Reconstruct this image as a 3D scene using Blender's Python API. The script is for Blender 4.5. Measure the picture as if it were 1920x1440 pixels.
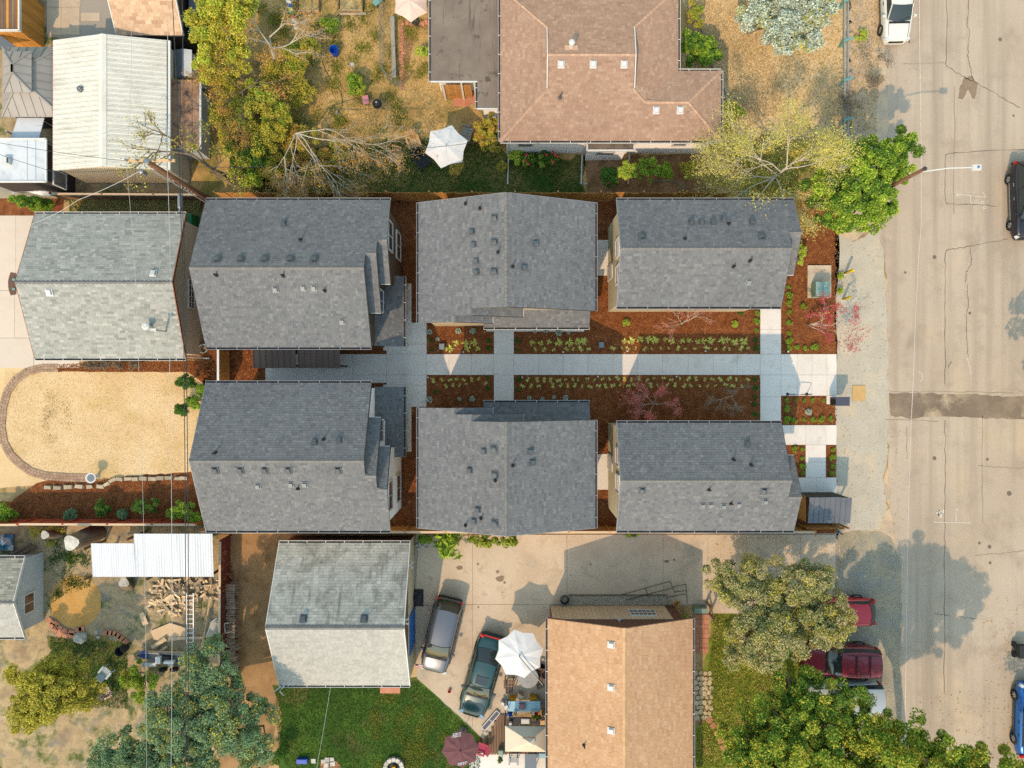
# Aerial (straight-down) view of a small cottage-court development between older house lots.
import bpy, math, random
import numpy as np
from mathutils import Vector, Matrix, Quaternion

for o in list(bpy.data.objects):
    bpy.data.objects.remove(o, do_unlink=True)
random.seed(7)
RNG = np.random.default_rng(7)
SC = bpy.context.scene
COL = SC.collection
R = math.radians
PI = math.pi

# ------------------------------------------------------------------ camera, sky, sun, exposure
CAM_H = 44.4          # drone height over the ground, metres
FPX = 1331.0          # focal length in photo pixels (1920 wide)
cam = bpy.data.cameras.new('camera')
cam.sensor_fit = 'HORIZONTAL'
cam.angle = 2*math.atan(960/FPX)
cam.clip_start = 0.1
cam.clip_end = 2000
co = bpy.data.objects.new('camera', cam)
co.location = (0, 0, CAM_H)
co.rotation_euler = (0, 0, 0)
COL.objects.link(co)
SC.camera = co

SUN_AZ, SUN_EL = 23.6, 45.3      # shadows fall 23.6 degrees east of north
world = bpy.data.worlds.new('World')
SC.world = world
world.use_nodes = True
wn = world.node_tree.nodes
wn.clear()
sky = wn.new('ShaderNodeTexSky')
sky.sky_type = 'NISHITA'
sky.sun_disc = False
sky.sun_elevation = R(SUN_EL)
sky.sun_rotation = R(180+SUN_AZ)
sky.air_density = 2.4
sky.dust_density = 1.0
bg = wn.new('ShaderNodeBackground')
bg.inputs['Strength'].default_value = 0.15
wo = wn.new('ShaderNodeOutputWorld')
world.node_tree.links.new(sky.outputs[0], bg.inputs[0])
world.node_tree.links.new(bg.outputs[0], wo.inputs[0])

sl = bpy.data.lights.new('sun', 'SUN')
sl.energy = 2.0
sl.angle = R(0.6)
sl.color = (1.0, 0.70, 0.46)
so = bpy.data.objects.new('sun', sl)
so.location = (-20, -40, 60)
so.rotation_euler = Vector((math.sin(R(SUN_AZ))*math.cos(R(SUN_EL)), math.cos(R(SUN_AZ))*math.cos(R(SUN_EL)), -math.sin(R(SUN_EL)))).to_track_quat('-Z', 'Y').to_euler()
COL.objects.link(so)

vs = SC.view_settings
vs.view_transform = 'Standard'
vs.look = 'None'
vs.gamma = 1.0
vs.use_curve_mapping = False
vs.exposure = 1.02
SC.render.engine = 'CYCLES'
SC.cycles.use_denoising = False
SC.cycles.denoiser = "OPENIMAGEDENOISE"
SC.cycles.denoising_input_passes = "RGB_ALBEDO_NORMAL"
SC.cycles.denoising_prefilter = "ACCURATE"
SC.cycles.max_bounces = 5
SC.cycles.diffuse_bounces = 3
SC.cycles.glossy_bounces = 2
SC.cycles.transmission_bounces = 3
SC.cycles.transparent_max_bounces = 4
SC.cycles.caustics_reflective = False
SC.cycles.caustics_refractive = False

# ------------------------------------------------------------------ helpers
def K(h=0.0):
    return (CAM_H-h)/FPX
def W(px, py, h=0.0):
    """point of the place seen at photo pixel (px, py) if it is h metres above the ground"""
    k = K(h)
    return ((px-960)*k, (720-py)*k, h)
def W2(px, py, h=0.0):
    return W(px, py, h)[:2]
def on_plane(px, py, pl):
    a, b, c = pl                     # z = a + b x + c y
    u, w = (px-960)/FPX, (720-py)/FPX
    s = b*u+c*w
    z = (a+s*CAM_H)/(1+s)
    return W(px, py, z)
def plane3(p, q, r):
    p, q, r = Vector(p), Vector(q), Vector(r)
    n = (q-p).cross(r-p)
    b, c = -n.x/n.z, -n.y/n.z
    return (p.z-b*p.x-c*p.y, b, c)

ILL = (1.6, 1.525, 1.585)
def _lin(v):
    v /= 255.0
    return v/12.92 if v <= 0.04045 else ((v+0.055)/1.055)**2.4
def P(r, g, b, m=1.0):
    """surface colour from how it looks in full sun in the photograph"""
    return tuple(min(0.85, _lin(v)/i*m) for v, i in zip((r, g, b), ILL))

class MB:
    def __init__(self):
        self.v = []; self.f = []; self.m = []
    def add(self, vs, fs, mi=0):
        o = len(self.v)
        self.v.extend([tuple(p) for p in vs])
        self.f.extend([tuple(i+o for i in f) for f in fs])
        self.m.extend([mi]*len(fs))
        return self
    def box(self, c, s, rz=0.0, mat=None, mi=0, taper=1.0):
        x, y, z = s[0]/2, s[1]/2, s[2]/2
        t = taper
        pts = [(-x,-y,-z),(x,-y,-z),(x,y,-z),(-x,y,-z),(-x*t,-y*t,z),(x*t,-y*t,z),(x*t,y*t,z),(-x*t,y*t,z)]
        if mat is not None:
            pts = [mat @ Vector(p) for p in pts]
        elif rz:
            ca, sa = math.cos(rz), math.sin(rz)
            pts = [(p[0]*ca-p[1]*sa, p[0]*sa+p[1]*ca, p[2]) for p in pts]
        pts = [(p[0]+c[0], p[1]+c[1], p[2]+c[2]) for p in pts]
        return self.add(pts, [(3,2,1,0),(4,5,6,7),(0,1,5,4),(1,2,6,5),(2,3,7,6),(3,0,4,7)], mi)
    def bar(self, a, b, w, h, up=(0,0,1), mi=0):
        a, b = Vector(a), Vector(b)
        d = b-a; L = d.length
        if L < 1e-6: return self
        d.normalize()
        up = Vector(up)
        s = d.cross(up)
        if s.length < 1e-4:
            s = d.cross(Vector((1,0,0)))
        s.normalize(); u = s.cross(d)
        m = Matrix((d, s, u)).transposed()
        return self.box((a+b)/2, (L, w, h), mat=m, mi=mi)
    def prism(self, poly, z0, z1, mi=0):
        n = len(poly)
        ar = sum(poly[i][0]*poly[(i+1)%n][1]-poly[(i+1)%n][0]*poly[i][1] for i in range(n))
        if ar < 0: poly = poly[::-1]
        vs = [(p[0],p[1],z0) for p in poly]+[(p[0],p[1],z1) for p in poly]
        fs = [tuple(range(n))[::-1], tuple(range(n, 2*n))]+[(i,(i+1)%n,(i+1)%n+n,i+n) for i in range(n)]
        return self.add(vs, fs, mi)
    def slab(self, poly3, t, mi=0):
        """polygon in space (counter-clockwise from above) thickened downwards"""
        n = len(poly3)
        ar = sum(poly3[i][0]*poly3[(i+1)%n][1]-poly3[(i+1)%n][0]*poly3[i][1] for i in range(n))
        if ar < 0: poly3 = poly3[::-1]
        vs = [(p[0],p[1],p[2]-t) for p in poly3]+[tuple(p) for p in poly3]
        fs = [tuple(range(n))[::-1], tuple(range(n, 2*n))]+[(i,(i+1)%n,(i+1)%n+n,i+n) for i in range(n)]
        return self.add(vs, fs, mi)
    def tube(self, pts, r, n=6, cap=True, mi=0):
        pts = [Vector(p) for p in pts]
        if not isinstance(r, (list, tuple)): r = [r]*len(pts)
        vs, fs = [], []
        ref = None
        for i, p in enumerate(pts):
            d = (pts[min(i+1, len(pts)-1)]-pts[max(i-1, 0)])
            if d.length < 1e-9: d = Vector((0,0,1))
            d.normalize()
            if ref is None:
                ref = Vector((1,0,0)) if abs(d.x) < 0.8 else Vector((0,1,0))
            s = d.cross(ref)
            if s.length < 1e-4: s = d.cross(Vector((0.3,0.5,0.8)))
            s.normalize(); u = s.cross(d); ref = -d.cross(s) if False else ref
            for k in range(n):
                a = 2*PI*k/n
                vs.append(p+(s*math.cos(a)+u*math.sin(a))*r[i])
        for i in range(len(pts)-1):
            for k in range(n):
                fs.append((i*n+k, (i+1)*n+k, (i+1)*n+(k+1)%n, i*n+(k+1)%n))
        if cap:
            fs.append(tuple(range(n)))
            fs.append(tuple(range((len(pts)-1)*n, len(pts)*n))[::-1])
        return self.add(vs, fs, mi)
    def lathe(self, prof, n=16, c=(0,0,0), mi=0, cap=True, sx=1, sy=1):
        vs, fs = [], []
        for r, z in prof:
            for k in range(n):
                a = 2*PI*k/n
                vs.append((c[0]+r*math.cos(a)*sx, c[1]+r*math.sin(a)*sy, c[2]+z))
        for i in range(len(prof)-1):
            for k in range(n):
                fs.append((i*n+k, i*n+(k+1)%n, (i+1)*n+(k+1)%n, (i+1)*n+k))
        if cap:
            fs.append(tuple(range(n))[::-1])
            fs.append(tuple(range((len(prof)-1)*n, len(prof)*n)))
        return self.add(vs, fs, mi)
    def grid(self, rows, mi=0):
        m = len(rows[0])
        vs = [p for r in rows for p in r]
        fs = [(i*m+j, i*m+j+1, (i+1)*m+j+1, (i+1)*m+j) for i in range(len(rows)-1) for j in range(m-1)]
        return self.add(vs, fs, mi)
    def build(self, name, mat, parent=None, smooth=False, label=None, cat=None, group=None, kind=None, local=False):
        off = (0,0,0)
        if parent is not None and not local:
            off = root_loc(parent)
        me = bpy.data.meshes.new(name)
        me.from_pydata([(p[0]-off[0], p[1]-off[1], p[2]-off[2]) for p in self.v], [], self.f)
        for mm in (mat if isinstance(mat, (list, tuple)) else [mat]):
            me.materials.append(mm)
        if any(self.m): me.polygons.foreach_set('material_index', self.m)
        if smooth: me.polygons.foreach_set('use_smooth', [True]*len(me.polygons))
        me.update()
        return link(name, me, parent, label, cat, group, kind)

def root_loc(o):
    x = y = z = 0.0
    while o is not None:
        x += o.location.x; y += o.location.y; z += o.location.z
        o = o.parent
    return (x, y, z)
def tag(o, label=None, cat=None, group=None, kind=None):
    if label: o['label'] = label
    if cat: o['category'] = cat
    if group: o['group'] = group
    if kind: o['kind'] = kind
    return o
def link(name, me, parent=None, label=None, cat=None, group=None, kind=None):
    o = bpy.data.objects.new(name, me)
    COL.objects.link(o)
    if parent is not None: o.parent = parent
    return tag(o, label, cat, group, kind)
def thing(name, label, cat, loc=(0,0,0), rz=0.0, group=None, scale=None):
    o = bpy.data.objects.new(name, None)
    o.empty_display_size = 0.3
    o.location = loc; o.rotation_euler = (0, 0, rz)
    if scale: o.scale = (scale,)*3
    COL.objects.link(o)
    return tag(o, label, cat, group)
ORD = ['first','second','third','fourth','fifth','sixth','seventh','eighth','ninth','tenth','eleventh','twelfth','thirteenth','fourteenth','fifteenth','sixteenth','seventeenth']
def copy_tree(o, parent=None):
    c = o.copy(); COL.objects.link(c); c.parent = parent
    for ch in list(o.children): copy_tree(ch, c)
    return c
def np_mesh(name, V, Fq, mat, nper, parent=None, smooth=False, **kw):
    """V (n,3) float, Fq (m,nper) int"""
    off = root_loc(parent) if parent is not None else (0,0,0)
    V = np.asarray(V, np.float32)-np.array(off, np.float32)
    Fq = np.asarray(Fq, np.int32)
    me = bpy.data.meshes.new(name)
    me.vertices.add(len(V)); me.vertices.foreach_set('co', V.ravel())
    me.loops.add(Fq.size); me.loops.foreach_set('vertex_index', Fq.ravel())
    me.polygons.add(len(Fq)); me.polygons.foreach_set('loop_start', np.arange(0, Fq.size, nper, dtype=np.int32))
    me.polygons.foreach_set('loop_total', np.full(len(Fq), nper, np.int32))
    me.update(calc_edges=True)
    me.polygons.foreach_set('use_smooth', np.full(len(Fq), bool(smooth)))
    me.materials.append(mat)
    return link(name, me, parent, **kw)
def in_poly(x, y, poly):
    x = np.asarray(x); y = np.asarray(y)
    r = np.zeros(x.shape, bool); n = len(poly)
    for i in range(n):
        x1, y1 = poly[i][:2]; x2, y2 = poly[(i+1)%n][:2]
        if y1 == y2: continue
        c = ((y1 > y) != (y2 > y)) & (x < (x2-x1)*(y-y1)/(y2-y1)+x1)
        r ^= c
    return r
def scatter(poly, n, rng=RNG):
    p = np.array([q[:2] for q in poly]); lo, hi = p.min(0), p.max(0)
    out = np.zeros((0, 2)); tries = 0
    while len(out) < n and tries < 30:
        q = rng.uniform(lo, hi, (n*2, 2)); tries += 1
        out = np.vstack([out, q[in_poly(q[:,0], q[:,1], poly)]])
    return out[:n]

# ------------------------------------------------------------------ materials
def _new(name):
    m = bpy.data.materials.new(name); m.use_nodes = True
    nt = m.node_tree; b = nt.nodes['Principled BSDF']
    return m, nt, b
def _ramp(nt, cols, pos=None, interp='LINEAR'):
    r = nt.nodes.new('ShaderNodeValToRGB'); e = r.color_ramp.elements
    r.color_ramp.interpolation = interp
    n = len(cols)
    for i, c in enumerate(cols):
        p = pos[i] if pos else (0.3+0.4*i/(n-1) if n > 1 else 0.5)
        if i < 2: el = e[i]; el.position = p
        else: el = e.new(p)
        el.color = (*c, 1)
    return r
def _noise(nt, vec, scale, detail=4, rough=0.6, dist=0.0):
    n = nt.nodes.new('ShaderNodeTexNoise')
    n.inputs['Scale'].default_value = scale; n.inputs['Detail'].default_value = detail
    n.inputs['Roughness'].default_value = rough; n.inputs['Distortion'].default_value = dist
    nt.links.new(vec, n.inputs['Vector'])
    return n
def _math(nt, op, a, b=None, clamp=False):
    n = nt.nodes.new('ShaderNodeMath'); n.operation = op; n.use_clamp = clamp
    for i, v in enumerate((a, b)):
        if v is None: continue
        if isinstance(v, (int, float)): n.inputs[i].default_value = v
        else: nt.links.new(v, n.inputs[i])
    return n.outputs[0]
def _mix(nt, fac, a, b, mode='MIX'):
    n = nt.nodes.new('ShaderNodeMix'); n.data_type = 'RGBA'; n.blend_type = mode
    n.clamp_factor = True
    if isinstance(fac, (int, float)): n.inputs[0].default_value = fac
    else: nt.links.new(fac, n.inputs[0])
    for i, v in ((6, a), (7, b)):
        if isinstance(v, tuple): n.inputs[i].default_value = (*v[:3], 1)
        else: nt.links.new(v, n.inputs[i])
    return n.outputs[2]
def _vec(nt, coord):
    if coord == 'pos':
        return nt.nodes.new('ShaderNodeNewGeometry').outputs['Position']
    return nt.nodes.new('ShaderNodeTexCoord').outputs['Object']
def _scaled(nt, vec, s):
    m = nt.nodes.new('ShaderNodeVectorMath'); m.operation = 'MULTIPLY'
    m.inputs[1].default_value = s
    nt.links.new(vec, m.inputs[0])
    return m.outputs[0]
def mat(name, cols, scale=2.0, rough=0.85, bump=0.0, bscale=40.0, isl=0.0, objr=0.0, metal=0.0, spec=0.3, coord='pos',
        detail=5, pos=None, fine=0.12, fscale=None, patches=None, stretch=None, coat=0.0, palette=None, streak=None, trans=None, wamp=0.28):
    """cols: colour ramp over noise; patches: [(colour, scale, threshold, softness)]; palette: per-island colours"""
    m, nt, b = _new(name)
    vec = _vec(nt, coord)
    if stretch: vec = _scaled(nt, vec, stretch)
    if palette:
        g = nt.nodes.new('ShaderNodeNewGeometry')
        rp = _ramp(nt, palette, [i/max(1, len(palette)-1) for i in range(len(palette))])
        nt.links.new(g.outputs['Random Per Island'], rp.inputs[0]); col = rp.outputs[0]
        if scale:
            nn = _noise(nt, vec, scale, 3)
            col = _mix(nt, 1.0, col, _ramp2(nt, nn.outputs['Fac'], 1-wamp, 1+wamp), 'MULTIPLY')
    elif len(cols) == 1:
        rgb = nt.nodes.new('ShaderNodeRGB'); rgb.outputs[0].default_value = (*cols[0], 1); col = rgb.outputs[0]
    else:
        n = _noise(nt, vec, scale, detail)
        rp = _ramp(nt, cols, pos); nt.links.new(n.outputs['Fac'], rp.inputs[0]); col = rp.outputs[0]
    for q in (patches or []):
        c, s, t, sf = q
        pn = _noise(nt, vec, s, 5, 0.65, 0.3)
        f = nt.nodes.new('ShaderNodeMapRange'); f.inputs[1].default_value = t-sf; f.inputs[2].default_value = t+sf
        nt.links.new(pn.outputs['Fac'], f.inputs[0])
        col = _mix(nt, f.outputs[0], col, c)
    if streak:
        c, st, t, sf = streak
        pn = _noise(nt, _scaled(nt, vec, st), 1.0, 4, 0.6)
        f = nt.nodes.new('ShaderNodeMapRange'); f.inputs[1].default_value = t-sf; f.inputs[2].default_value = t+sf
        nt.links.new(pn.outputs['Fac'], f.inputs[0])
        col = _mix(nt, f.outputs[0], col, c)
    fn = None
    if fine or bump:
        fn = _noise(nt, vec, fscale or bscale, 3, 0.7)
    if fine:
        col = _mix(nt, 1.0, col, _ramp2(nt, fn.outputs['Fac'], 1-fine*2.2, 1+fine*2.2), 'MULTIPLY')
    if isl:
        g = nt.nodes.new('ShaderNodeNewGeometry')
        col = _mix(nt, 1.0, col, _ramp2(nt, g.outputs['Random Per Island'], 1-isl, 1+isl), 'MULTIPLY')
    if objr:
        g = nt.nodes.new('ShaderNodeObjectInfo')
        col = _mix(nt, 1.0, col, _ramp2(nt, g.outputs['Random'], 1-objr, 1+objr), 'MULTIPLY')
    nt.links.new(col, b.inputs['Base Color'])
    b.inputs['Roughness'].default_value = rough
    b.inputs['Metallic'].default_value = metal
    b.inputs['Specular IOR Level'].default_value = spec
    if coat:
        b.inputs['Coat Weight'].default_value = coat; b.inputs['Coat Roughness'].default_value = 0.06
    if bump:
        bp = nt.nodes.new('ShaderNodeBump'); bp.inputs['Strength'].default_value = bump; bp.inputs['Distance'].default_value = 0.03
        nt.links.new(fn.outputs['Fac'], bp.inputs['Height']); nt.links.new(bp.outputs[0], b.inputs['Normal'])
    if trans:
        tr = nt.nodes.new('ShaderNodeBsdfTranslucent'); nt.links.new(col, tr.inputs[0])
        ms = nt.nodes.new('ShaderNodeMixShader'); ms.inputs[0].default_value = trans
        nt.links.new(b.outputs[0], ms.inputs[1]); nt.links.new(tr.outputs[0], ms.inputs[2])
        nt.links.new(ms.outputs[0], nt.nodes['Material Output'].inputs[0])
    return m
def _ramp2(nt, fac, lo, hi):
    f = nt.nodes.new('ShaderNodeMapRange'); f.clamp = False
    f.inputs[3].default_value = lo; f.inputs[4].default_value = hi
    nt.links.new(fac, f.inputs[0])
    c = nt.nodes.new('ShaderNodeCombineXYZ')
    for i in range(3): nt.links.new(f.outputs[0], c.inputs[i])
    return c.outputs[0]
def glass(name, col=(0.02,0.03,0.035), rough=0.05):
    m, nt, b = _new(name)
    b.inputs['Base Color'].default_value = (*col, 1); b.inputs['Roughness'].default_value = rough
    b.inputs['Specular IOR Level'].default_value = 0.6
    return m
# ------------------------------------------------------------------ surface materials
M = {}
M['earth'] = mat('earth', [P(150,118,78), P(196,160,112), P(224,190,138)], 0.35, 0.95, 0.5, 30, patches=[(P(120,110,60), 0.5, 0.6, 0.08)], fine=0.18)
M['asphalt'] = mat('asphalt', [P(186,166,146), P(198,179,159), P(206,188,168)], 0.12, 0.92, 0.25, 60, fine=0.10, fscale=22, detail=8,
                   patches=[(P(170,150,132), 0.5, 0.64, 0.12), (P(214,190,160), 0.2, 0.66, 0.1)], streak=(P(176,158,140), (1.2, 0.035, 1), 0.58, 0.12))
M['verge_sand'] = mat('verge_sand', [P(214,180,140), P(222,194,160), P(204,178,150)], 0.4, 0.95, 0.3, 50, fine=0.1, fscale=20, patches=[(P(186,168,150), 0.8, 0.56, 0.1)])
M['gravel_fine'] = mat('gravel_fine', [P(192,182,165), P(201,191,174), P(208,198,182)], 0.8, 0.95, 0.4, 45, fine=0.10, fscale=24, patches=[(P(216,198,172), 0.5, 0.6, 0.08)])
M['gravel_dark'] = mat('gravel_dark', [P(150,136,112), P(180,164,136), P(200,182,150)], 0.5, 0.95, 0.6, 40, fine=0.2, fscale=20, patches=[(P(150,150,146), 0.7, 0.55, 0.12)])
M['concrete'] = mat('concrete', [P(238,228,218), P(244,235,227), P(248,240,232)], 0.5, 0.85, 0.08, 60, objr=0.04, fine=0.05, patches=[(P(224,213,202), 0.9, 0.64, 0.1)])
M['drive_concrete'] = mat('drive_concrete', [P(202,178,152), P(216,194,168), P(224,204,180)], 0.45, 0.9, 0.15, 50, objr=0.03, fine=0.08, fscale=14, patches=[(P(190,166,140), 0.9, 0.63, 0.1), (P(170,160,146), 0.35, 0.66, 0.08)])
M['pink_concrete'] = mat('pink_concrete', [P(222,204,186), P(230,212,196), P(226,206,190)], 0.5, 0.9, 0.12, 50, objr=0.03, fine=0.06)
M['mulch'] = mat('mulch', [P(106,58,28), P(142,82,42), P(166,104,58)], 2.5, 0.95, 0.8, 30, fine=0.3, fscale=30)
M['chips'] = mat('chips', [], 0, 0.95, palette=[P(92,52,26), P(140,80,40), P(164,98,52), P(190,126,74), P(118,68,34), P(152,88,44)], fine=0)
M['pale_chips'] = mat('pale_chips', [], 0, 0.95, palette=[P(196,150,110), P(226,186,150), P(205,160,120)], fine=0)
M['dry_lawn'] = mat('dry_lawn', [P(228,192,142), P(236,202,154), P(241,211,166)], 0.5, 0.95, 0.5, 30, fine=0.08, fscale=18, patches=[(P(220,186,128), 0.45, 0.62, 0.1), (P(176,164,96), 0.28, 0.72, 0.05)])
M['wild_yard'] = mat('wild_yard', [P(170,136,80), P(208,168,106), P(230,194,134)], 0.55, 0.95, 0.6, 28, fine=0.24, fscale=12, patches=[(P(140,128,62), 0.45, 0.58, 0.09), (P(120,106,62), 0.8, 0.64, 0.08)])
M['dirt'] = mat('dirt', [P(150,112,74), P(176,136,92), P(192,152,108)], 0.5, 0.95, 0.4, 40, fine=0.14, fscale=16, patches=[(P(132,98,64), 0.8, 0.6, 0.1)])
M['dirt_yard'] = mat('dirt_yard', [P(150,126,96), P(194,166,126), P(212,186,146)], 0.7, 0.95, 0.6, 30, fine=0.2, fscale=14, patches=[(P(96,104,52), 0.7, 0.56, 0.07), (P(140,132,118), 1.1, 0.6, 0.07)])
M['sand_yard'] = mat('sand_yard', [P(206,150,76), P(216,164,90), P(222,174,104)], 0.8, 0.95, 0.2, 50, fine=0.06)
M['green_lawn'] = mat('green_lawn', [P(48,76,20), P(70,102,30), P(100,128,42)], 0.5, 0.95, 0.6, 30, fine=0.25, fscale=14, patches=[(P(112,100,56), 0.35, 0.62, 0.08)])
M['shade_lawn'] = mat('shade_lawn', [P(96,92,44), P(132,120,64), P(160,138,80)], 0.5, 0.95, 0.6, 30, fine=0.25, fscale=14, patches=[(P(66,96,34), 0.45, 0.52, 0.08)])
M['leafy_lawn'] = mat('leafy_lawn', [P(84,104,24), P(124,140,36), P(168,164,70)], 0.9, 0.95, 0.6, 30, fine=0.28, fscale=12, patches=[(P(176,150,90), 0.5, 0.6, 0.07)])
M['litter_soil'] = mat('litter_soil', [P(120,88,60), P(160,120,84), P(186,146,108)], 1.5, 0.95, 0.6, 30, fine=0.3, fscale=18)
M['crack'] = mat('crack', [P(124,110,97)], fine=0.2)
M['crack_faint'] = mat('crack_faint', [P(166,148,130)], fine=0.1)
M['trench_patch'] = mat('trench_patch', [P(120,104,90), P(140,122,106), P(170,150,128)], 0.35, 0.95, 0.4, 50, fine=0.15, fscale=20, patches=[(P(196,174,146), 0.4, 0.60, 0.06)])
M['stain'] = mat('stain', [P(140,118,98), P(158,136,116)], 2, 0.9, fine=0.2, fscale=20)
M['chalk'] = mat('chalk', [P(236,226,214)], fine=0.2, fscale=30)
M['line_paint'] = mat('line_paint', [P(226,216,208)], fine=0.25, fscale=10)
M['paver'] = mat('paver', [P(168,136,112), P(190,158,132)], 3, 0.9, 0.2, 50, objr=0.14, fine=0.1)
M['red_paver'] = mat('red_paver', [P(198,130,100), P(216,150,118)], 3, 0.9, 0.2, 50, objr=0.14, fine=0.1)
M['flagstone'] = mat('flagstone', [P(206,184,146), P(226,206,170)], 3, 0.9, 0.2, 40, objr=0.12, fine=0.1)
M['rock'] = mat('rock', [P(170,162,150), P(206,198,186), P(226,218,206)], 3, 0.9, 0.5, 20, objr=0.14, fine=0.15)
M['edge_stone'] = mat('edge_stone', [P(176,160,136), P(206,190,164)], 3, 0.9, 0.4, 20, objr=0.2, fine=0.15)
M['grass_dry'] = mat('grass_dry', [], 0.5, 0.95, palette=[P(228,191,138), P(238,204,154), P(244,216,170), P(232,197,145)], fine=0)
M['grass_mixed'] = mat('grass_mixed', [], 0.5, 0.95, palette=[P(166,146,80), P(222,182,116), P(196,166,98), P(238,204,144), P(148,134,70)], fine=0)
M['grass_green'] = mat('grass_green', [], 0.6, 0.9, palette=[P(48,82,20), P(76,114,32), P(108,138,44), P(60,98,26)], fine=0, trans=0.2)
M['grass_lime'] = mat('grass_lime', [], 0.6, 0.9, palette=[P(120,124,40), P(160,160,58), P(188,180,80), P(96,110,36)], fine=0, trans=0.2)

# ------------------------------------------------------------------ the ground
ZL = 0.004
def rough_edge(pts, step=0.5, amp=0.12, seed=1, closed=True):
    r = random.Random(seed); out = []
    n = len(pts)
    for i in range(n if closed else n-1):
        a, b = Vector(pts[i]), Vector(pts[(i+1)%n]); d = b-a
        k = max(1, int(d.length/step))
        for j in range(k):
            p = a+d*(j/k)
            out.append((p.x+r.uniform(-amp, amp), p.y+r.uniform(-amp, amp)))
    return out
def sheet(name, px, layer, m, amp=0.0, step=0.5, kind='structure', seed=1, parent=None, **kw):
    z = ZL*layer
    pts = [W2(x, y) for x, y in px]
    if amp: pts = rough_edge(pts, step, amp, seed)
    ar = sum(pts[i][0]*pts[(i+1)%len(pts)][1]-pts[(i+1)%len(pts)][0]*pts[i][1] for i in range(len(pts)))
    if ar < 0: pts = pts[::-1]
    b = MB(); b.add([(x, y, z) for x, y in pts], [tuple(range(len(pts)))])
    return b.build(name, m, parent, kind=kind, **kw)
def ribbon(px, w, layer, m, name, parent=None, wj=0.0, h=0.0, seed=0, **kw):
    """thin flat strip along a polyline of photo pixels"""
    r = random.Random(seed); pts = [Vector(W2(x, y)) for x, y in px]
    b = MB(); rows = []
    for i, p in enumerate(pts):
        d = pts[min(i+1, len(pts)-1)]-pts[max(i-1, 0)]; d.normalize()
        nrm = Vector((-d.y, d.x)); ww = w*(1+r.uniform(-wj, wj))/2
        rows.append([(p.x-nrm.x*ww, p.y-nrm.y*ww, ZL*layer), (p.x+nrm.x*ww, p.y+nrm.y*ww, ZL*layer)])
    b.grid(rows)
    return b.build(name, m, parent, **kw)
def jag(px, n=8, amp=2.0, seed=0):
    r = random.Random(seed); out = []
    for i in range(len(px)-1):
        (x1, y1), (x2, y2) = px[i], px[i+1]
        for j in range(n):
            t = j/n; out.append((x1+(x2-x1)*t+r.uniform(-amp, amp), y1+(y2-y1)*t+r.uniform(-amp, amp)))
    out.append(px[-1]); return out

b = MB(); b.add([(-500,-500,0),(500,-500,0),(500,500,0),(-500,500,0)], [(0,1,2,3)])
b.build('ground', M['earth'], kind='structure')
road = sheet('road', [(1652,-900),(1655,0),(1662,150),(1668,230),(1652,300),(1650,440),(1662,520),(1664,700),(1666,900),(1676,1000),(1694,1060),(1690,1200),(1692,2400),(2700,2400),(2700,-900)], 4, M['asphalt'], 0.08, 0.4)
sheet('verge', [(1652,-900),(1600,-300),(1590,0),(1596,260),(1566,300),(1566,470),(1640,430),(1664,500),(1655,560),(1664,700),(1666,860),(1656,905),(1668,950),(1640,990),(1570,995),(1570,1040),(1600,1100),(1605,1500),(1600,2400),(1720,2400),(1760,1060),(1745,900),(1760,500),(1740,200),(1722,0),(1720,-900)], 2, M['verge_sand'], 0.1, 0.4)
sheet('gravel_shoulder', [(1566,440),(1600,452),(1640,432),(1650,436),(1658,470),(1660,560),(1664,620),(1668,700),(1666,790),(1664,860),(1655,905),(1664,950),(1650,992),(1570,996),(1566,700)], 3, M['gravel_fine'], 0.07, 0.3)
sheet('parking_gravel', [(1570,998),(1650,994),(1672,1010),(1692,1060),(1688,1200),(1692,1440),(1692,1900),(1500,1900),(1545,1440),(1500,1250),(1560,1120),(1575,1060)], 3, M['gravel_dark'], 0.1, 0.4)
sheet('yard_north', [(360,-600),(1655,-600),(1655,0),(1640,300),(1560,372),(415,372),(360,372)], 1, M['wild_yard'])
sheet('yard_north_east', [(1284,-600),(1600,-600),(1592,250),(1500,262),(1400,255),(1352,240),(1284,140)], 2, M['dry_lawn'], 0.25, 0.5)
sheet('shaded_lawn', [(470,372),(470,300),(640,266),(780,262),(870,262),(940,240),(940,290),(1090,296),(1100,372)], 3, M['shade_lawn'], 0.3, 0.5)  # houses' cast shadow put into a darker lawn colour
sheet('flower_bed', [(1098,296),(1320,286),(1345,372),(1098,372)], 3, M['litter_soil'], 0.12, 0.4)
sheet('lot_west', [(-500,404),(62,404),(62,684),(-500,684)], 1, M['dirt'])
sheet('lawn', [(-600,684),(385,684),(385,900),(130,905),(-600,960)], 2, M['dry_lawn'])
sheet('shade_bed', [(-600,960),(20,940),(70,905),(92,900),(180,902),(240,892),(385,884),(385,985),(-600,985)], 3, M['mulch'], 0.06, 0.4)
sheet('mulch_strip', [(108,684),(412,676),(412,640),(430,640),(430,722),(385,722),(352,698),(108,697)], 3, M['mulch'], 0.03, 0.4)
sheet('mulch_beds', [(378,377),(1572,377),(1574,500),(1566,560),(1570,640),(1566,760),(1568,900),(1566,999),(385,999)], 3, M['mulch'], 0.03, 0.4)
sheet('yard_north_west', [(-600,-600),(360,-600),(360,372),(-600,372)], 1, M['dirt_yard'])
sheet('alley_strip', [(130,372),(380,372),(375,420),(130,420)], 3, M['shade_lawn'])
sheet('side_bed', [(-20,372),(120,372),(118,405),(-20,405)], 3, M['mulch'])
sheet('yard_south_west', [(-600,985),(412,985),(412,1900),(-600,1900)], 1, M['dirt_yard'])
sheet('dirt_lane', [(428,1000),(545,1000),(560,1015),(525,1300),(505,1440),(495,1900),(400,1900),(412,1240)], 3, M['dirt'], 0.08, 0.4)
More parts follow.
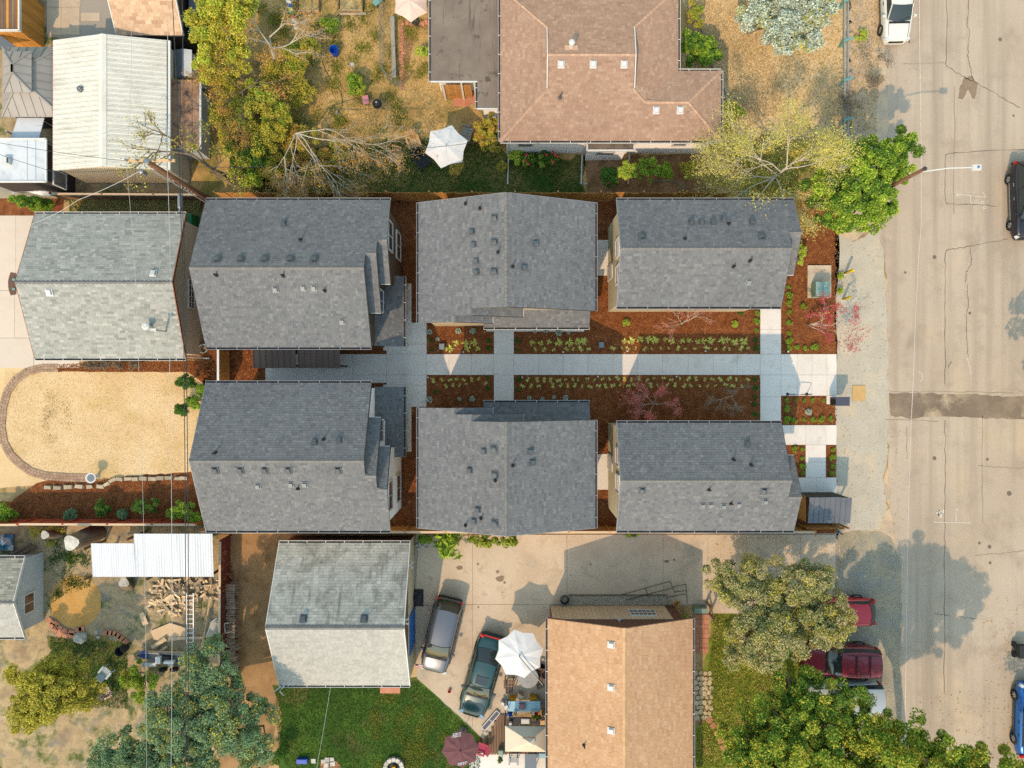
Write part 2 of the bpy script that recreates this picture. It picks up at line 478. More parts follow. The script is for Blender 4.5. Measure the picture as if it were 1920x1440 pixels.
sheet('fence_foot', [(412,985),(780,985),(780,1030),(545,1030),(412,1030)], 2, M['dirt'])
sheet('sand_circle', [(112+48*math.cos(a*PI/12)+30, 1128+50*math.sin(a*PI/12)) for a in range(24)], 3, M['sand_yard'], 0.06, 0.4)
sheet('west_grass_patch', [(92,1195),(150,1185),(240,1205),(240,1290),(180,1330),(90,1300)], 3, M['shade_lawn'], 0.2, 0.4)
sheet('south_lawn', [(512,1285),(782,1270),(905,1385),(900,1900),(560,1900),(520,1420),(530,1350)], 4, M['green_lawn'], 0.06, 0.4)
sheet('front_lawn', [(1335,1150),(1540,1150),(1560,1440),(1540,1900),(1303,1900),(1303,1300),(1330,1200)], 2, M['leafy_lawn'], 0.1, 0.4)
sheet('service_yard', [(-600,260),(130,260),(130,372),(-600,372)], 2, M['gravel_dark'])

# road details
def strip_set(items, w, m, nm, layer=5, jg=1.2, wj=0.5):
    for i, px in enumerate(items):
        ribbon(jag(px, 10, jg, i+3), w, layer, m, nm, road, wj, seed=i)
strip_set([[(1776,-40),(1774,105),(1773,122)],[(1820,-40),(1814,35),(1812,45),(1818,60),(1814,105),(1820,130),(1824,152)],[(1773,122),(1795,138),(1824,152),(1870,178),(1912,202)],
           [(1772,375),(1772,290),(1790,286),(1990,277)],[(1772,375),(1776,383),(1840,384),(1868,387)],[(1772,720),(1772,600),(1772,475),(1775,469),(1818,462),(1890,448)],
           [(1772,788),(1772,900),(1771,1010),(1771,1100),(1770,1300)],[(1818,462),(1821,490)],[(1822,484),(1820,498),(1811,510),(1810,530)],[(1814,532),(1814,556),(1816,568),(1812,590),(1813,640),(1815,668)],
           [(1778,690),(1780,682),(1783,678)],[(1752,1150),(1780,1154)],[(1796,1157),(1830,1160)]], 0.038, M['crack'], 'crack')
strip_set([[(1835,873),(1870,876),(1930,878)],[(1700,800),(1700,860)],[(1828,1040),(1880,1038),(1930,1030)],[(1690,120),(1770,118)],[(1842,780),(1842,980)],[(1790,160),(1788,400)],[(1760,790),(1660,786)],[(1668,735),(1780,734),(1900,737)]], 0.05, M['crack_faint'], 'crack')
ribbon([(1722,-300),(1724,80),(1727,300),(1727,420),(1722,480),(1716,600),(1711,735),(1708,790),(1703,950),(1700,1100),(1697,1330),(1697,1700)], 0.032, 6, M['line_paint'], 'edge_line', road, 0.4)
sheet('trench_patch', [(1668,738),(1710,736),(1770,739),(1830,738),(1880,744),(1990,742),(2100,744),(2100,788),(1980,788),(1920,786),(1840,784),(1770,781),(1710,784),(1668,780)], 5, M['trench_patch'], 0.06, 0.3, kind=None, parent=road)
sheet('oil_stain', [(1796,185),(1800,160),(1808,146),(1822,142),(1834,158),(1832,166),(1826,187),(1820,180),(1814,168),(1806,186)], 5, M['stain'], 0.05, 0.15, kind=None, parent=road)
for (x, y, r) in [(1752,482,4),(1818,587,3),(1697,511,2.5),(1752,859,4),(1855,1025,4),(1851,861,3),(1892,925,5),(1856,1055,3),(1836,1018,3),(1704,78,3),(1900,217,2.5),(1875,74,4)]:
    sheet('oil_stain', [(x+r*math.cos(a), y+r*math.sin(a)) for a in (0,1,2,3,4,5)], 5, M['crack'], 0.01, 0.1, kind=None, parent=road)
def chalk(px, w=0.03):
    ribbon(jag(px, 3, 0.5, int(px[0][0])), w, 6, M['chalk'], 'chalk_mark', road, 0.4)
chalk([(1790,364),(1820,367),(1849,370)]); chalk([(1790,364),(1800,370)]); chalk([(1842,360),(1849,370)]); chalk([(1820,367),(1819,383)]); chalk([(1819,383),(1824,379)])
for cx, cy in ((1842,380),(1846,389)):
    chalk([(cx+3*math.cos(a*0.9), cy+3*math.sin(a*0.9)) for a in range(8)], 0.03)
chalk([(1833,380),(1838,383)]); chalk([(1845,393),(1842,394)]); chalk([(1750,979),(1790,980),(1820,980)]); chalk([(1792,978),(1792,952),(1796,958)]); chalk([(1722,697),(1728,700),(1729,712),(1725,716)]); chalk([(1813,672),(1818,690),(1820,700)])
for i in range(10):
    chalk([(1755+random.uniform(0,14), 955+random.uniform(0,16)), (1758+random.uniform(0,12), 957+random.uniform(0,16))], 0.06)
tag(sheet('pale_scar', [(1826,835),(1830,835),(1824,950),(1812,955),(1818,900)], 5, M['asphalt'], 0.05, 0.2, kind=None, parent=road))

# stones and chips on the beds, grass on the lawns
def chips(name, px, n, size, m, z, label, thick=0.5, seed=1, holes=None):
    rng = np.random.default_rng(seed)
    p = scatter([W2(*q) for q in px], n, rng)
    if holes:
        ok = np.ones(len(p), bool)
        for (x0, y0, x1, y1) in holes: ok &= ~((p[:,0] > x0) & (p[:,0] < x1) & (p[:,1] > y0) & (p[:,1] < y1))
        ok |= rng.uniform(0, 1, len(p)) < 0.004
        p = p[ok]
    n = len(p)
    a = rng.uniform(0, 2*PI, n); L = rng.uniform(0.6, 1.4, n)*size; w = L*rng.uniform(0.3, 0.6, n)
    ca, sa = np.cos(a), np.sin(a)
    tz = rng.uniform(-thick, thick, (n, 2))*size
    V = np.zeros((n, 4, 3))
    for k, (sx, sy) in enumerate(((-1,-1),(1,-1),(1,1),(-1,1))):
        V[:,k,0] = p[:,0]+ca*L/2*sx-sa*w/2*sy; V[:,k,1] = p[:,1]+sa*L/2*sx+ca*w/2*sy
        V[:,k,2] = z+size*0.5+tz[:,0]*sx*0.5+tz[:,1]*sy*0.4
    return np_mesh(name, V.reshape(-1,3), np.arange(n*4).reshape(n,4), m, 4, kind='stuff', label=label)
def pebbles(name, px, n, size, m, z, label, seed=1):
    rng = np.random.default_rng(seed)
    p = scatter([W2(*q) for q in px], n, rng); n = len(p)
    a = rng.uniform(0, 2*PI, n); s = rng.uniform(0.5, 1.5, n)*size
    V = np.zeros((n, 5, 3)); F = []
    for k in range(4):
        r_ = s*rng.uniform(0.7, 1.3, n)
        V[:,k,0] = p[:,0]+np.cos(a+k*PI/2)*r_; V[:,k,1] = p[:,1]+np.sin(a+k*PI/2)*r_; V[:,k,2] = z
    V[:,4,0] = p[:,0]; V[:,4,1] = p[:,1]; V[:,4,2] = z+s*0.8
    base = np.arange(n)[:,None]*5
    F = np.concatenate([base+np.array([[k,(k+1)%4,4]]) for k in range(4)])
    return np_mesh(name, V.reshape(-1,3), F, m, 3, kind='stuff', label=label)
def grass(name, px, n, h, w, m, z, label, seed=1, clump=0):
    rng = np.random.default_rng(seed)
    poly = [W2(*q) for q in px]
    p = scatter(poly, n, rng)
    if clump:
        c = scatter(poly, clump, rng); i = rng.integers(0, len(c), n)
        p = c[i]+rng.normal(0, 0.22, (n,2)); p = p[in_poly(p[:,0], p[:,1], poly)]
    n = len(p)
    a = rng.uniform(0, 2*PI, n); hh = rng.uniform(0.5, 1.3, n)*h; ln = hh*rng.uniform(0.3, 1.3, n); ww = w*rng.uniform(0.6, 1.4, n)
    V = np.zeros((n,3,3))
    V[:,0,0] = p[:,0]-np.sin(a)*ww/2; V[:,0,1] = p[:,1]+np.cos(a)*ww/2
    V[:,1,0] = p[:,0]+np.sin(a)*ww/2; V[:,1,1] = p[:,1]-np.cos(a)*ww/2
    V[:,2,0] = p[:,0]+np.cos(a)*ln; V[:,2,1] = p[:,1]+np.sin(a)*ln
    V[:,:2,2] = z; V[:,2,2] = z+hh
    return np_mesh(name, V.reshape(-1,3), np.arange(n*3).reshape(n,3), m, 3, kind='stuff', label=label)
M['stones'] = mat('stones', [], 0, 0.95, palette=[P(166,157,142), P(192,183,166), P(208,199,184), P(178,166,148)], fine=0)
chips('west_mulch_chips', [(20,945),(92,902),(385,886),(385,984),(20,984)], 9000, 0.06, M['chips'], ZL*3, 'brown bark chips in the bed along the red fence', seed=3)
chips('strip_mulch_chips', [(110,684),(430,660),(430,716),(390,716),(352,697),(110,696)], 5000, 0.06, M['chips'], ZL*3, 'brown bark chips in the narrow bed south of the grey house', seed=4)
pebbles('gravel', [(1568,440),(1655,440),(1662,700),(1660,990),(1570,994)], 9000, 0.014, M['stones'], ZL*3, 'pale grey gravel shoulder beside the road', 2)
pebbles('parking_stones', [(1572,1000),(1690,1010),(1690,1440),(1545,1440),(1510,1250)], 14000, 0.03, M['stones'], ZL*3, 'coarse gravel of the roadside parking strip', 3)
pebbles('yard_stones', [(70,1000),(410,1000),(410,1330),(150,1330),(80,1200)], 5000, 0.03, M['stones'], ZL*1, 'loose stones in the dirt yard by the woodpile', 4)
grass('dry_grass', [(8,697),(352,699),(384,725),(384,880),(240,890),(90,890),(30,860),(6,800)], 22000, 0.03, 0.03, M['grass_dry'], ZL*2, 'dry straw coloured lawn inside the paver border', 6)
grass('lawn_weeds', [(60,740),(130,730),(140,850),(90,860)], 700, 0.05, 0.04, M['grass_mixed'], ZL*2, 'green weeds in the dry lawn', 8, clump=12)
grass('wild_grass', [(420,0),(936,0),(936,340),(470,360)], 34000, 0.08, 0.04, M['grass_mixed'], ZL, 'patchy dry grass of the back yard with the umbrellas', 9)
grass('yard_weeds', [(480,0),(808,0),(808,150),(740,250),(480,250)], 9000, 0.16, 0.05, M['grass_lime'], ZL, 'green weeds in the dry back yard', 10, clump=70)
grass('side_yard_grass', [(1284,0),(1655,0),(1640,300),(1400,330),(1300,330),(1352,260),(1352,135),(1284,130)], 22000, 0.09, 0.04, M['grass_mixed'], ZL*2, 'tall dry grass of the side yard by the road', 11)
grass('straw_grass', [(1284,0),(1400,0),(1480,200),(1400,240),(1352,135),(1300,130)], 9000, 0.12, 0.04, M['grass_dry'], ZL*2, 'straw coloured grass beside the brown hipped house', 12)
grass('lawn_grass', [(516,1288),(782,1275),(903,1388),(898,1460),(560,1460),(524,1420)], 30000, 0.08, 0.035, M['grass_green'], ZL*4, 'green lawn south of the mossy garage roof', 13)
grass('lime_tufts', [(700,1290),(782,1290),(860,1370),(820,1440),(690,1440)], 6000, 0.09, 0.04, M['grass_lime'], ZL*4, 'yellow green tufts in the south lawn', 14, clump=26)  # clumps of yellow-green blades over part of the lawn
grass('front_grass', [(1338,1152),(1540,1152),(1560,1440),(1306,1440),(1306,1390),(1336,1200)], 22000, 0.1, 0.045, M['grass_lime'], ZL*2, 'leaf strewn front lawn beside the orange roofed house', 15)
grass('shade_grass', [(480,370),(480,310),(640,270),(935,262),(935,300),(1088,300),(1095,372)], 22000, 0.1, 0.035, M['grass_green'], ZL*3, 'shaded green grass along the north fence', 16)
grass('west_grass', [(95,1195),(240,1205),(240,1330),(95,1310)], 7000, 0.1, 0.04, M['grass_green'], ZL*3, 'shaded grass beside the brick edging', 17)
grass('dirt_weeds', [(82,1000),(180,1010),(170,1100),(110,1120),(82,1190)], 1800, 0.14, 0.05, M['grass_green'], ZL, 'weeds between the pale shed and the logs', 18, clump=20)
grass('alley_grass', [(135,374),(378,374),(372,400),(135,400)], 3000, 0.1, 0.04, M['grass_mixed'], ZL*3, 'dry grass strip between the grey house and the fence', 19)
# ------------------------------------------------------------------ building kit
def roofmat(name, pal, wear=0.35, dark=None, wp=(0.6, 0.08)):
    pat = [(dark, 1.3, wp[0], wp[1])] if dark else None
    return mat(name, [], wear, 0.92, palette=pal, fine=0.10, fscale=60, patches=pat, wamp=0.14)
M['shingle_dark'] = roofmat('shingle_dark', [P(112,113,117), P(124,124,127), P(118,119,122), P(136,135,137), P(115,116,119), P(126,126,128), P(106,107,111), P(121,121,124)])
M['shingle_green'] = roofmat('shingle_green', [P(150,151,145), P(168,169,162), P(178,177,171), P(160,161,154), P(192,189,182), P(142,143,137)])
M['shingle_brown'] = roofmat('shingle_brown', [P(172,136,114), P(180,143,120), P(186,150,127), P(175,139,117), P(194,160,136), P(168,131,110)])
M['shingle_orange'] = roofmat('shingle_orange', [P(200,155,117), P(206,162,124), P(211,168,131), P(203,158,120), P(217,176,140), P(194,149,111)])
M['shingle_moss'] = mat('shingle_moss', [], 0.5, 0.95, palette=[P(176,175,166), P(190,188,180), P(183,182,173), P(200,197,188), P(168,167,159)], fine=0.12, fscale=30, patches=[(P(84,82,74), 7.0, 0.68, 0.04), (P(140,138,128), 1.2, 0.58, 0.1)], streak=(P(130,128,118), (2.4, 0.4, 0.4), 0.64, 0.08))
M['shingle_pale'] = roofmat('shingle_pale', [P(172,170,164), P(182,180,174), P(190,187,181), P(177,175,169)])
M['shingle_mottled'] = mat('shingle_mottled', [], 0.5, 0.95, palette=[P(140,136,124), P(176,170,156), P(156,150,138), P(190,184,168), P(120,116,106)], fine=0.2, fscale=30)  # darker, more mixed palette for the shed's north slope
M['shingle_tan'] = roofmat('shingle_tan', [P(206,170,138), P(222,188,156), P(214,178,146), P(190,150,122), P(228,196,164)])
M['cap_light'] = mat('cap_light', [P(204,166,140)], objr=0.12, fine=0.1)
M['cap_brown'] = mat('cap_brown', [P(186,140,114)], objr=0.12, fine=0.1)
M['cap_orange'] = mat('cap_orange', [P(224,178,134)], objr=0.12, fine=0.1)
M['cap_dark'] = mat('cap_dark', [P(128,126,126)], objr=0.1, fine=0.1)
M['sheath'] = mat('sheath', [P(110,104,98)], fine=0.1)
M['white_trim'] = mat('white_trim', [P(232,228,224), P(240,236,232)], 2, 0.6, fine=0.03)
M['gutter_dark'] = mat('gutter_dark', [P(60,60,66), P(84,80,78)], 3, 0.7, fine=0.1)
M['gutter_grey'] = mat('gutter_grey', [P(160,160,162)], fine=0.05, rough=0.5)
M['brown_siding'] = mat('brown_siding', [P(96,78,66), P(110,90,76)], 3, 0.8, objr=0.06, fine=0.06, coord='pos')
M['white_siding'] = mat('white_siding', [(0.74,0.73,0.71), (0.80,0.79,0.77)], 2, 0.7, objr=0.04, fine=0.03)
M['tan_siding'] = mat('tan_siding', [P(206,190,160), P(216,200,172)], 2, 0.75, objr=0.04, fine=0.03)
M['cream_siding'] = mat('cream_siding', [P(214,196,170), P(224,206,182)], 2, 0.75, objr=0.05, fine=0.04)
M['dark_gable'] = mat('dark_gable', [P(104,78,66), P(120,90,76)], 2, 0.8, objr=0.06, fine=0.06)
M['pale_blue_siding'] = mat('pale_blue_siding', [P(206,210,214), P(216,220,224)], 2, 0.7, objr=0.03, fine=0.03)
M['rust_trim'] = mat('rust_trim', [P(150,84,52), P(170,100,64)], 2, 0.7, fine=0.08)
M['vent_metal'] = mat('vent_metal', [P(84,90,96), P(104,110,116)], 4, 0.6, objr=0.12, fine=0.05, coord='obj')
M['vent_sunlit'] = mat('vent_sunlit', [P(128,132,136), P(146,149,152)], 4, 0.5, fine=0.05, coord='obj')  # box vents on south slopes: sunlit look put into a paler grey
M['vent_white'] = mat('vent_white', [P(222,220,218)], fine=0.03, rough=0.5)
M['black_rubber'] = mat('black_rubber', [P(48,48,52)], fine=0.05, rough=0.6)
M['pane'] = glass('pane', (0.035,0.035,0.04))
M['pane_brown'] = glass('pane_brown', (0.10,0.065,0.05), 0.15)
M['pane_grey'] = glass('pane_grey', (0.12,0.14,0.15), 0.12)

def shingles(parent, poly, m, e=0.14, wr=(0.11, 0.27), th=(0.008, 0.016), seed=0, name='shingles'):
    pts = [Vector(p) for p in poly]
    n = (pts[1]-pts[0]).cross(pts[2]-pts[0])
    for i in range(len(pts)):
        if n.length < 1e-5: n = (pts[(i+1)%len(pts)]-pts[i]).cross(pts[(i+2)%len(pts)]-pts[i])
    n.normalize()
    if n.z < 0: n = -n
    u = Vector((0,0,1)).cross(n); u.normalize(); v = n.cross(u)
    if v.z < 0: v = -v; u = -u
    q = [((p-pts[0]).dot(u), (p-pts[0]).dot(v)) for p in pts]
    v0, v1 = min(a[1] for a in q), max(a[1] for a in q)
    def span(y):
        xs = []
        for i in range(len(q)):
            (xa, ya), (xb, yb) = q[i], q[(i+1)%len(q)]
            if (ya > y) != (yb > y): xs.append(xa+(xb-xa)*(y-ya)/(yb-ya))
        return (min(xs), max(xs)) if len(xs) >= 2 else None
    r = random.Random(seed*31+5)
    V, F = [], []
    y = v0
    rows = max(1, int(round((v1-v0)/e))); e = (v1-v0)/rows
    for i in range(rows):
        ya, yb = v0+i*e, v0+(i+1)*e
        A, B = span(ya+0.004), span(yb-0.004)
        if not A and not B: continue
        A = A or B; B = B or A
        x = min(A[0], B[0])-r.uniform(0, wr[1]); xe = max(A[1], B[1])
        while x < xe:
            w = r.uniform(*wr); xn = x+w-0.006
            a0, a1 = min(max(x, A[0]), A[1]), min(max(xn, A[0]), A[1])
            b0, b1 = min(max(x, B[0]), B[1]), min(max(xn, B[0]), B[1])
            x += w
            if (a1-a0)+(b1-b0) < 0.02: continue
            t = r.uniform(*th)
            p0 = pts[0]
            dy = r.uniform(-0.008, 0.004)
            c = [p0+u*a0+v*(ya+dy)+n*t, p0+u*a1+v*(ya+dy)+n*t, p0+u*b1+v*(yb+0.01)+n*0.004, p0+u*b0+v*(yb+0.01)+n*0.004, p0+u*a0+v*(ya+dy)-n*0.002, p0+u*a1+v*(ya+dy)-n*0.002]
            o = len(V); V.extend([tuple(k) for k in c])
            F.append((o, o+1, o+2, o+3)); F.append((o+4, o+5, o+1, o))
    return np_mesh(name, V, F, m, 4, parent, kind='stuff')
def caps(parent, a, b, m, step=0.2, w=0.28, name='ridge_cap', drop=0.05):
    a, b = Vector(a), Vector(b); d = b-a; L = d.length; k = max(1, int(L/step)); d.normalize()
    s = d.cross(Vector((0,0,1))); s.normalize(); up = s.cross(d)
    if up.z < 0: up = -up
    me = None
    for i in range(k):
        p = a+d*(L*i/k); q = a+d*(L*(i+1)/k+0.02)
        mb = MB(); t0, t1 = 0.045, 0.02
        vs = []
        for c, t in ((p, t0), (q, t1)):
            vs += [c-s*w/2+up*(t-drop*w*2), c+up*(t+0.012), c+s*w/2+up*(t-drop*w*2)]
        vs += [p-s*w/2+up*(0.0-drop*w*2), p+up*0.0, p+s*w/2+up*(-drop*w*2)]
        mb.add(vs, [(0,1,4,3),(1,2,5,4),(6,7,1,0),(7,8,2,1)])
        mb.build(name, m, parent)
def gutter(parent, a, b, out, m=None, trough=None, w=0.12, hang=1.25, hm=None, ticks=True):
    a, b, out = Vector(a), Vector(b), Vector(out)
    m = m or M['white_trim']
    g = MB()
    d = (b-a).normalized()
    def off(p, o, z): return p+out*o+Vector((0,0,z))
    g.bar(off(a, w, -0.03), off(b, w, -0.03), 0.018, 0.10)
    g.bar(off(a, w/2, -0.075), off(b, w/2, -0.075), w, 0.012, mi=1)  # dark trough colour: debris, with the shade inside painted in
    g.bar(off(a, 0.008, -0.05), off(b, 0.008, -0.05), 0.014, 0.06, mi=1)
    for p in (a, b): g.bar(off(p, 0, -0.04), off(p, w, -0.04), 0.02, 0.08)
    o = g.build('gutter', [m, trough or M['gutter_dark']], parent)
    if ticks:
        L = (b-a).length; k = max(1, int(L/hang))
        hb = MB(); hb.bar((0,0,0), tuple(out*w), 0.03, 0.012)
        me = None
        for i in range(k+1):
            p = a+d*(L*(i+0.5)/(k+1))
            if me is None:
                h0 = hb.build('gutter_hanger', hm or M['white_trim'], o, local=True); me = h0
            else:
                h0 = me.copy(); COL.objects.link(h0)
            rl = root_loc(o); h0.location = (p.x-rl[0], p.y-rl[1], p.z+0.012-rl[2])
    return o
def frame_of(n, up=(0,0,1)):
    n = Vector(n).normalized(); u = Vector(up).cross(n); u.normalize()
    return u, n.cross(u), n          # right, up-ish, normal
def window(parent, c, n, w, h, pane=None, frame=None, cross=(1, 1), fw=0.07):
    """window centred at c on a vertical wall facing n: frame part with pane, sash bars as sub-parts"""
    u, v, n = frame_of(n); c = Vector(c)
    m = Matrix((u, n, v)).transposed()
    fb = MB()
    for sx in (-1, 1): fb.box(c+u*(sx*w/2)+n*0.03, (fw, 0.09, h+fw), mat=m)
    for sy in (-1, 1): fb.box(c+v*(sy*h/2)+n*0.03, (w-fw, 0.085, fw), mat=m)
    fr = fb.build('window', frame or M['white_trim'], parent)
    gb = MB(); gb.box(c+n*0.02, (w-fw*0.8, 0.03, h-fw*0.8), mat=m); gb.build('pane', pane or M['pane'], fr)
    for i in range(1, cross[0]):
        sb = MB(); sb.box(c+u*(w*(i/cross[0]-0.5))+n*0.045, (0.035, 0.03, h-fw), mat=m); sb.build('sash_bar', frame or M['white_trim'], fr)
    for i in range(1, cross[1]):
        sb = MB(); sb.box(c+v*(h*(i/cross[1]-0.5))+n*0.046, (w-fw, 0.032, 0.04), mat=m); sb.build('sash_bar', frame or M['white_trim'], fr)
    return fr
def siding(parent, n, fix, span, z0, z1, m, bh=0.19, name='siding_board'):
    """lap boards on a vertical wall; fix(t, z, off) -> point, span(z) -> (t0, t1)"""
    z = z0
    while z < z1-0.02:
        zt = min(z+bh, z1)
        a0, a1 = span(z); b0, b1 = span(zt-0.005)
        if a1-a0 > 0.05 and b1-b0 > -0.01:
            b1 = max(b1, b0+0.01)
            mb = MB()
            vs = [fix(a0, z, 0.028), fix(a1, z, 0.028), fix(b1, zt, 0.008), fix(b0, zt, 0.008), fix(a0, z, 0.0), fix(a1, z, 0.0), fix(b1, zt, 0.0), fix(b0, zt, 0.0)]
            mb.add(vs, [(0,1,2,3),(4,5,1,0),(1,5,6,2),(3,2,6,7),(4,0,3,7)])
            mb.build(name, m, parent)
        z = zt
def vent(roof, px, py, pl, kind='box', m=None, s=1.0):
    s *= 0.86
    p = Vector(on_plane(px, py, pl))
    n = Vector((-pl[1], -pl[2], 1)).normalized()
    u = Vector((0,0,1)).cross(n)
    if u.length < 1e-4: u = Vector((1,0,0))
    u.normalize(); v = n.cross(u)
    T = Matrix((u, v, n)).transposed()
    def pt(a, b_, c): return p+u*a+v*b_+n*c
    mb = MB()
    if kind == 'pipe':
        mb.lathe([(0.13*s,0.0),(0.12*s,0.04),(0.06*s,0.12),(0.052*s,0.14),(0.052*s,0.42*s),(0.04*s,0.42*s),(0.04*s,0.36*s)], 10, p-Vector((0,0,0.02)))
        return mb.build('vent_pipe', m or M['black_rubber'], roof)
    if kind == 'turtle':
        mb.box(pt(0,0,0.035), (0.46*s,0.46*s,0.03), mat=T)
        rows = []
        for i in range(6):
            a = i/5; rr = []
            for j in range(7):
                q = 2*j/6-1
                rr.append(pt(q*0.19*s*(1-0.25*a**3), (a-0.5)*0.38*s, 0.05+0.13*s*math.sqrt(max(0, 1-abs(q)**2.6))*(0.25+0.75*math.sin(min(1, a*1.0+0.22)*PI*0.62))))
            rows.append(rr)
        mb.grid(rows)
        a = rows[0]; mb.add([*a, pt(-0.19*s,-0.19*s,0.04), pt(0.19*s,-0.19*s,0.04)], [(7,8,6,5,4,3,2,1,0)])
        return mb.build('roof_vent', m or M['vent_metal'], roof, smooth=False)
    mb.box(pt(0,0,0.035), (0.36*s,0.40*s,0.028), mat=T)
    mb.box(pt(0,0.02*s,0.10), (0.26*s,0.28*s,0.12), mat=T, taper=0.86)
    return mb.build('roof_vent', m or M['vent_metal'], roof)

def stepped_house(label, mp, s0, s1, t0, t1, ze, zr, bumps, wallm, sid_end=None, sid_start=None, seed=0, oh=0.3, e=0.14, gut=True, loc=None, base_wall=None):
    """gable house whose end steps back in lower gables that share one slope. mp(s,t)->(x,y)"""
    tm = (t0+t1)/2; sl = (zr-ze)/abs(t1-tm); sg = 1 if t1 > t0 else -1
    def q(s, t, z): x, y = mp(s, t); return (x, y, z)
    zs = lambda t: ze+abs(t1-t)*sl
    c = mp((s0+s1)/2, tm)
    root = thing('dark_roofed_house', label, 'house', (c[0], c[1], 0))
    S = [s1]+[b_[0] for b_ in bumps]
    poly = [q(s0, t1, ze), q(S[-1], t1, ze)]
    for i in range(len(bumps)-1, -1, -1):
        tr = bumps[i][1]
        poly += [q(S[i+1], tr, zs(tr)), q(S[i], tr, zs(tr))]
    poly += [q(s1, tm, zr), q(s0, tm, zr)]
    lows = [[q(s0, t0, ze), q(s1, t0, ze), q(s1, tm, zr), q(s0, tm, zr)]]
    ds = 1 if s1 > s0 else -1
    for i, (se, tr, te) in enumerate(bumps):
        zb = zs(tr)-abs(tr-te)*sl
        lows.append([q(S[i]-ds*oh, te, zb), q(se, te, zb), q(se, tr, zs(tr)), q(S[i]-ds*oh, tr, zs(tr))])
    rb = MB()
    rb.slab([(p[0], p[1], p[2]-0.004) for p in poly], 0.14)
    for l in lows: rb.slab([(p[0], p[1], p[2]-0.004) for p in l], 0.14)
    roof = rb.build('roof', M['sheath'], root)
    for i, l in enumerate([poly]+lows): shingles(roof, l, M['shingle_dark'], e, seed=seed*10+i)
    caps(roof, q(s0, tm, zr), q(s1, tm, zr), M['cap_dark'], 0.22, 0.26, drop=0.18)
    for i, (se, tr, te) in enumerate(bumps): caps(roof, q(S[i], tr, zs(tr)), q(se, tr, zs(tr)), M['cap_dark'], 0.22, 0.24, drop=0.18)
    # walls
    def block(sa, sb, ta, tb, tr, zrid, nm='wall', m=wallm):
        ia, ib = ta+sg*oh, tb-sg*oh
        zt = lambda t: zrid-abs(t-tr)*sl-0.17
        sec = [(ia, 0), (ib, 0), (ib, zt(ib)), (tr, zrid-0.17), (ia, zt(ia))]
        vs = [q(sa, t, z) for t, z in sec]+[q(sb, t, z) for t, z in sec]
        mb = MB(); mb.add(vs, [(0,1,2,3,4),(9,8,7,6,5)]+[(i, (i+1)%5+0, (i+1)%5+5, i+5) for i in range(5)])
        w = mb.build(nm, m, root)
        return w, ia, ib, zt
    ends = []
    w, ia, ib, zt = block(s0+ds*oh, s1-ds*oh, t0, t1, tm, zr)
    ends.append((w, s1-ds*oh, ia, ib, tm, zr, zt)); first = (w, s0+ds*oh, ia, ib, tm, zr, zt)
    for i, (se, tr, te) in enumerate(bumps):
        w, ia, ib, zt = block(S[i]-ds*oh-ds*0.05, se-ds*oh, te, t1, tr, zs(tr))
        ends.append((w, se-ds*oh, ia, ib, tr, zs(tr), zt))
    def do_siding(E, dirn, m, bh):
        w, s, ia, ib, tr, zrid, zt = E
        lo, hi = min(ia, ib), max(ia, ib)
        def span(z):
            d = max(0.0, (zrid-0.17-z))/sl
            return (max(lo, tr-d), min(hi, tr+d))
        siding(w, None, lambda t, z, o: q(s+dirn*(o+0.001), t, z), span, 0.2, zrid-0.2, m, bh)
    if sid_end: 
        for E in ends: do_siding(E, ds, sid_end[0], sid_end[1])
    if sid_start: do_siding(first, -ds, sid_start[0], sid_start[1])
    # rake trim
    for (sa, tt, tr) in [(s0, t0, tm), (s0, t1, tm)]:
        tb = MB(); tb.bar(q(s0-ds*0.012, tt, ze-0.09), q(s0-ds*0.012, tr, zr-0.09), 0.025, 0.17); tb.build('rake_trim', M['gutter_grey'] if wallm is not M['brown_siding'] else M['gutter_dark'], roof)
    tb = MB(); tb.bar(q(s1+ds*0.012, t0, ze-0.09), q(s1+ds*0.012, tm, zr-0.09), 0.025, 0.17); tb.build('rake_trim', M['gutter_dark'], roof)
    for i, (se, tr, te) in enumerate(bumps):
        zb = zs(tr)-abs(tr-te)*sl
        tb = MB(); tb.bar(q(se+ds*0.012, te, zb-0.09), q(se+ds*0.012, tr, zs(tr)-0.09), 0.025, 0.17); tb.build('rake_trim', M['gutter_dark'], roof)
        tb = MB(); tb.bar(q(S[i]-ds*0.02, te-sg*0.012, zb-0.07), q(se, te-sg*0.012, zb-0.07), 0.03, 0.15); tb.build('fascia', M['white_trim'], roof)
    # gutters
    o1 = Vector(mp(s0, t1+sg*1.0))-Vector(mp(s0, t1)); o1 = Vector((o1.x, o1.y, 0))
    if gut:
        gutter(root, q(s0, t1, ze-0.02), q(S[-1], t1, ze-0.02), o1, m=M['gutter_grey'], hm=M['gutter_grey'])
        gutter(root, q(s0, t0, ze-0.02), q(s1, t0, ze-0.02), -o1, m=M['gutter_grey'], hm=M['gutter_grey'])
    pl_hi = plane3(q(s0, t1, ze), q(s1, t1, ze), q(s0, tm, zr))
    pl_lo = plane3(q(s0, t0, ze), q(s1, t0, ze), q(s0, tm, zr))
    return dict(root=root, roof=roof, hi=pl_hi, lo=pl_lo, q=q, ends=ends, first=first)
def shed_roof(root, pts, m, t=0.1, e=0.14, seed=3, shing=True, name='porch_roof'):
    mb = MB(); mb.slab([(p[0], p[1], p[2]-0.004) for p in pts], t)
    r = mb.build(name, M['sheath'], root)
    if shing: shingles(r, pts, m, e, seed=seed)
    return r
def post(root, x, y, z0, z1, m, w=0.12, name='post'):
    mb = MB(); mb.box((x, y, (z0+z1)/2), (w, w, z1-z0)); return mb.build(name, m, root)

ke = K(5.7)
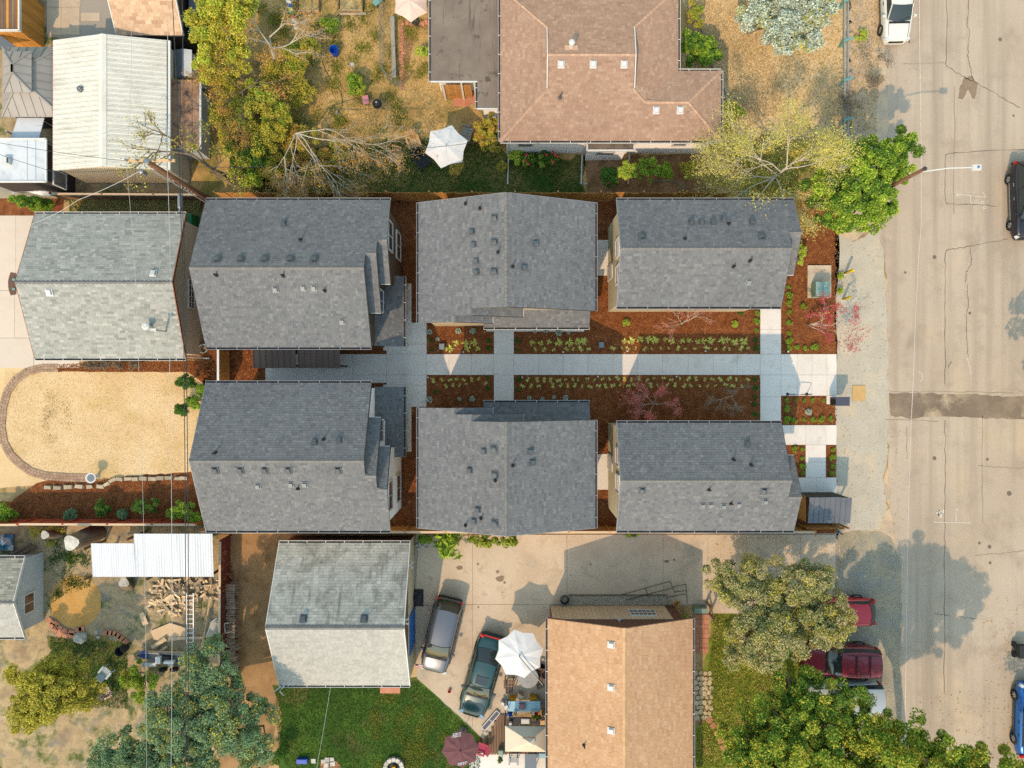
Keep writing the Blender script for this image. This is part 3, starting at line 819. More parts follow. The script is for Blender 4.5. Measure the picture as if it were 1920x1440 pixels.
# --- the west pair of new houses
XW0, XW1 = (386-960)*ke, (696-960)*ke
def west_house(label, sgn, yn, ys, wallm, sid, panes, vents, seed):
    # shared slope is the one away from the court
    t1, t0 = (yn, ys) if sgn > 0 else (ys, yn)
    tm = (t0+t1)/2
    H_ = stepped_house(label, lambda s, t: (s, t), XW0, XW1, t0, t1, 5.7, 7.7, [(-7.12, tm+sgn*0.83, tm-sgn*2.15), (-6.62, tm+sgn*1.6, tm-sgn*0.58)], wallm, sid_end=sid, seed=seed)
    root = H_['root']
    # porch
    ya, yb = tm-sgn*3.80, tm+sgn*0.32
    pr = shed_roof(root, [(-7.98, ya, 3.25), (-6.36, ya, 2.65), (-6.36, yb, 2.65), (-7.98, yb, 3.25)], M['shingle_dark'], seed=seed+50)
    gutter(root, (-6.36, ya, 2.64), (-6.36, yb, 2.64), (1,0,0), m=M['gutter_grey'])
    for yy in (ya+sgn*0.15, (ya+yb)/2, yb-sgn*0.2): post(root, -6.52, yy, 0, 2.58, M['white_trim'], 0.14, 'porch_post')
    mb = MB(); mb.box((-7.15, (ya+yb)/2-sgn*0.1, 0.075), (1.75, abs(yb-ya)+0.05, 0.15)); mb.build('porch_floor', M['concrete'], root)
    # windows on the east steps
    E = H_['ends']
    xw = E[2][1]+0.02
    for (yo, zc, w_, h_) in ((1.15, 4.4, 0.85, 1.35), (1.15, 1.55, 0.85, 1.5)):
        window(root, (xw+0.02, tm+sgn*(1.15+yo), zc), (1,0,0), w_*1.9, h_, panes, cross=(2,1))
    xw = E[1][1]+0.02
    window(root, (xw+0.02, tm-sgn*1.35, 4.5), (1,0,0), 1.2, 1.25, panes, cross=(2,1))
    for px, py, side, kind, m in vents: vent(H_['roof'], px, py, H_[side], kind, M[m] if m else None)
    return H_
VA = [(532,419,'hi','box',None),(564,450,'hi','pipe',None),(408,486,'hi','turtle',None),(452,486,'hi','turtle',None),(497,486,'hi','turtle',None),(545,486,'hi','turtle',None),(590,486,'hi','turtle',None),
      (406,516,'lo','pipe',None),(531,517,'lo','pipe',None),(517,543,'lo','box','vent_sunlit'),(569,540,'lo','box','vent_sunlit'),(589,540,'lo','box','vent_sunlit'),(609,545,'lo','pipe',None),(642,603,'lo','box','vent_sunlit')]
HA = west_house('two-storey house with charcoal shingles and brown siding behind the twin carports', 1, (720-375)*ke, (720-651)*ke, M['brown_siding'], (M['brown_siding'], 0.19), M['pane'], VA, 1)
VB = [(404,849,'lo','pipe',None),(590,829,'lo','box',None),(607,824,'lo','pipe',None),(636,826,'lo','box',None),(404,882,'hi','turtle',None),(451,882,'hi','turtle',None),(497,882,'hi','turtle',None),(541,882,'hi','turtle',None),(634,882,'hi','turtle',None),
      (484,911,'hi','box','vent_sunlit'),(546,908,'hi','box','vent_sunlit'),(572,908,'hi','box','vent_sunlit'),(559,916,'hi','pipe',None)]
HB = west_house('two-storey house with charcoal shingles and white siding beside the dry lawn', -1, (720-718)*ke, (720-995)*ke, M['white_siding'], (M['white_siding'], 0.24), M['pane_brown'], VB, 2)
# --- the middle pair, ridges running north-south
XM0, XM1 = (785-960)*ke, (1116-960)*ke
def mid_house(label, sgn, y_far, y_near, b1, b2, porch_y, wallm, vents, seed):
    tm = (XM0+XM1)/2
    H_ = stepped_house(label, lambda s, t: (t, s), y_far, y_near, XM1, XM0, 5.7, 7.75, [(b1, -2.15, 0.62), (b2, -3.10, -1.05)], wallm, seed=seed)
    root = H_['root']
    xa, xb = (907-960)*K(2.65), (1105-960)*K(2.65)
    inner = y_near+sgn*0.32
    shed_roof(root, [(xa, inner, 3.2), (xa, porch_y, 2.65), (xb, porch_y, 2.65), (xb, inner, 3.2)], M['shingle_dark'], seed=seed+50)
    gutter(root, (xa, porch_y, 2.64), (xb, porch_y, 2.64), (0,-sgn,0))
    for xx in (xa+0.2, (xa+xb)/2, xb-0.2): post(root, xx, porch_y+sgn*0.2, 0, 2.58, M['white_trim'], 0.14, 'porch_post')
    mb = MB(); mb.box(((xa+xb)/2, (porch_y+inner)/2+sgn*0.1, 0.075), (xb-xa-0.1, abs(porch_y-inner)+0.3, 0.15)); mb.build('porch_floor', M['concrete'], root)
    for px, py, side, kind in vents: vent(H_['roof'], px, py, H_[side], kind)
    return H_
VC = [(873,382,'hi','pipe'),(900,391,'hi','pipe'),(927,409,'hi','turtle'),(885,435,'hi','box'),(888,459,'hi','box'),(927,454,'hi','turtle'),(893,490,'hi','box'),(894,511,'hi','box'),(927,509,'hi','turtle'),(934,473,'hi','pipe'),(1004,457,'lo','box'),(982,502,'lo','box'),(961,500,'lo','pipe')]
HC = mid_house('house with north-south ridge and charcoal shingles north of the central walk', 1, (720-380)*ke, 4.0, 3.65, 3.32, 3.33, M['tan_siding'], VC, 3)
VD = [(907,846,'hi','box'),(926,842,'hi','turtle'),(881,882,'hi','box'),(928,890,'hi','turtle'),(929,901,'hi','pipe'),(896,956,'hi','box'),(889,977,'hi','box'),(902,972,'hi','pipe'),(873,985,'hi','pipe'),(928,981,'hi','turtle'),(994,847,'lo','box'),(998,867,'lo','box'),(961,873,'lo','pipe')]
HD = mid_house('house with north-south ridge and charcoal shingles south of the central walk', -1, (720-990)*ke, -1.97, -1.62, -1.29, -1.08, M['tan_siding'], VD, 4)
# --- the east pair
XE0, XE1 = (1156.5-960)*ke, (1465-960)*ke
def east_house(label, sgn, yn, ys, vents, seed):
    t1, t0 = (yn, ys) if sgn > 0 else (ys, yn); tm = (t0+t1)/2
    H_ = stepped_house(label, lambda s, t: (s, t), XE0, XE1, t0, t1, 5.7, 7.18, [(15.38, tm+sgn*0.94, tm-sgn*1.16)], M['tan_siding'], sid_start=(M['tan_siding'], 0.16), seed=seed)
    root = H_['root']; xw = H_['first'][1]-0.02
    window(root, (xw-0.02, tm+sgn*0.55, 4.4), (-1,0,0), 1.0, 1.3, M['pane_grey'], cross=(1,2))
    window(root, (xw-0.02, tm-sgn*0.95, 4.4), (-1,0,0), 1.0, 1.3, M['pane_brown'], cross=(1,2))
    # door and step on the west end
    mb = MB(); mb.box((xw-0.03, tm-sgn*0.3, 1.15), (0.06, 0.95, 2.05)); d = mb.build('door', M['white_trim'], root)
    mb = MB(); mb.lathe([(0.03,0),(0.03,0.05)], 8, (xw-0.09, tm-sgn*0.3+0.36, 1.1)); mb.build('handle', M['vent_metal'], d)
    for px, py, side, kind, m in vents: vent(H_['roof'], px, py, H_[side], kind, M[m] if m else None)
    return H_
VE = [(1204,444,'hi','turtle',None),(1428,444,'hi','turtle',None),(1296,417,'hi','box',None),(1315,417,'hi','box',None),(1337,417,'hi','box',None),(1357,412,'hi','box',None),(1366,420,'hi','pipe',None),(1410,416,'hi','box',None),(1284,448,'hi','pipe',None),(1375,500,'lo','pipe',None),(1406,489,'lo','pipe',None),(1403,529,'lo','box','vent_sunlit')]
HE = east_house('house with charcoal shingles nearest the utility box and yellow bollards', 1, (720-375)*ke, (720-575)*ke, VE, 5)
VF = [(1401,833,'lo','box',None),(1375,862,'lo','pipe',None),(1408,872,'lo','pipe',None),(1204,920,'hi','turtle',None),(1432,921,'hi','turtle',None),(1317,947,'hi','box','vent_sunlit'),(1332,947,'hi','box','vent_sunlit'),(1356,949,'hi','box','vent_sunlit'),(1370,944,'hi','pipe',None),(1384,946,'hi','box','vent_sunlit'),(1434,940,'hi','box','vent_sunlit'),(1329,918,'hi','pipe',None)]
HF = east_house('house with charcoal shingles beside the blue metal roofed enclosure', -1, (720-793)*ke, (720-995)*ke, VF, 6)
# ------------------------------------------------------------------ the older buildings around the court
M['metal_white'] = mat('metal_white', [P(236,230,217), P(244,239,228)], 0.6, 0.55, fine=0.03, fscale=8, patches=[(P(226,220,208), 0.8, 0.6, 0.1)], streak=(P(216,210,198), (0.6, 4.0, 1), 0.64, 0.08))
M['metal_grey'] = mat('metal_grey', [P(156,148,142), P(172,164,158)], 0.8, 0.5, fine=0.05, objr=0.05)
M['metal_brown'] = mat('metal_brown', [P(112,90,76), P(124,100,86)], 0.8, 0.45, fine=0.05, objr=0.05)
M['metal_slate'] = mat('metal_slate', [P(104,108,116), P(114,118,126)], 0.8, 0.45, fine=0.05, objr=0.04)
M['metal_corr'] = mat('metal_corr', [P(238,239,243), P(246,246,249)], 0.5, 0.5, fine=0.03, fscale=8, streak=(P(222,225,232), (2.5, 0.15, 1), 0.58, 0.1))
M['membrane'] = mat('membrane', [P(218,220,224), P(228,230,234)], 0.5, 0.6, fine=0.04, patches=[(P(190,192,198), 0.7, 0.6, 0.1)])
M['roll_roof'] = mat('roll_roof', [P(120,106,94), P(136,120,108), P(150,134,120)], 0.5, 0.9, 0.2, 50, fine=0.1, patches=[(P(96,84,74), 1.2, 0.64, 0.05)], streak=(P(104,92,82), (4.0, 0.3, 1), 0.64, 0.05))
M['rust_roof'] = mat('rust_roof', [P(150,112,88), P(176,136,108), P(190,150,124)], 0.9, 0.85, fine=0.15, fscale=14, patches=[(P(90,74,66), 2.2, 0.58, 0.07)])
M['rust_seam'] = mat('rust_seam', [P(170,128,104)], fine=0.1)
M['shaded_white_wall'] = mat('shaded_white_wall', [P(188,196,206), P(200,206,214)], 1, 0.7, fine=0.04)  # white wall with the blue tint of shade put into its colour
M['dark_wall'] = mat('dark_wall', [P(62,54,54), P(74,66,64)], 2, 0.8, fine=0.08)
M['cedar'] = mat('cedar', [P(206,138,60), P(226,160,84)], 6, 0.8, 0.1, 40, objr=0.16, fine=0.14, stretch=(1,1,0.2))
M['cedar_new'] = mat('cedar_new', [P(198,136,70), P(220,162,96)], 5, 0.8, 0.1, 40, objr=0.14, fine=0.12)
M['deck_wood'] = mat('deck_wood', [P(120,92,70), P(148,116,90)], 4, 0.85, 0.1, 40, objr=0.18, fine=0.15, stretch=(1,0.15,1))
M['red_fence'] = mat('red_fence', [P(170,72,44), P(196,92,60)], 3, 0.8, 0.1, 40, objr=0.12, fine=0.12)
M['red_fence_old'] = mat('red_fence_old', [P(118,58,46), P(140,74,58)], 2, 0.85, objr=0.1, fine=0.15, patches=[(P(176,140,124), 1.8, 0.64, 0.05)])
M['pale_cap'] = mat('pale_cap', [P(226,196,164)], fine=0.08)
M['blue_door'] = mat('blue_door', [P(40,104,178)], fine=0.05, rough=0.5)

def gable_house(name, label, x0, x1, y0, y1, ze, zr, axis, m, mats2=None, wallm=None, oh=0.3, e=0.15, wr=(0.2,0.4), seed=0, capm=None, rake=None, gut=True, th=(0.008,0.016), ohe=None, gm=None):
    """plain gable house; axis 'x' or 'y' is the ridge direction"""
    root = thing(name, label, 'house' if 'house' in name else 'outbuilding', ((x0+x1)/2, (y0+y1)/2, 0))
    if axis == 'x':
        ym = (y0+y1)/2
        A = [(x0,y0,ze),(x1,y0,ze),(x1,ym,zr),(x0,ym,zr)]; B = [(x1,y1,ze),(x0,y1,ze),(x0,ym,zr),(x1,ym,zr)]
        ridge = ((x0,ym,zr),(x1,ym,zr))
    else:
        xm = (x0+x1)/2
        A = [(x0,y1,ze),(x0,y0,ze),(xm,y0,zr),(xm,y1,zr)]; B = [(x1,y0,ze),(x1,y1,ze),(xm,y1,zr),(xm,y0,zr)]
        ridge = ((xm,y0,zr),(xm,y1,zr))
    rb = MB()
    for p in (A, B): rb.slab([(q[0],q[1],q[2]-0.004) for q in p], 0.12)
    roof = rb.build('roof', M['sheath'], root)
    if m is not None:
        shingles(roof, A, m, e, wr, th, seed); shingles(roof, B, mats2 or m, e, wr, th, seed+1)
        caps(roof, ridge[0], ridge[1], capm or M['cap_dark'], 0.25, 0.28, drop=0.16)
    i = oh if ohe is None else ohe
    sl = (zr-ze)/((y1-y0)/2 if axis == 'x' else (x1-x0)/2)
    zt = ze+i*sl-0.15
    if axis == 'x':
        sec = [(y0+i,0),(y1-i,0),(y1-i,zt),((y0+y1)/2,zr-0.15),(y0+i,zt)]
        vs = [(x0+oh,a,z) for a,z in sec]+[(x1-oh,a,z) for a,z in sec]
    else:
        sec = [(x0+i,0),(x1-i,0),(x1-i,zt),((x0+x1)/2,zr-0.15),(x0+i,zt)]
        vs = [(a,y0+oh,z) for a,z in sec]+[(a,y1-oh,z) for a,z in sec]
    mb = MB(); mb.add(vs, [(0,1,2,3,4),(9,8,7,6,5)]+[(k,(k+1)%5,(k+1)%5+5,k+5) for k in range(5)])
    wall = mb.build('wall', wallm, root)
    rk = rake or M['white_trim']
    for (p, q) in (((0,3),(1,2))):
        for S in (A, B):
            tb = MB(); a, b_ = Vector(S[p]), Vector(S[q]); tb.bar(a-Vector((0,0,0.07)), b_-Vector((0,0,0.07)), 0.04, 0.15); tb.build('rake_trim', rk, roof)
    if gut:
        if axis == 'x':
            gutter(root, (x0,y0,ze-0.02), (x1,y0,ze-0.02), (0,-1,0), gm); gutter(root, (x0,y1,ze-0.02), (x1,y1,ze-0.02), (0,1,0), gm)
        else:
            gutter(root, (x0,y0,ze-0.02), (x0,y1,ze-0.02), (-1,0,0), gm); gutter(root, (x1,y0,ze-0.02), (x1,y1,ze-0.02), (1,0,0), gm)
    return dict(root=root, roof=roof, wall=wall, A=A, B=B, pa=plane3(*A[:3]), pb=plane3(*B[:3]), zt=zt)

# --- grey-green shingled house west of the court
kg = K(2.8)
gx0, gx1, gy0, gy1 = (65-960)*kg, (348-960)*kg, (720-672)*kg, (720-401)*kg
G = gable_house('grey_shingled_house', 'single-storey house with mottled grey-green shingles and cream siding', gx0, gx1, gy0, gy1, 2.8, 4.45, 'x', M['shingle_green'], wallm=M['cream_siding'], seed=21, rake=M['rust_trim'], e=0.14, capm=M['cap_dark'])
gym = (gy0+gy1)/2
def gspan(z):
    d = max(0, (4.45-0.15-z))/((4.45-2.8)/((gy1-gy0)/2)); return (max(gy0+0.3, gym-d), min(gy1-0.3, gym+d))
siding(G['wall'], None, lambda t, z, o: (gx1-0.3+o+0.001, t, z), gspan, 0.15, 4.2, M['cream_siding'], 0.15)
window(G['root'], (gx1-0.28, gym-0.3, 1.5), (1,0,0), 1.7, 0.75, M['pane_brown'], cross=(5,2))
vent(G['roof'], 288, 513, G['pb'], 'box', M['vent_white'], 1.3); vent(G['roof'], 93, 548, G['pa'], 'box', M['vent_white'], 1.3)
p = on_plane(283, 613, G['pa'])
mb = MB(); mb.lathe([(0.12,-0.1),(0.12,0.5),(0.22,0.55),(0.22,0.62),(0.10,0.68),(0.06,0.66)], 14, p); mb.build('chimney_cap', M['vent_white'], G['roof'])
p = Vector(on_plane(311, 622, G['pa']))
mb = MB(); mb.tube([p, p+Vector((0,0,1.5))], 0.05, 8); mb.box(p+Vector((0.05,0,1.45)), (0.3,0.12,0.16)); mb.tube([p+Vector((0,0,1.4)), p+Vector((0.25,-0.12,1.55))], 0.045, 6); mb.tube([p+Vector((0,0,0.7)), p+Vector((-0.9,0.1,0.15))], 0.018, 5); mb.build('service_mast', M['vent_white'], G['roof'])
mb = MB(); mb.tube([(gx1-0.2, gy0+0.1, 2.75), (gx1-0.12, gy0+0.12, 0.2), (gx1+0.25, gy0+0.1, 0.12)], 0.04, 6); mb.build('downspout', M['white_trim'], G['root'])

# --- white metal roofed building
kh = K(3.2)
hx0, hx1, hy0, hy1 = (100-960)*kh, (313-960)*kh, (720-318)*kh, (720-76)*kh
Hm = gable_house('metal_roofed_building', 'long outbuilding with an off-white ribbed metal roof beside the utility pole', hx0, hx1, hy0, hy1, 3.2, 3.95, 'y', None, wallm=M['cream_siding'], oh=0.12, gut=False)
hxm = (hx0+hx1)/2
n_p = 26
for k in range(n_p):
    ya, yb = hy0+(hy1-hy0)*k/n_p, hy0+(hy1-hy0)*(k+1)/n_p
    for sx, xe in ((-1, hx0), (1, hx1)):
        mb = MB(); mb.slab([(xe, ya+0.008, 3.225), (xe, yb-0.008, 3.225), (hxm, yb-0.008, 3.975), (hxm, ya+0.008, 3.975)], 0.012)
        for f in (0.0, 0.5):
            y_ = ya+0.03+(yb-ya)*f; mb.bar((xe, y_, 3.237), (hxm, y_, 3.987), 0.035, 0.03)
        mb.build('roof_panel', M['metal_white'], Hm['roof'])
mb = MB(); mb.slab([(hxm-0.22,hy0,3.96),(hxm,hy0,4.03),(hxm,hy1,4.03),(hxm-0.22,hy1,3.96)], 0.01); mb.slab([(hxm,hy0,4.03),(hxm+0.22,hy0,3.96),(hxm+0.22,hy1,3.96),(hxm,hy1,4.03)], 0.01); mb.build('ridge_flashing', M['metal_white'], Hm['roof'])
for xx in (hx0,):
    mb = MB(); mb.box((hx1+0.12,(hy0+hy1)/2,3.15),(0.14,hy1-hy0,0.12)); mb.build('gutter', M['white_trim'], Hm['root'])
    for k in range(40):
        if k == 0:
            mb = MB(); mb.box((0,0,0),(0.05,0.12,0.04)); g0 = mb.build('eave_clip', M['rust_trim'], Hm['roof'], local=True); 
        else:
            g0 = g0.copy(); COL.objects.link(g0)
        rl = root_loc(Hm['roof']); g0.location = (hx0-0.02-rl[0], hy0+(hy1-hy0)*(k+0.5)/40-rl[1], 3.2-rl[2])
vp = Vector(on_plane(152, 168, Hm['pa']))
mb = MB(); mb.lathe([(0.18,0.0),(0.18,0.12),(0.10,0.18)], 14, vp+Vector((0,0,0.02))); tv = mb.build('roof_vent', M['vent_metal'], Hm['roof'])
for k in range(6):
    a = k*PI/3; mb = MB(); mb.bar(vp+Vector((0,0,0.2)), vp+Vector((0.15*math.cos(a),0.15*math.sin(a),0.16)), 0.05, 0.012); mb.build('vent_fin', M['vent_white'], tv)
for k in range(50):
    x = hx0+0.2+(hx1-hx0-0.4)*k/49
    mb = MB(); mb.box((x, hy0+0.1, 1.55), (0.04, 0.04, 3.1)); mb.build('wall_rib', M['cream_siding'], Hm['wall'])
# --- rust coloured lean-to beside it
sx0, sx1, sy0, sy1 = -640*K(2.4), (374-960)*K(2.4), (720-278)*K(2.4), (720-150)*K(2.4)
t = thing('rusty_lean_to', 'small shed with rusty brown panel roof and shaded white wall', 'shed', ((sx0+sx1)/2, (sy0+sy1)/2, 0))
mb = MB(); mb.prism([(sx0+0.1,sy0+0.12),(sx1-0.38,sy0+0.12),(sx1-0.38,sy1-0.12),(sx0+0.1,sy1-0.12)], 0, 2.25); mb.build('wall', M['shaded_white_wall'], t)
for k in range(4):
    xa, xb = sx0+(sx1-sx0)*k/4, sx0+(sx1-sx0)*(k+1)/4
    mb = MB(); mb.slab([(xa+0.012,sy0,2.5-0.03*k),(xb-0.012,sy0,2.47-0.03*k),(xb-0.012,sy1,2.47-0.03*k),(xa+0.012,sy1,2.5-0.03*k)], 0.06); mb.build('roof_panel', M['rust_roof'], t)
mb = MB(); mb.box((sx1+0.05,(sy0+sy1)/2,2.36),(0.1,sy1-sy0,0.12)); mb.build('gutter', M['white_trim'], t)
mb = MB(); mb.box(((sx0+sx1)/2,sy0+0.02,2.3),(sx1-sx0,0.05,0.14)); mb.build('fascia', M['white_trim'], t)
t = thing('grey_lean_to', 'small pale roofed shed between metal building and tree', 'shed', (*W2(342,120),0))
c = W(340,118,2.2); mb = MB(); mb.box((c[0],c[1],1.05),(1.05,1.4,2.1)); mb.build('wall', M['shaded_white_wall'], t)
mb = MB(); mb.slab([(c[0]-0.6,c[1]-0.8,2.12),(c[0]+0.1,c[1]-0.8,2.3),(c[0]+0.1,c[1]+0.8,2.3),(c[0]-0.6,c[1]+0.8,2.12)],0.05); mb.build('roof_panel', M['metal_slate'], t)
mb = MB(); mb.slab([(c[0]+0.1,c[1]-0.8,2.3),(c[0]+0.6,c[1]-0.8,2.16),(c[0]+0.6,c[1]+0.8,2.16),(c[0]+0.1,c[1]+0.8,2.3)],0.05); mb.build('roof_panel', M['membrane'], t)

# --- dark hipped metal roof at the west edge
t = thing('hip_metal_house', 'house with grey standing-seam hipped metal roof and raised centre', 'house', (*W2(40,150),0))
def hip(t, x0, x1, y0, y1, ze, zr, m, inset, seam=0.45, nm='roof'):
    cx0, cx1, cy0, cy1 = x0+inset, x1-inset, y0+inset, y1-inset
    if cy1 < cy0: cy0 = cy1 = (y0+y1)/2
    if cx1 < cx0: cx0 = cx1 = (x0+x1)/2
    a,b_,c,d = (x0,y0,ze),(x1,y0,ze),(x1,y1,ze),(x0,y1,ze); e_,f,g,h = (cx0,cy0,zr),(cx1,cy0,zr),(cx1,cy1,zr),(cx0,cy1,zr)
    mb = MB()
    for q in ([a,b_,f,e_],[b_,c,g,f],[c,d,h,g],[d,a,e_,h]):
        mb.slab(q, 0.06)
    mb.slab([e_,f,g,h],0.05)
    r = mb.build(nm, m, t)
    def seams(p0, p1, q0, q1, n):
        for k in range(1, n):
            u = Vector(p0).lerp(Vector(p1), k/n); 
            # run up-slope, perpendicular to the eave, until the hip
            ed = (Vector(p1)-Vector(p0)).normalized(); w0 = (Vector(q0)-Vector(p0)); 
            L = (Vector(p1)-Vector(p0)).length; s = L*k/n; i0 = w0.dot(ed); i1 = L-(Vector(q1)-Vector(p0)).dot(ed)
            up = w0-ed*i0
            f_ = min(1.0, s/max(i0,1e-3), (L-s)/max(i1,1e-3))
            sb = MB(); sb.bar(u+Vector((0,0,0.015)), u+up*f_+Vector((0,0,0.015)), 0.03, 0.04); sb.build('seam', m, r)
    seams(a,b_,e_,f,int((x1-x0)/seam)); seams(b_,c,f,g,int((y1-y0)/seam)); seams(c,d,g,h,int((x1-x0)/seam)); seams(d,a,h,e_,int((y1-y0)/seam))
    for p_, q_ in ((a,e_),(b_,f),(c,g),(d,h),(e_,h),(f,g)):
        if (Vector(p_)-Vector(q_)).length > 0.05:
            sb = MB(); sb.bar(Vector(p_)+Vector((0,0,0.02)), Vector(q_)+Vector((0,0,0.02)), 0.09, 0.05); sb.build('hip_cap', m, r)
    return r
jx0, jx1, jy0, jy1 = (4-960)*K(2.8), (118-960)*K(2.8), (720-219)*K(2.8), (720-88)*K(2.8)
mb = MB(); mb.box(((jx0+jx1)/2,(jy0+jy1)/2,1.35),(jx1-jx0-0.6,jy1-jy0-0.6,2.7)); mb.build('wall', M['dark_wall'], t)
hip(t, jx0, jx1, jy0, jy1, 2.8, 3.7, M['metal_grey'], 1.45)
hip(t, jx0+0.75, jx1-1.2, jy0+1.05, jy1-0.7, 3.75, 4.2, M['metal_grey'], 0.95, nm='raised_roof')
mb = MB(); mb.box(((jx0+jx1)/2-0.22,(jy0+jy1)/2+0.18,3.45),(jx1-jx0-2.3,jy1-jy0-2.1,0.6)); mb.build('wall', M['dark_wall'], t)
# --- cedar walled deck in the corner
t = thing('cedar_deck', 'raised cedar board deck with board walls in the top corner', 'deck', (*W2(20,40),0))
dx0, dx1, dy0, dy1 = -1000*K(2.2), (36-960)*K(2.2), (720-56)*K(2.2), 800*K(2.2)
for k in range(20):
    x = dx1-0.08-0.16*k
    mb = MB(); mb.box((x,(dy0+dy1)/2,2.15),(0.145,dy1-dy0,0.05)); mb.build('deck_board', M['deck_wood'] if k % 4 else M['cedar'], t)
mb = MB(); mb.box(((dx0+dx1)/2,dy0-0.04,2.2),(dx1-dx0,0.07,0.2)); mb.build('rim_board', M['white_trim'], t)
mb = MB(); mb.box((dx1+0.04,(dy0+dy1)/2,2.2),(0.07,dy1-dy0+0.1,0.2)); mb.build('rim_board', M['white_trim'], t)
for k in range(16):
    mb = MB(); mb.box((dx1+0.02, dy0+0.08+0.16*k, 1.05),(0.03,0.15,2.1)); mb.build('wall_board', M['cedar'], t)
for k in range(14):
    mb = MB(); mb.box((dx1-0.08-0.16*k, dy0-0.02, 1.05),(0.15,0.03,2.1)); mb.build('wall_board', M['cedar'], t)
for k in range(20):
    mb = MB(); mb.box((W2(72,0)[0], W2(0,84)[1]+0.08+0.16*k, 0.9),(0.03,0.15,1.8)); mb.build('fence_board', M['cedar'], t)
for k in range(12):
    mb = MB(); mb.box((W2(72,0)[0]-0.1-0.16*k, W2(0,84)[1], 0.9),(0.15,0.03,1.8)); mb.build('fence_board', M['cedar'], t)
mb = MB(); mb.prism([W2(-60,75,1.9),W2(0,66,1.9),W2(28,86,1.9),W2(-60,104,1.9)],1.8,1.86); mb.build('metal_cover', M['metal_slate'], t)

# --- pale flat roofed building and panel south of it
t = thing('flat_roofed_house', 'dark walled building with pale blue-grey flat roof and white edge', 'house', (*W2(30,310),0))
fx0, fx1, fy0, fy1 = -1000*K(3.0), (87-960)*K(3.0), (720-341)*K(3.0), (720-261)*K(3.0)
mb = MB(); mb.box(((fx0+fx1)/2,(fy0+fy1)/2,1.45),(fx1-fx0-0.3,fy1-fy0-0.3,2.9)); wl = mb.build('wall', M['dark_wall'], t)
mb = MB(); mb.box(((fx0+fx1)/2,(fy0+fy1)/2,2.95),(fx1-fx0,fy1-fy0,0.12)); rf = mb.build('roof', M['membrane'], t)
for a_, b_ in (((fx0,fy0),(fx1,fy0)),((fx1,fy0),(fx1,fy1)),((fx0,fy1),(fx1,fy1))):
    mb = MB(); mb.bar((*a_,3.03),(*b_,3.03),0.1,0.08); mb.build('edge_trim', M['white_trim'], rf)
for xx in (66, 50):
    mb = MB(); q = W(xx,0,3.02)[0]; mb.box((q,(fy0+fy1)/2,3.025),(0.06,fy1-fy0-0.15,0.02)); mb.build('roof_seam', M['membrane'], rf)
q = W(13,302,3.1); mb = MB(); mb.box((q[0],q[1],3.13),(0.42,0.42,0.24)); sk = mb.build('skylight', M['vent_white'], rf); mb = MB(); mb.box((q[0]+0.14,q[1],3.26),(0.1,0.3,0.02)); mb.build('pane', M['pane'], sk)
window(t, (fx1-0.14, fy0+0.55, 1.6), (1,0,0), 0.9, 1.2, M['pane_grey'], cross=(1,1))
window(t, (fx1-0.14, fy1-0.6, 1.6), (1,0,0), 0.8, 1.2, M['pane_grey'], cross=(1,1))
t = thing('canopy_panel', 'pale grey panel awning over the gap by the hipped roof', 'awning', (*W2(50,240),0))
z = 2.4; mb = MB(); mb.slab([W(33,221,z),W(83,221,z),W(73,259,z),W(20,259,z)][::-1],0.06); mb.build('roof_panel', M['membrane'], t)
for px_, py_ in ((30,255),(70,255),(38,225),(80,225)):
    q = W2(px_,py_,1.5); post(t, q[0]*1.0, q[1], 0, 2.34, M['white_trim'], 0.08)
t = thing('boat_tarp', 'folded grey and white tarp lying beside the flat roofed building', 'tarp', (*W2(60,355),0))
rr = []
for i in range(7):
    row = []
    for j in range(9):
        a, b_ = i/6, j/8; x, y = 22+b_*(78+10*a), 344+a*20-4*math.sin(b_*6)
        row.append(W(x, y, 0.35+0.25*math.sin(b_*9+a*4)*math.sin(a*3)))
    rr.append(row)
mb = MB(); mb.grid(rr); mb.build('tarp_sheet', M['membrane'], t, smooth=True)

# --- tan shingled roof at the top edge, seen in part
tz = 3.0
T0 = gable_house('tan_roofed_house', 'tan shingled roof entering at the top edge behind the white metal roof', (218-960)*K(tz), (343-960)*K(tz), (720-66)*K(tz), (720+120)*K(tz), tz, 4.6, 'x', M['shingle_tan'], wallm=M['dark_wall'], seed=31, e=0.2, wr=(0.3,0.36), capm=M['cap_light'], gut=False)
mb = MB(); x1 = T0['A'][1][0]; y1 = T0['A'][1][1]
mb.prism([(x1+0.05,y1+0.3),(x1+1.0,y1+0.3),(x1+1.0,y1+6),(x1+0.05,y1+6)],2.3,2.36); mb.build('side_roof', M['metal_slate'], T0['root'])
mb = MB(); mb.box((x1+0.5,y1+3.2,1.15),(0.8,5.2,2.3)); mb.build('side_wall', M['dark_wall'], T0['root'])

# --- brown hipped house (dutch gables)
z0, sl = 3.3, 0.27
def bz(d): return z0+sl*d
ax0, ax1, ayS, ayN = -0.68, 9.63, 14.08, 22.98
wx, wyN = 12.1, 18.13
rd, gd = 4.45, 2.72
yr = ayS+rd; zr = bz(rd); zg = bz(gd); wr_ = (wyN-ayS)/2
root = thing('brown_hipped_house', 'large house with brown shingled dutch-gable hipped roof and white siding', 'house', ((ax0+wx)/2, 17, 0))
gl, gr = ax0+gd, ax1-gd; yw = ayS+wr_; zw = bz(wr_)
S_ = [(ax0,ayS,z0),(wx,ayS,z0),(wx-wr_,yw,zw),(ax1-wr_,yw,zw),(gr,ayS+gd,zg),(gr,yr,zr),(gl,yr,zr),(gl,ayS+gd,zg)]
N_ = [(ax1,ayN,z0),(ax0,ayN,z0),(gl,ayN-gd,zg),(gl,yr,zr),(gr,yr,zr),(gr,ayN-gd,zg)]
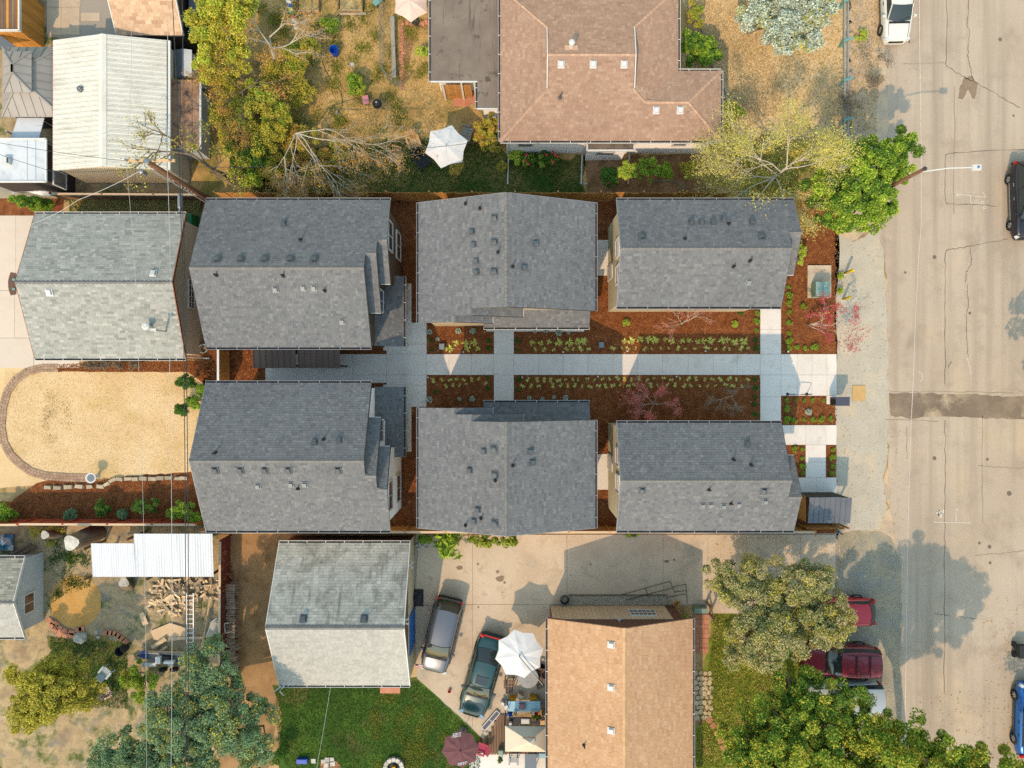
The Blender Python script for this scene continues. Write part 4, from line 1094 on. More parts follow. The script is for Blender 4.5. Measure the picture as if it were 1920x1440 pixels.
W_ = [(ax0,ayN,z0),(ax0,ayS,z0),(gl,ayS+gd,zg),(gl,ayN-gd,zg)]
E_ = [(ax1,wyN,z0),(ax1,ayN,z0),(gr,ayN-gd,zg),(gr,ayS+gd,zg),(ax1-wr_,yw,zw)]
WN = [(wx,wyN,z0),(ax1,wyN,z0),(ax1-wr_,yw,zw),(wx-wr_,yw,zw)]
WE = [(wx,ayS,z0),(wx,wyN,z0),(wx-wr_,yw,zw)]
rb = MB()
for q in (S_,N_,W_,E_,WN,WE): rb.slab([(p_[0],p_[1],p_[2]-0.004) for p_ in q],0.1)
roof = rb.build('roof', M['sheath'], root)
for i, q in enumerate((S_,N_,W_,E_,WN,WE)): shingles(roof, q, M['shingle_brown'], 0.15, (0.2,0.34), (0.007,0.014), 40+i)
for a_, b_ in ((S_[0],S_[7]),(S_[1],S_[2]),(WE[1],WE[2]),(S_[3],S_[4]),(S_[2],S_[3]),(W_[0],W_[3]),(E_[1],E_[2]),(S_[6],S_[5])):
    k = int((Vector(b_)-Vector(a_)).length/0.25)
    caps(roof, a_, b_, M['cap_light'] if a_ is not S_[2] else M['cap_light'], 0.25, 0.3, drop=0.16)
for gx, d in ((gl,-1),(gr,1)):
    mb = MB(); mb.add([(gx,ayS+gd,zg),(gx,ayN-gd,zg),(gx,yr,zr-0.03)],[(0,1,2) if d>0 else (0,2,1)]); mb.build('gablet', M['white_trim'], roof)
    for yy in (ayS+gd, ayN-gd):
        mb = MB(); mb.bar((gx+d*0.05,yy,zg+0.03),(gx+d*0.05,yr,zr+0.03),0.05,0.10); mb.build('rake_trim', M['white_trim'], roof)
mb = MB(); i_ = 0.34
mb.prism([(ax0+i_,ayS+i_),(wx-i_,ayS+i_),(wx-i_,wyN-i_),(ax1-i_,wyN-i_),(ax1-i_,ayN-i_),(ax0+i_,ayN-i_)],0,z0-0.06); wl = mb.build('wall', M['white_siding'], root)
siding(wl, None, lambda t_, z, o: (t_, ayS+i_-o-0.001, z), lambda z: (ax0+i_, wx-i_), 0.35, 3.2, M['white_siding'], 0.2)
gutter(root, (ax0,ayS,z0-0.02),(wx,ayS,z0-0.02),(0,-1,0)); gutter(root,(ax0,ayS,z0-0.02),(ax0,ayN,z0-0.02),(-1,0,0)); gutter(root,(wx,ayS,z0-0.02),(wx,wyN,z0-0.02),(1,0,0)); gutter(root,(ax1,wyN,z0-0.02),(wx,wyN,z0-0.02),(0,1,0)); gutter(root,(ax1,wyN,z0-0.02),(ax1,ayN,z0-0.02),(1,0,0))
plS = plane3(*S_[:3]); plN = plane3(N_[0],N_[1],N_[3])
for px_, py_ in ((1052,121),(1112,121),(1170,121),(1230,207),(1275,207)): vent(roof, px_, py_, plS, 'box', M['vent_white'], 1.25)
vent(roof, 1050, 183, plS, 'pipe', M['vent_metal'], 1.2)
p_ = Vector(on_plane(1071, 88, plN)); mb = MB(); mb.lathe([(0.14,-0.1),(0.14,0.55),(0.18,0.6),(0.1,0.7),(0.02,0.72)],12,p_); mb.build('flue', M['vent_white'], roof)
mb = MB(); mb.box(p_+Vector((0,-0.12,0.04)),(0.75,0.4,0.05)); mb.build('flue_flashing', M['cap_light'], roof)
window(root, (W(985,0,2)[0], ayS+i_-0.02, 1.95), (0,-1,0), 0.85, 1.1, M['pane_grey'], cross=(1,2))
window(root, (W(1275,0,2)[0], ayS+i_-0.02, 2.0), (0,-1,0), 0.8, 0.9, M['pane_grey'], cross=(1,2))
bx0, bx1 = W(1101,0,2.7)[0], W(1189,0,2.7)[0]; by = (720-282)*K(2.7)
mb = MB(); mb.box(((bx0+bx1)/2,(by+ayS+0.3)/2,2.62),(bx1-bx0,ayS+0.3-by,0.12)); bay = mb.build('bay_roof', M['roll_roof'], root)
for a_, b_ in (((bx0,by),(bx1,by)),((bx0,by),(bx0,ayS)),((bx1,by),(bx1,ayS))):
    mb = MB(); mb.bar((*a_,2.68),(*b_,2.68),0.09,0.12); mb.build('edge_trim', M['white_trim'], bay)
mb = MB(); mb.box(((bx0+bx1)/2-0.1,(by+ayS+0.3)/2+0.2,1.3),(bx1-bx0-0.5,ayS+0.3-by-0.1,2.5)); bw = mb.build('bay_wall', M['white_siding'], root)
window(root, ((bx0+bx1)/2-0.15, by+0.27, 1.6), (0,-1,0), 1.1, 1.0, M['pane_grey'], cross=(1,2))
for px_, zz in ((1097,0),(1189,0),(953,0)):
    x = W(px_,0,2.0)[0]; mb = MB(); mb.tube([(x,ayS-0.05,3.2),(x,ayS+0.25,2.9),(x,ayS+0.22,0.3),(x,ayS-0.1,0.1),(x-0.05,ayS-1.6,0.08)],0.045,6); mb.build('downspout', M['white_trim'], root)
# flat roofed wing
kq = K(2.9)
q0, q1, q2 = (808-960)*kq, (895-960)*kq, ax0-0.15
yA, yB, yT = (720-152)*kq, (720-203)*kq, 24.0
t = thing('flat_roof_wing', 'brown flat roofed wing with white gutter beside the hipped house', 'wing', ((q0+q2)/2, 19, 0))
mb = MB(); mb.prism([(q0,yA),(q1,yA),(q1,yB),(q2,yB),(q2,yT),(q0,yT)],2.78,2.9); rf = mb.build('roof', M['roll_roof'], t)
gutter(t,(q0,yA,2.9),(q0,yT,2.9),(-1,0,0)); gutter(t,(q1,yB,2.9),(q1,yA,2.9),(-1,0,0),ticks=True)
for a_, b_ in (((q0,yA-0.03),(q1,yA-0.03)),((q1,yB-0.03),(q2,yB-0.03))):
    mb = MB(); mb.bar((*a_,2.86),(*b_,2.86),0.06,0.14); mb.build('edge_trim', M['white_trim'], rf)
mb = MB(); mb.prism([(q0+0.3,yA+0.6),(q1+0.3,yA+0.6),(q1+0.3,yB+0.4),(q2-0.05,yB+0.4),(q2-0.05,yT-0.2),(q0+0.3,yT-0.2)],0,2.76); mb.build('wall', M['white_siding'], t)
for k in range(12):
    mb = MB(); mb.box((W2(833,0)[0]+0.06+0.15*k, yA+0.15-0.0*k, 1.0),(0.14,0.03,2.0)); mb.build('wall_board', M['cedar_new'], t)
for px_ in (836,870,893):
    x = W2(px_,0)[0]; post(t, x, yA+0.1, 0, 2.75, M['white_trim'], 0.1)
mb = MB(); mb.box((*W2(884,184),0.12),(0.75,0.8,0.1)); mb.build('doorstep', M['red_paver'], t)

# --- orange shingled house in the south
ko = K(3.5)
ox0, ox1, oy1 = (1027-960)*ko, (1299-960)*ko, -13.5
O = gable_house('orange_roofed_house', 'house with long orange-tan shingled roof south of the driveway', ox0, ox1, -27.0, oy1, 3.5, 5.17, 'y', M['shingle_orange'], wallm=M['dark_gable'], seed=51, e=0.15, wr=(0.2,0.34), capm=M['cap_orange'], oh=0.34, ohe=0.3, gm=M['gutter_grey'], rake=M['dark_gable'])
for k in range(29):
    x = ox0+0.45+0.245*k
    mb = MB(); mb.box((x, oy1-0.325, 1.4), (0.235, 0.03, 2.5)); mb.build('siding_board', M['cream_siding'], O['wall'])
window(O['root'], (W(1205,0,1.7)[0], oy1-0.3, 1.65), (0,1,0), 1.55, 1.05, M['pane_grey'], cross=(6,2), fw=0.06)
for px_, py_ in ((1146,1209),(1146,1289),(1146,1370)): vent(O['roof'], px_, py_, O['pa'], 'box', M['vent_white'], 1.2)
vent(O['roof'], 1095, 1397, O['pa'], 'pipe')
mb = MB(); q = (W(1162,0,3.2)[0], oy1-0.28, 3.0); mb.box(q,(0.12,0.1,0.1)); mb.tube([(q[0]-0.12,q[1]+0.12,q[2]),(q[0]-0.05,q[1]+0.05,q[2])],0.06,8); mb.tube([(q[0]+0.12,q[1]+0.12,q[2]),(q[0]+0.05,q[1]+0.05,q[2])],0.06,8); mb.build('floodlight', M['vent_white'], O['root'])
mb = MB(); mb.tube([W(1302,1163,3.2), W(1303,1180,2.0), W(1304,1210,1.0)],0.04,6); mb.build('downspout', M['vent_metal'], O['root'])

# --- garage with one mossy and one pale slope
ks = K(2.7)
gx0_, gx1_, gy0_, gy1_ = (523-960)*ks, -6.0, (720-1285)*ks, (720-1018)*ks
GS = gable_house('mossy_garage', 'garage with dark mossy north slope and pale south slope', gx0_, gx1_, gy0_, gy1_, 2.7, 5.0, 'x', M['shingle_pale'], M['shingle_moss'], wallm=M['dark_gable'], seed=61, e=0.17, wr=(0.26,0.34), capm=M['cap_dark'], oh=0.14, gut=True)
for k in range(36):
    y = gy0_+0.2+(gy1_-gy0_-0.4)*k/35
    mb = MB(); mb.box((gx1_-0.125, y, 1.25),(0.03,0.22,2.5)); mb.build('wall_board', M['tan_siding'], GS['wall'])
for px_, py_ in ((569,1160),(683,1160)): vent(GS['roof'], px_, py_, GS['pb'], 'box', M['vent_metal'], 1.3)
y = (720-1180)*K(1.0); mb = MB(); mb.box((gx1_-0.07,y,1.1),(0.06,2.3,2.1)); d = mb.build('garage_door', M['blue_door'], GS['root'])
for k in range(1,4):
    mb = MB(); mb.box((gx1_-0.035,y,0.1+0.52*k),(0.02,2.3,0.03)); mb.build('door_rail', M['blue_door'], d)
mb = MB(); q = W(770,1060,2.2); mb.box((gx1_-0.05,q[1],2.2),(0.12,0.14,0.1)); mb.tube([(gx1_,q[1]+0.1,2.2),(gx1_+0.12,q[1]+0.18,2.15)],0.05,6); mb.tube([(gx1_,q[1]-0.1,2.2),(gx1_+0.12,q[1]-0.18,2.15)],0.05,6); mb.build('floodlight', M['vent_white'], GS['root'])
q = W(759,1166,4.2); mb = MB(); mb.box((gx1_-0.1,q[1],4.2),(0.1,0.12,0.12)); mb.tube([(gx1_-0.05,q[1]+0.08,4.2),(gx1_+0.12,q[1]+0.15,4.1)],0.05,6); mb.tube([(gx1_-0.05,q[1]-0.08,4.2),(gx1_+0.12,q[1]-0.15,4.1)],0.05,6); mb.build('floodlight', M['vent_white'], GS['root'])
mb = MB(); mb.box((*W2(732,1291),0.06),(1.25,0.5,0.12)); mb.build('doorstep', M['red_paver'], GS['root'])
q = Vector(W(524,1296,2.8)); mb = MB(); mb.bar(q+Vector((-0.35,-0.05,0)),q+Vector((0.1,0.3,0)),0.05,0.05); mb.bar(q,q+Vector((0.25,-0.25,0)),0.05,0.05); mb.tube([q+Vector((0.1,0.1,-0.1)),q+Vector((0.3,0.4,-0.1))],0.04,6); mb.build('service_bracket', M['vent_white'], GS['root'])

# --- pale shed at the west edge
kt = K(2.2)
TS = gable_house('pale_shed', 'shed with grey shingles and pale blue end wall', -960*kt-3, -29.0, (720-1195)*kt, (720-1046)*kt, 2.2, 3.15, 'x', M['shingle_pale'], M['shingle_mottled'], wallm=M['pale_blue_siding'], seed=71, e=0.15)
tym = (TS['A'][0][1]+TS['B'][0][1])/2
for k in range(29):
    y = TS['A'][0][1]+0.35+0.148*k; zt = min(2.3+0.0, 3.15-abs(y-tym)*0.4-0.2)
    mb = MB(); mb.box((-29.285, y, zt/2+0.05),(0.03,0.14,zt)); mb.build('wall_board', M['pale_blue_siding'], TS['wall'])
window(TS['root'], (-29.26, (720-1131)*K(1.5), 1.45), (1,0,0), 1.15, 0.9, M['pane_brown'], cross=(2,1))

# --- corrugated metal lean-to roof by the woodpile
t = thing('corrugated_shelter', 'open shelter with white corrugated metal roof above the woodpile', 'shelter', (*W2(290,1045),0))
z = 2.4
def strip(xa, xb, ya, yb, n):
    for k in range(n):
        a_, c_ = xa+(xb-xa)*k/n, xa+(xb-xa)*(k+1)/n
        rows = []
        for (yy, zz) in ((ya, z+0.12), (yb, z-0.06)):
            rows.append([(*W2(a_+(c_-a_)*j/12, yy, z), zz+0.02*math.cos(j*PI)) for j in range(13)])
        mb = MB(); mb.grid(rows[::-1]); mb.build('roof_sheet', M['metal_corr'], t)
strip(173,253,1018,1082,3); strip(253,400,1000,1082,5)
for px_, py_ in ((176,1022),(176,1078),(256,1004),(396,1004),(396,1078),(290,1078)):
    q = W2(px_,py_,1.2); post(t, q[0], q[1], 0, 2.3, M['deck_wood'], 0.12)
mb = MB(); mb.bar(W(174,1079,2.26),W(399,1079,2.26),0.06,0.12); mb.build('beam', M['deck_wood'], t)
mb = MB(); mb.bar(W(254,1003,2.42),W(399,1003,2.42),0.06,0.12); mb.build('beam', M['deck_wood'], t)

# --- twin carports, bin enclosure
def seam_roof(t, pts, n, m, nm='roof_panel', rib=0.04, tk=0.04):
    a,b_,c,d = [Vector(p_) for p_ in pts]     # a-b lower edge, d-c upper edge
    for k in range(n):
        f0, f1 = k/n, (k+1)/n
        q = [a.lerp(b_,f0), a.lerp(b_,f1), d.lerp(c,f1), d.lerp(c,f0)]
        mb = MB(); mb.slab([tuple(x) for x in q], tk); mb.bar(q[0]+Vector((0,0,0.012)), q[3]+Vector((0,0,0.012)), rib, 0.035); mb.build(nm, m, t)
for i, (xa, xb, lab) in enumerate(((476,555,'west one of the two brown metal carport roofs below the brown house'),(560,638,'east one of the two brown metal carport roofs below the brown house'))):
    t = thing('carport', lab, 'carport', (*W2((xa+xb)/2,672),0), group='twin carports')
    za, zb = 2.35, 2.6
    x0_, x1_ = W2(xa,0,za)[0], W2(xb,0,za)[0]; y0_, y1_ = W2(0,690,za)[1], 2.9
    seam_roof(t, [(x0_,y0_,za),(x1_,y0_,za),(x1_,y1_,zb),(x0_,y1_,zb)], 7, M['metal_brown'])
    for x in (x0_+0.15, x1_-0.15):
        for y in (y0_+0.15, y1_-0.1): post(t, x, y, 0, za-0.05, M['dark_wall'], 0.1)
    mb = MB(); mb.bar((x0_,y0_+0.02,za-0.07),(x1_,y0_+0.02,za-0.07),0.04,0.12); mb.build('fascia', M['dark_wall'], t)
t = thing('bin_enclosure', 'enclosure with blue-grey standing-seam roof by the gravel shoulder', 'enclosure', (*W2(1550,955),0))
za, zb = 2.15, 2.4
x0_, x1_ = W2(1515,0,za)[0], W2(1594,0,za)[0]; y0_, y1_ = W2(0,981,za)[1], W2(0,933,zb)[1]
seam_roof(t, [(x0_,y0_,za),(x1_,y0_,za),(x1_,y1_,zb),(x0_,y1_,zb)], 8, M['metal_slate'])
for x in (x0_+0.1, x1_-0.1):
    for y in (y0_+0.1, y1_-0.1): post(t, x, y, 0, za-0.05, M['dark_wall'], 0.1)
for k in range(11):
    mb = MB(); mb.box((x0_-0.02, y0_+0.1+0.14*k, 0.95),(0.025,0.135,1.8)); mb.build('wall_board', M['cedar_new'], t)
for k in range(17):
    mb = MB(); mb.box((x0_+0.1+0.14*k, y1_-0.05, 0.95),(0.135,0.025,1.8)); mb.build('wall_board', M['dark_wall'], t)
# ------------------------------------------------------------------ paths, driveways, pavers
M['joint'] = mat('joint', [P(176,164,150)], fine=0.1)
def slabs(parent, rects, top, m, gap=0.012, name='slab', base=None):
    for (x0, y0, x1, y1) in rects:
        a, c = W2(x0, y1), W2(x1, y0)
        mb = MB(); z0 = 0.0
        cx, cy, sx, sy = (a[0]+c[0])/2, (a[1]+c[1])/2, abs(c[0]-a[0])-gap, abs(c[1]-a[1])-gap
        mb.box((cx, cy, top/2), (sx, sy, top)); mb.build(name, m, parent)
def empty_structure(name, px, py):
    o = bpy.data.objects.new(name, None); o.location = (*W2(px, py), 0); COL.objects.link(o); o['kind'] = 'structure'; return o
path = sheet('path', [(498,664),(1568,664),(1568,703),(498,703)], 5, M['joint'])
xs = [662,725,800,842,884,926,963.5,1010,1056,1102,1149,1195,1242,1290,1337,1382,1425,1464,1494,1522,1550,1568]
R_ = [(xs[i],664,xs[i+1],703) for i in range(len(xs)-1)]
R_ += [(498,690,580,716),(580,690,662,716),(498,664,580,690),(580,664,662,690),(662,703,725,718),(725,703,800,722),(725,645,800,664),(740,605,800,645),(760,722,800,763),
       (926,605,963.5,664),(926,703,963.5,765),(1425,572,1464,618),(1425,618,1464,664),(1425,703,1464,744),(1425,744,1464,800),
       (1464,703,1494,742),(1494,703,1522,742),(1522,703,1550,742),(1550,703,1568,742),(1549,742,1568,758),(1464,797,1510,834),(1510,797,1548,834),(1548,797,1568,834),(1510,834,1548,866),(1510,866,1548,895),(1490,895,1530,934),(1530,895,1568,934),
       (1117,450,1150,517),(1117,851,1150,918)]
slabs(path, R_, 0.05, M['concrete'])
HOLES = [(W2(a,0)[0]-0.03, W2(0,d)[1]-0.03, W2(c,0)[0]+0.03, W2(0,b_)[1]+0.03) for a,b_,c,d in R_]
HOLES += [(-16.4,2.3,-6.9,9.7),(-16.4,-7.7,-6.9,-0.3),(-4.8,4.3,4.2,9.6),(-4.8,-7.6,4.2,-2.3),(6.0,4.5,14.4,9.7),(6.0,-7.7,14.4,-2.4)]
BED = [(385,377),(1568,377),(1568,999),(385,999)]
chips('mulch_chips', BED, 130000, 0.06, M['chips'], ZL*3, 'brown bark chips covering the planting beds', holes=HOLES)
chips('pale_mulch_chips', BED, 2200, 0.06, M['pale_chips'], ZL*3+0.02, 'scattered pale wood chips on the brown mulch', seed=5, holes=HOLES)
drive = sheet('driveway', [(780,1003),(1572,1000),(1566,1150),(1330,1150),(1322,1135),(1040,1135),(1040,1320),(945,1350),(905,1385),(782,1272),(776,1060)], 3, M['joint'])
gx = [776,886,1063,1243,1327,1400,1455,1500,1566]
def quadslab(pts, top, m, parent, gap=0.015, name='slab'):
    w = [Vector(W2(*p_)) for p_ in pts]; c = sum(w, Vector((0,0)))/len(w)
    w = [c+(q-c)*(1-gap/max(0.3, (q-c).length)) for q in w]
    mb = MB(); mb.prism([(q.x, q.y) for q in w], 0.0, top); mb.build(name, m, parent)
for i in range(1, len(gx)-1):
    x0, x1 = gx[i], gx[i+1]
    ymid = 1070 if i > 3 else 1133
    quadslab([(x0,1002),(x1,1002),(x1,ymid),(x0,ymid)], 0.04, M['drive_concrete'], drive)
for (x0, x1) in ((1327,1400),(1400,1455),(1455,1500),(1500,1566)):
    quadslab([(x0,1070),(x1,1070),(x1,1150),(x0,1150)], 0.04, M['drive_concrete'], drive)
quadslab([(786,1006),(886,1003),(886,1133),(776,1135)], 0.04, M['drive_concrete'], drive)
quadslab([(776,1135),(886,1133),(886,1363),(782,1272)], 0.04, M['drive_concrete'], drive)
quadslab([(886,1133),(1040,1133),(1040,1300),(945,1350),(905,1385),(886,1365)], 0.04, M['drive_concrete'], drive)
for (x, y, r, sq) in ((862,1064,6,.7),(896,1057,2.5,1),(933,1072,3.5,1),(938,1085,8,.8),(946,1092,3,1),(942,1110,1.5,1),(897,1138,2,1),(1107,1058,2,1),(1250,1052,5,.6),(1264,1049,2.5,1),(1070,1078,1.6,1)):
    mb = MB(); pts = [(*W2(x+r*math.cos(a)*random.uniform(.7,1.2), y+r*sq*math.sin(a)*random.uniform(.7,1.2)), 0.044) for a in [k*0.63 for k in range(10)]]
    mb.add(pts, [tuple(range(10))[::-1]]); mb.build('oil_stain', M['stain'], drive)
west_drive = sheet('west_driveway', [(-400,404),(64,404),(64,682),(-400,682)], 2, M['joint'])
for (x0, y0, x1, y1) in ((-60,404,30,545),(30,404,64,545),(-60,545,28,634),(28,545,64,634),(-60,634,64,690),(64,670,150,690)):
    quadslab([(x0,y0),(x1,y0),(x1,y1),(x0,y1)], 0.03, M['pink_concrete'], west_drive)
court = sheet('back_court', [(88,-80),(216,-80),(216,70),(88,70)], 2, M['joint'])
for i, (x0, y0, x1, y1) in enumerate(((88,-60,115,14),(115,-60,152,14),(88,14,115,66),(115,14,150,66),(152,24,188,40),(152,-60,216,0))):
    quadslab([(x0,y0),(x1,y0),(x1,y1),(x0,y1)], 0.03, M['drive_concrete'], court)

# curved paver border of the dry lawn
border = sheet('paver_border', [(-14,690),(-14,890),(180,900),(180,886)], 1, M['dry_lawn'])
c_l = []
for k in range(60):
    a = k/59
    c_l.append(a)
def border_pt(u):
    # inner line of the border going from the mulch strip round to the birdbath
    P_ = [(108,690),(78,690),(52,697),(30,712),(14,735),(6,765),(3,800),(8,830),(20,852),(38,870),(60,885),(85,892),(120,895),(150,896),(172,896)]
    L = [0]
    for i in range(len(P_)-1): L.append(L[-1]+math.dist(P_[i], P_[i+1]))
    s = u*L[-1]
    for i in range(len(P_)-1):
        if s <= L[i+1]:
            f = (s-L[i])/(L[i+1]-L[i]); p_ = (P_[i][0]+(P_[i+1][0]-P_[i][0])*f, P_[i][1]+(P_[i+1][1]-P_[i][1])*f)
            d = Vector((P_[i+1][0]-P_[i][0], P_[i+1][1]-P_[i][1])).normalized(); return Vector(p_), d
    return Vector(P_[-1]), Vector((1,0))
mbp = MB(); mbp.box((0,0,0.03),(0.20,0.155,0.06)); pv = None; nP = 62
for k in range(nP):
    for row in (-1, 0, 1):
        p_, d = border_pt(min(1, (k+(0.5 if row == 0 else 0.2))/nP)); nrm = Vector((-d.y, d.x))
        q = p_+nrm*row*5.0
        if pv is None: pv = mbp.build('paver', M['paver'], border, local=True); o = pv
        else: o = pv.copy(); COL.objects.link(o)
        rl = root_loc(border); w = W2(q.x, q.y)
        o.location = (w[0]-rl[0], w[1]-rl[1], random.uniform(-0.006,0.006)); o.rotation_euler = (0,0,math.atan2(-d.y, d.x)+random.uniform(-.04,.04)+ (0 if row else 0))
# stone edging of the mulch bed
EP = [(92,914),(110,914),(130,913),(150,912),(170,912),(190,912),(202,907),(213,900),(226,898),(242,897),(255,898),(270,897),(288,897),(303,896),(318,896),(336,897),(346,896)]
for i, (x, y) in enumerate(EP):
    o_lab = 'grey edging stone, %s from the west, between lawn and mulch bed' % ORD[i]
    w = W2(x, y); L = random.uniform(0.42,0.56); ang = 0.5 if 195 < x < 215 else random.uniform(-.06,.06)
    t = thing('edging_stone', o_lab, 'stone', (*w,0), ang, 'edging stones along the west bed')
    mb = MB(); mb.box((0,0,0.09),(L,0.24,0.18),taper=0.86); v = mb.v
    mb.v = [(a+random.uniform(-.03,.03), b_+random.uniform(-.03,.03), c_+random.uniform(-.015,.015)) for a,b_,c_ in v]
    mb.build('stone_block', M['edge_stone'], t, local=True)
# red brick curve in the south-west yard
yard_path = sheet('brick_path', [(92,1160),(112,1170),(150,1188),(110,1190)], 3, M['dirt_yard'])
for (x, y, a, L) in ((95,1163,-.7,.42),(99,1172,-.7,.35),(106,1169,-.6,.4),(104,1180,-.6,.34),(113,1177,-.5,.4),(113,1187,-.45,.34),(123,1182,-.35,.42),(124,1191,-.3,.36),(134,1185,-.2,.45),(136,1191,-.15,.36),(148,1180,.1,.4),(154,1178,.1,.35),(199,1186,-.1,.36),(207,1186,-.12,.36),(215,1187,-.25,.36),(222,1191,-.5,.38),(229,1196,-.6,.38),(236,1202,-.75,.38)):
    w = W2(x,y); mb = MB(); mb.box((*w,0.04),(L,0.30,0.08),rz=a); mb.build('paver', M['red_paver'], yard_path)
# paths beside the orange roofed house
side = sheet('side_path', [(1302,1150),(1330,1150),(1326,1222),(1302,1222)], 3, M['joint'])
for i in range(3):
    for j in range(8):
        w = W2(1306+9*i, 1156+9*j); mb = MB(); mb.box((*w,0.03),(0.28,0.28,0.06)); mb.build('paver', M['red_paver'], side)
flag = sheet('flagstone_path', [(1302,1258),(1330,1258),(1326,1290),(1336,1330),(1330,1350),(1302,1362)], 3, M['litter_soil'])
rs = random.Random(4)
for i in range(10):
    for j in range(4):
        x = 1305+8*j+rs.uniform(-1.5,1.5)+(3 if i % 2 else 0); y = 1262+9.2*i+rs.uniform(-1.5,1.5)
        if x > 1335: continue
        w = W2(x,y); n = rs.choice((5,6,7)); r0 = rs.uniform(0.135,0.175)
        mb = MB(); mb.prism([(w[0]+r0*rs.uniform(.8,1.1)*math.cos(2*PI*k/n+i), w[1]+r0*1.1*rs.uniform(.8,1.1)*math.sin(2*PI*k/n+i)) for k in range(n)], 0, 0.04+rs.uniform(0,.015)); mb.build('flagstone', M['flagstone'], flag)
for (x, y, a) in ((1330,1350,.6),(1337,1360,.7),(1344,1374,.9),(1351,1388,1.1),(1356,1400,1.2)):
    w = W2(x,y); mb = MB(); mb.box((*w,0.03),(0.34,0.36,0.06),rz=-a); mb.build('flagstone', M['red_paver'], flag)
ring = sheet('garden_brick_path', [(752,35),(808,35),(808,52),(780,52),(762,150),(746,150),(750,52)], 3, M['litter_soil'])
for i in range(22):
    w = W2(754+random.uniform(-2,2), 40+i*6); mb = MB(); mb.box((*w,0.03),(0.22,0.17,0.06),rz=random.uniform(-.2,.2)); mb.build('brick', M['red_paver'], ring)
for i in range(8):
    w = W2(763+i*6, 44+random.uniform(-2,2)); mb = MB(); mb.box((*w,0.03),(0.18,0.3,0.06),rz=random.uniform(-.2,.2)); mb.build('brick', M['red_paver'], ring)
mb = MB(); mb.box((*W2(865,185),0.03),(1.0,1.0,0.06)); mb.build('patio_slab', M['red_paver'], ring)
M['plate'] = mat('plate', [P(222,180,120), P(206,168,112)], 3, 0.8, fine=0.1)
t = tag(MB().box((*W2(1610,737),0.03),(0.8,0.95,0.06)).build('utility_slab', M['plate']), 'square sandy utility slab set in the gravel shoulder', 'slab')

# ------------------------------------------------------------------ fences
def board_fence(label, a, b_, h, m, bw=0.14, rails=True, cap=None, group=None, name='board_fence', gapj=0.0, ph=0.1):
    a, b_ = Vector((*W2(*a),0)), Vector((*W2(*b_),0)); d = b_-a; L = d.length; d.normalize(); ang = math.atan2(d.y,d.x)
    t = thing(name, label, 'fence', tuple(a), ang)
    n = int(L/bw); bo = None
    mb = MB(); mb.box((0,0,h/2),(bw*0.94,0.022,h))
    for k in range(n):
        if bo is None: bo = mb.build('board', m, t, local=True); o = bo
        else: o = bo.copy(); COL.objects.link(o)
        o.location = (bw*(k+0.5), random.uniform(-.006,.006), random.uniform(-.03,.02)); o.rotation_euler = (random.uniform(-.02,.02),0,random.uniform(-.03,.03))
    for z in (0.35, h-0.3):
        mb = MB(); mb.box((L/2,0.04,z),(L,0.05,0.09)); mb.build('rail', m, t, local=True)
    po = None; k = max(1, int(L/2.4))
    for i in range(k+1):
        if po is None: mb = MB(); mb.box((0,0.06,(h+ph)/2),(0.1,0.1,h+ph)); po = mb.build('post', m, t, local=True); o = po
        else: o = po.copy(); COL.objects.link(o)
        o.location = (L*i/k,0,0)
    if cap:
        mb = MB(); mb.box((L/2,0.02,h+0.03),(L,0.13,0.04)); mb.build('cap_rail', cap, t, local=True)
    return t
board_fence('new cedar board fence along the north side of the court', (424,376),(1352,376),1.8,M['cedar_new'])
board_fence('new cedar board fence along the south side of the court', (398,987),(1505,987),1.8,M['cedar_new'],cap=M['pale_cap'])
board_fence('cedar fence section between west carport and grey house bed', (431,648),(431,722),1.8,M['cedar_new'],cap=M['white_trim'])
board_fence('red stained board fence behind the mulch bed at the west edge', (-40,975),(70,974),1.75,M['red_fence'],cap=M['pale_cap'])
board_fence('red-brown board fence between mulch bed and corrugated shelter', (71,973),(392,974),1.75,M['red_fence'],cap=M['pale_cap'])
board_fence('dark red board fence between woodpile and dirt lane', (432,1003),(430,1260),1.6,M['red_fence_old'],cap=M['pale_cap'])
board_fence('low weathered board fence behind the white metal building', (118,374),(400,376),1.2,M['deck_wood'],cap=M['pale_cap'])
board_fence('short cedar fence by the bin enclosure', (1497,984),(1572,984),1.3,M['cedar_new'])
board_fence('tan board fence behind the mossy garage', (545,1012),(772,1012),1.5,M['cedar'])
# white rail fence along the road verge
M['teal'] = mat('teal', [P(120,172,168)], fine=0.08)
t = thing('rail_fence', 'weathered two-rail fence along the side yard verge', 'fence', (*W2(1588,130),0))
for dx in (-3.4, 3.4):
    for k in range(7):
        ya, yb = -40+k*44, -40+(k+1)*44
        mb = MB(); mb.bar(W(1587+dx,ya,0.9), W(1587+dx,yb-1,0.9), 0.09, 0.05); mb.build('rail', M['gutter_grey'], t)
for k in range(5):
    y = 5+k*74; q = W2(1586,y,0.6); mb = MB(); mb.box((q[0]-0.1,q[1],0.48),(0.14,0.16,0.96)); mb.build('post', M['teal'], t)  # posts and arms coloured with the teal of the posts' shadows
    mb = MB(); mb.bar((q[0]-0.3,q[1]-0.1,0.98),(q[0]+0.3,q[1]+0.1,0.98),0.13,0.04); mb.build('post_arm', M['teal'], t)
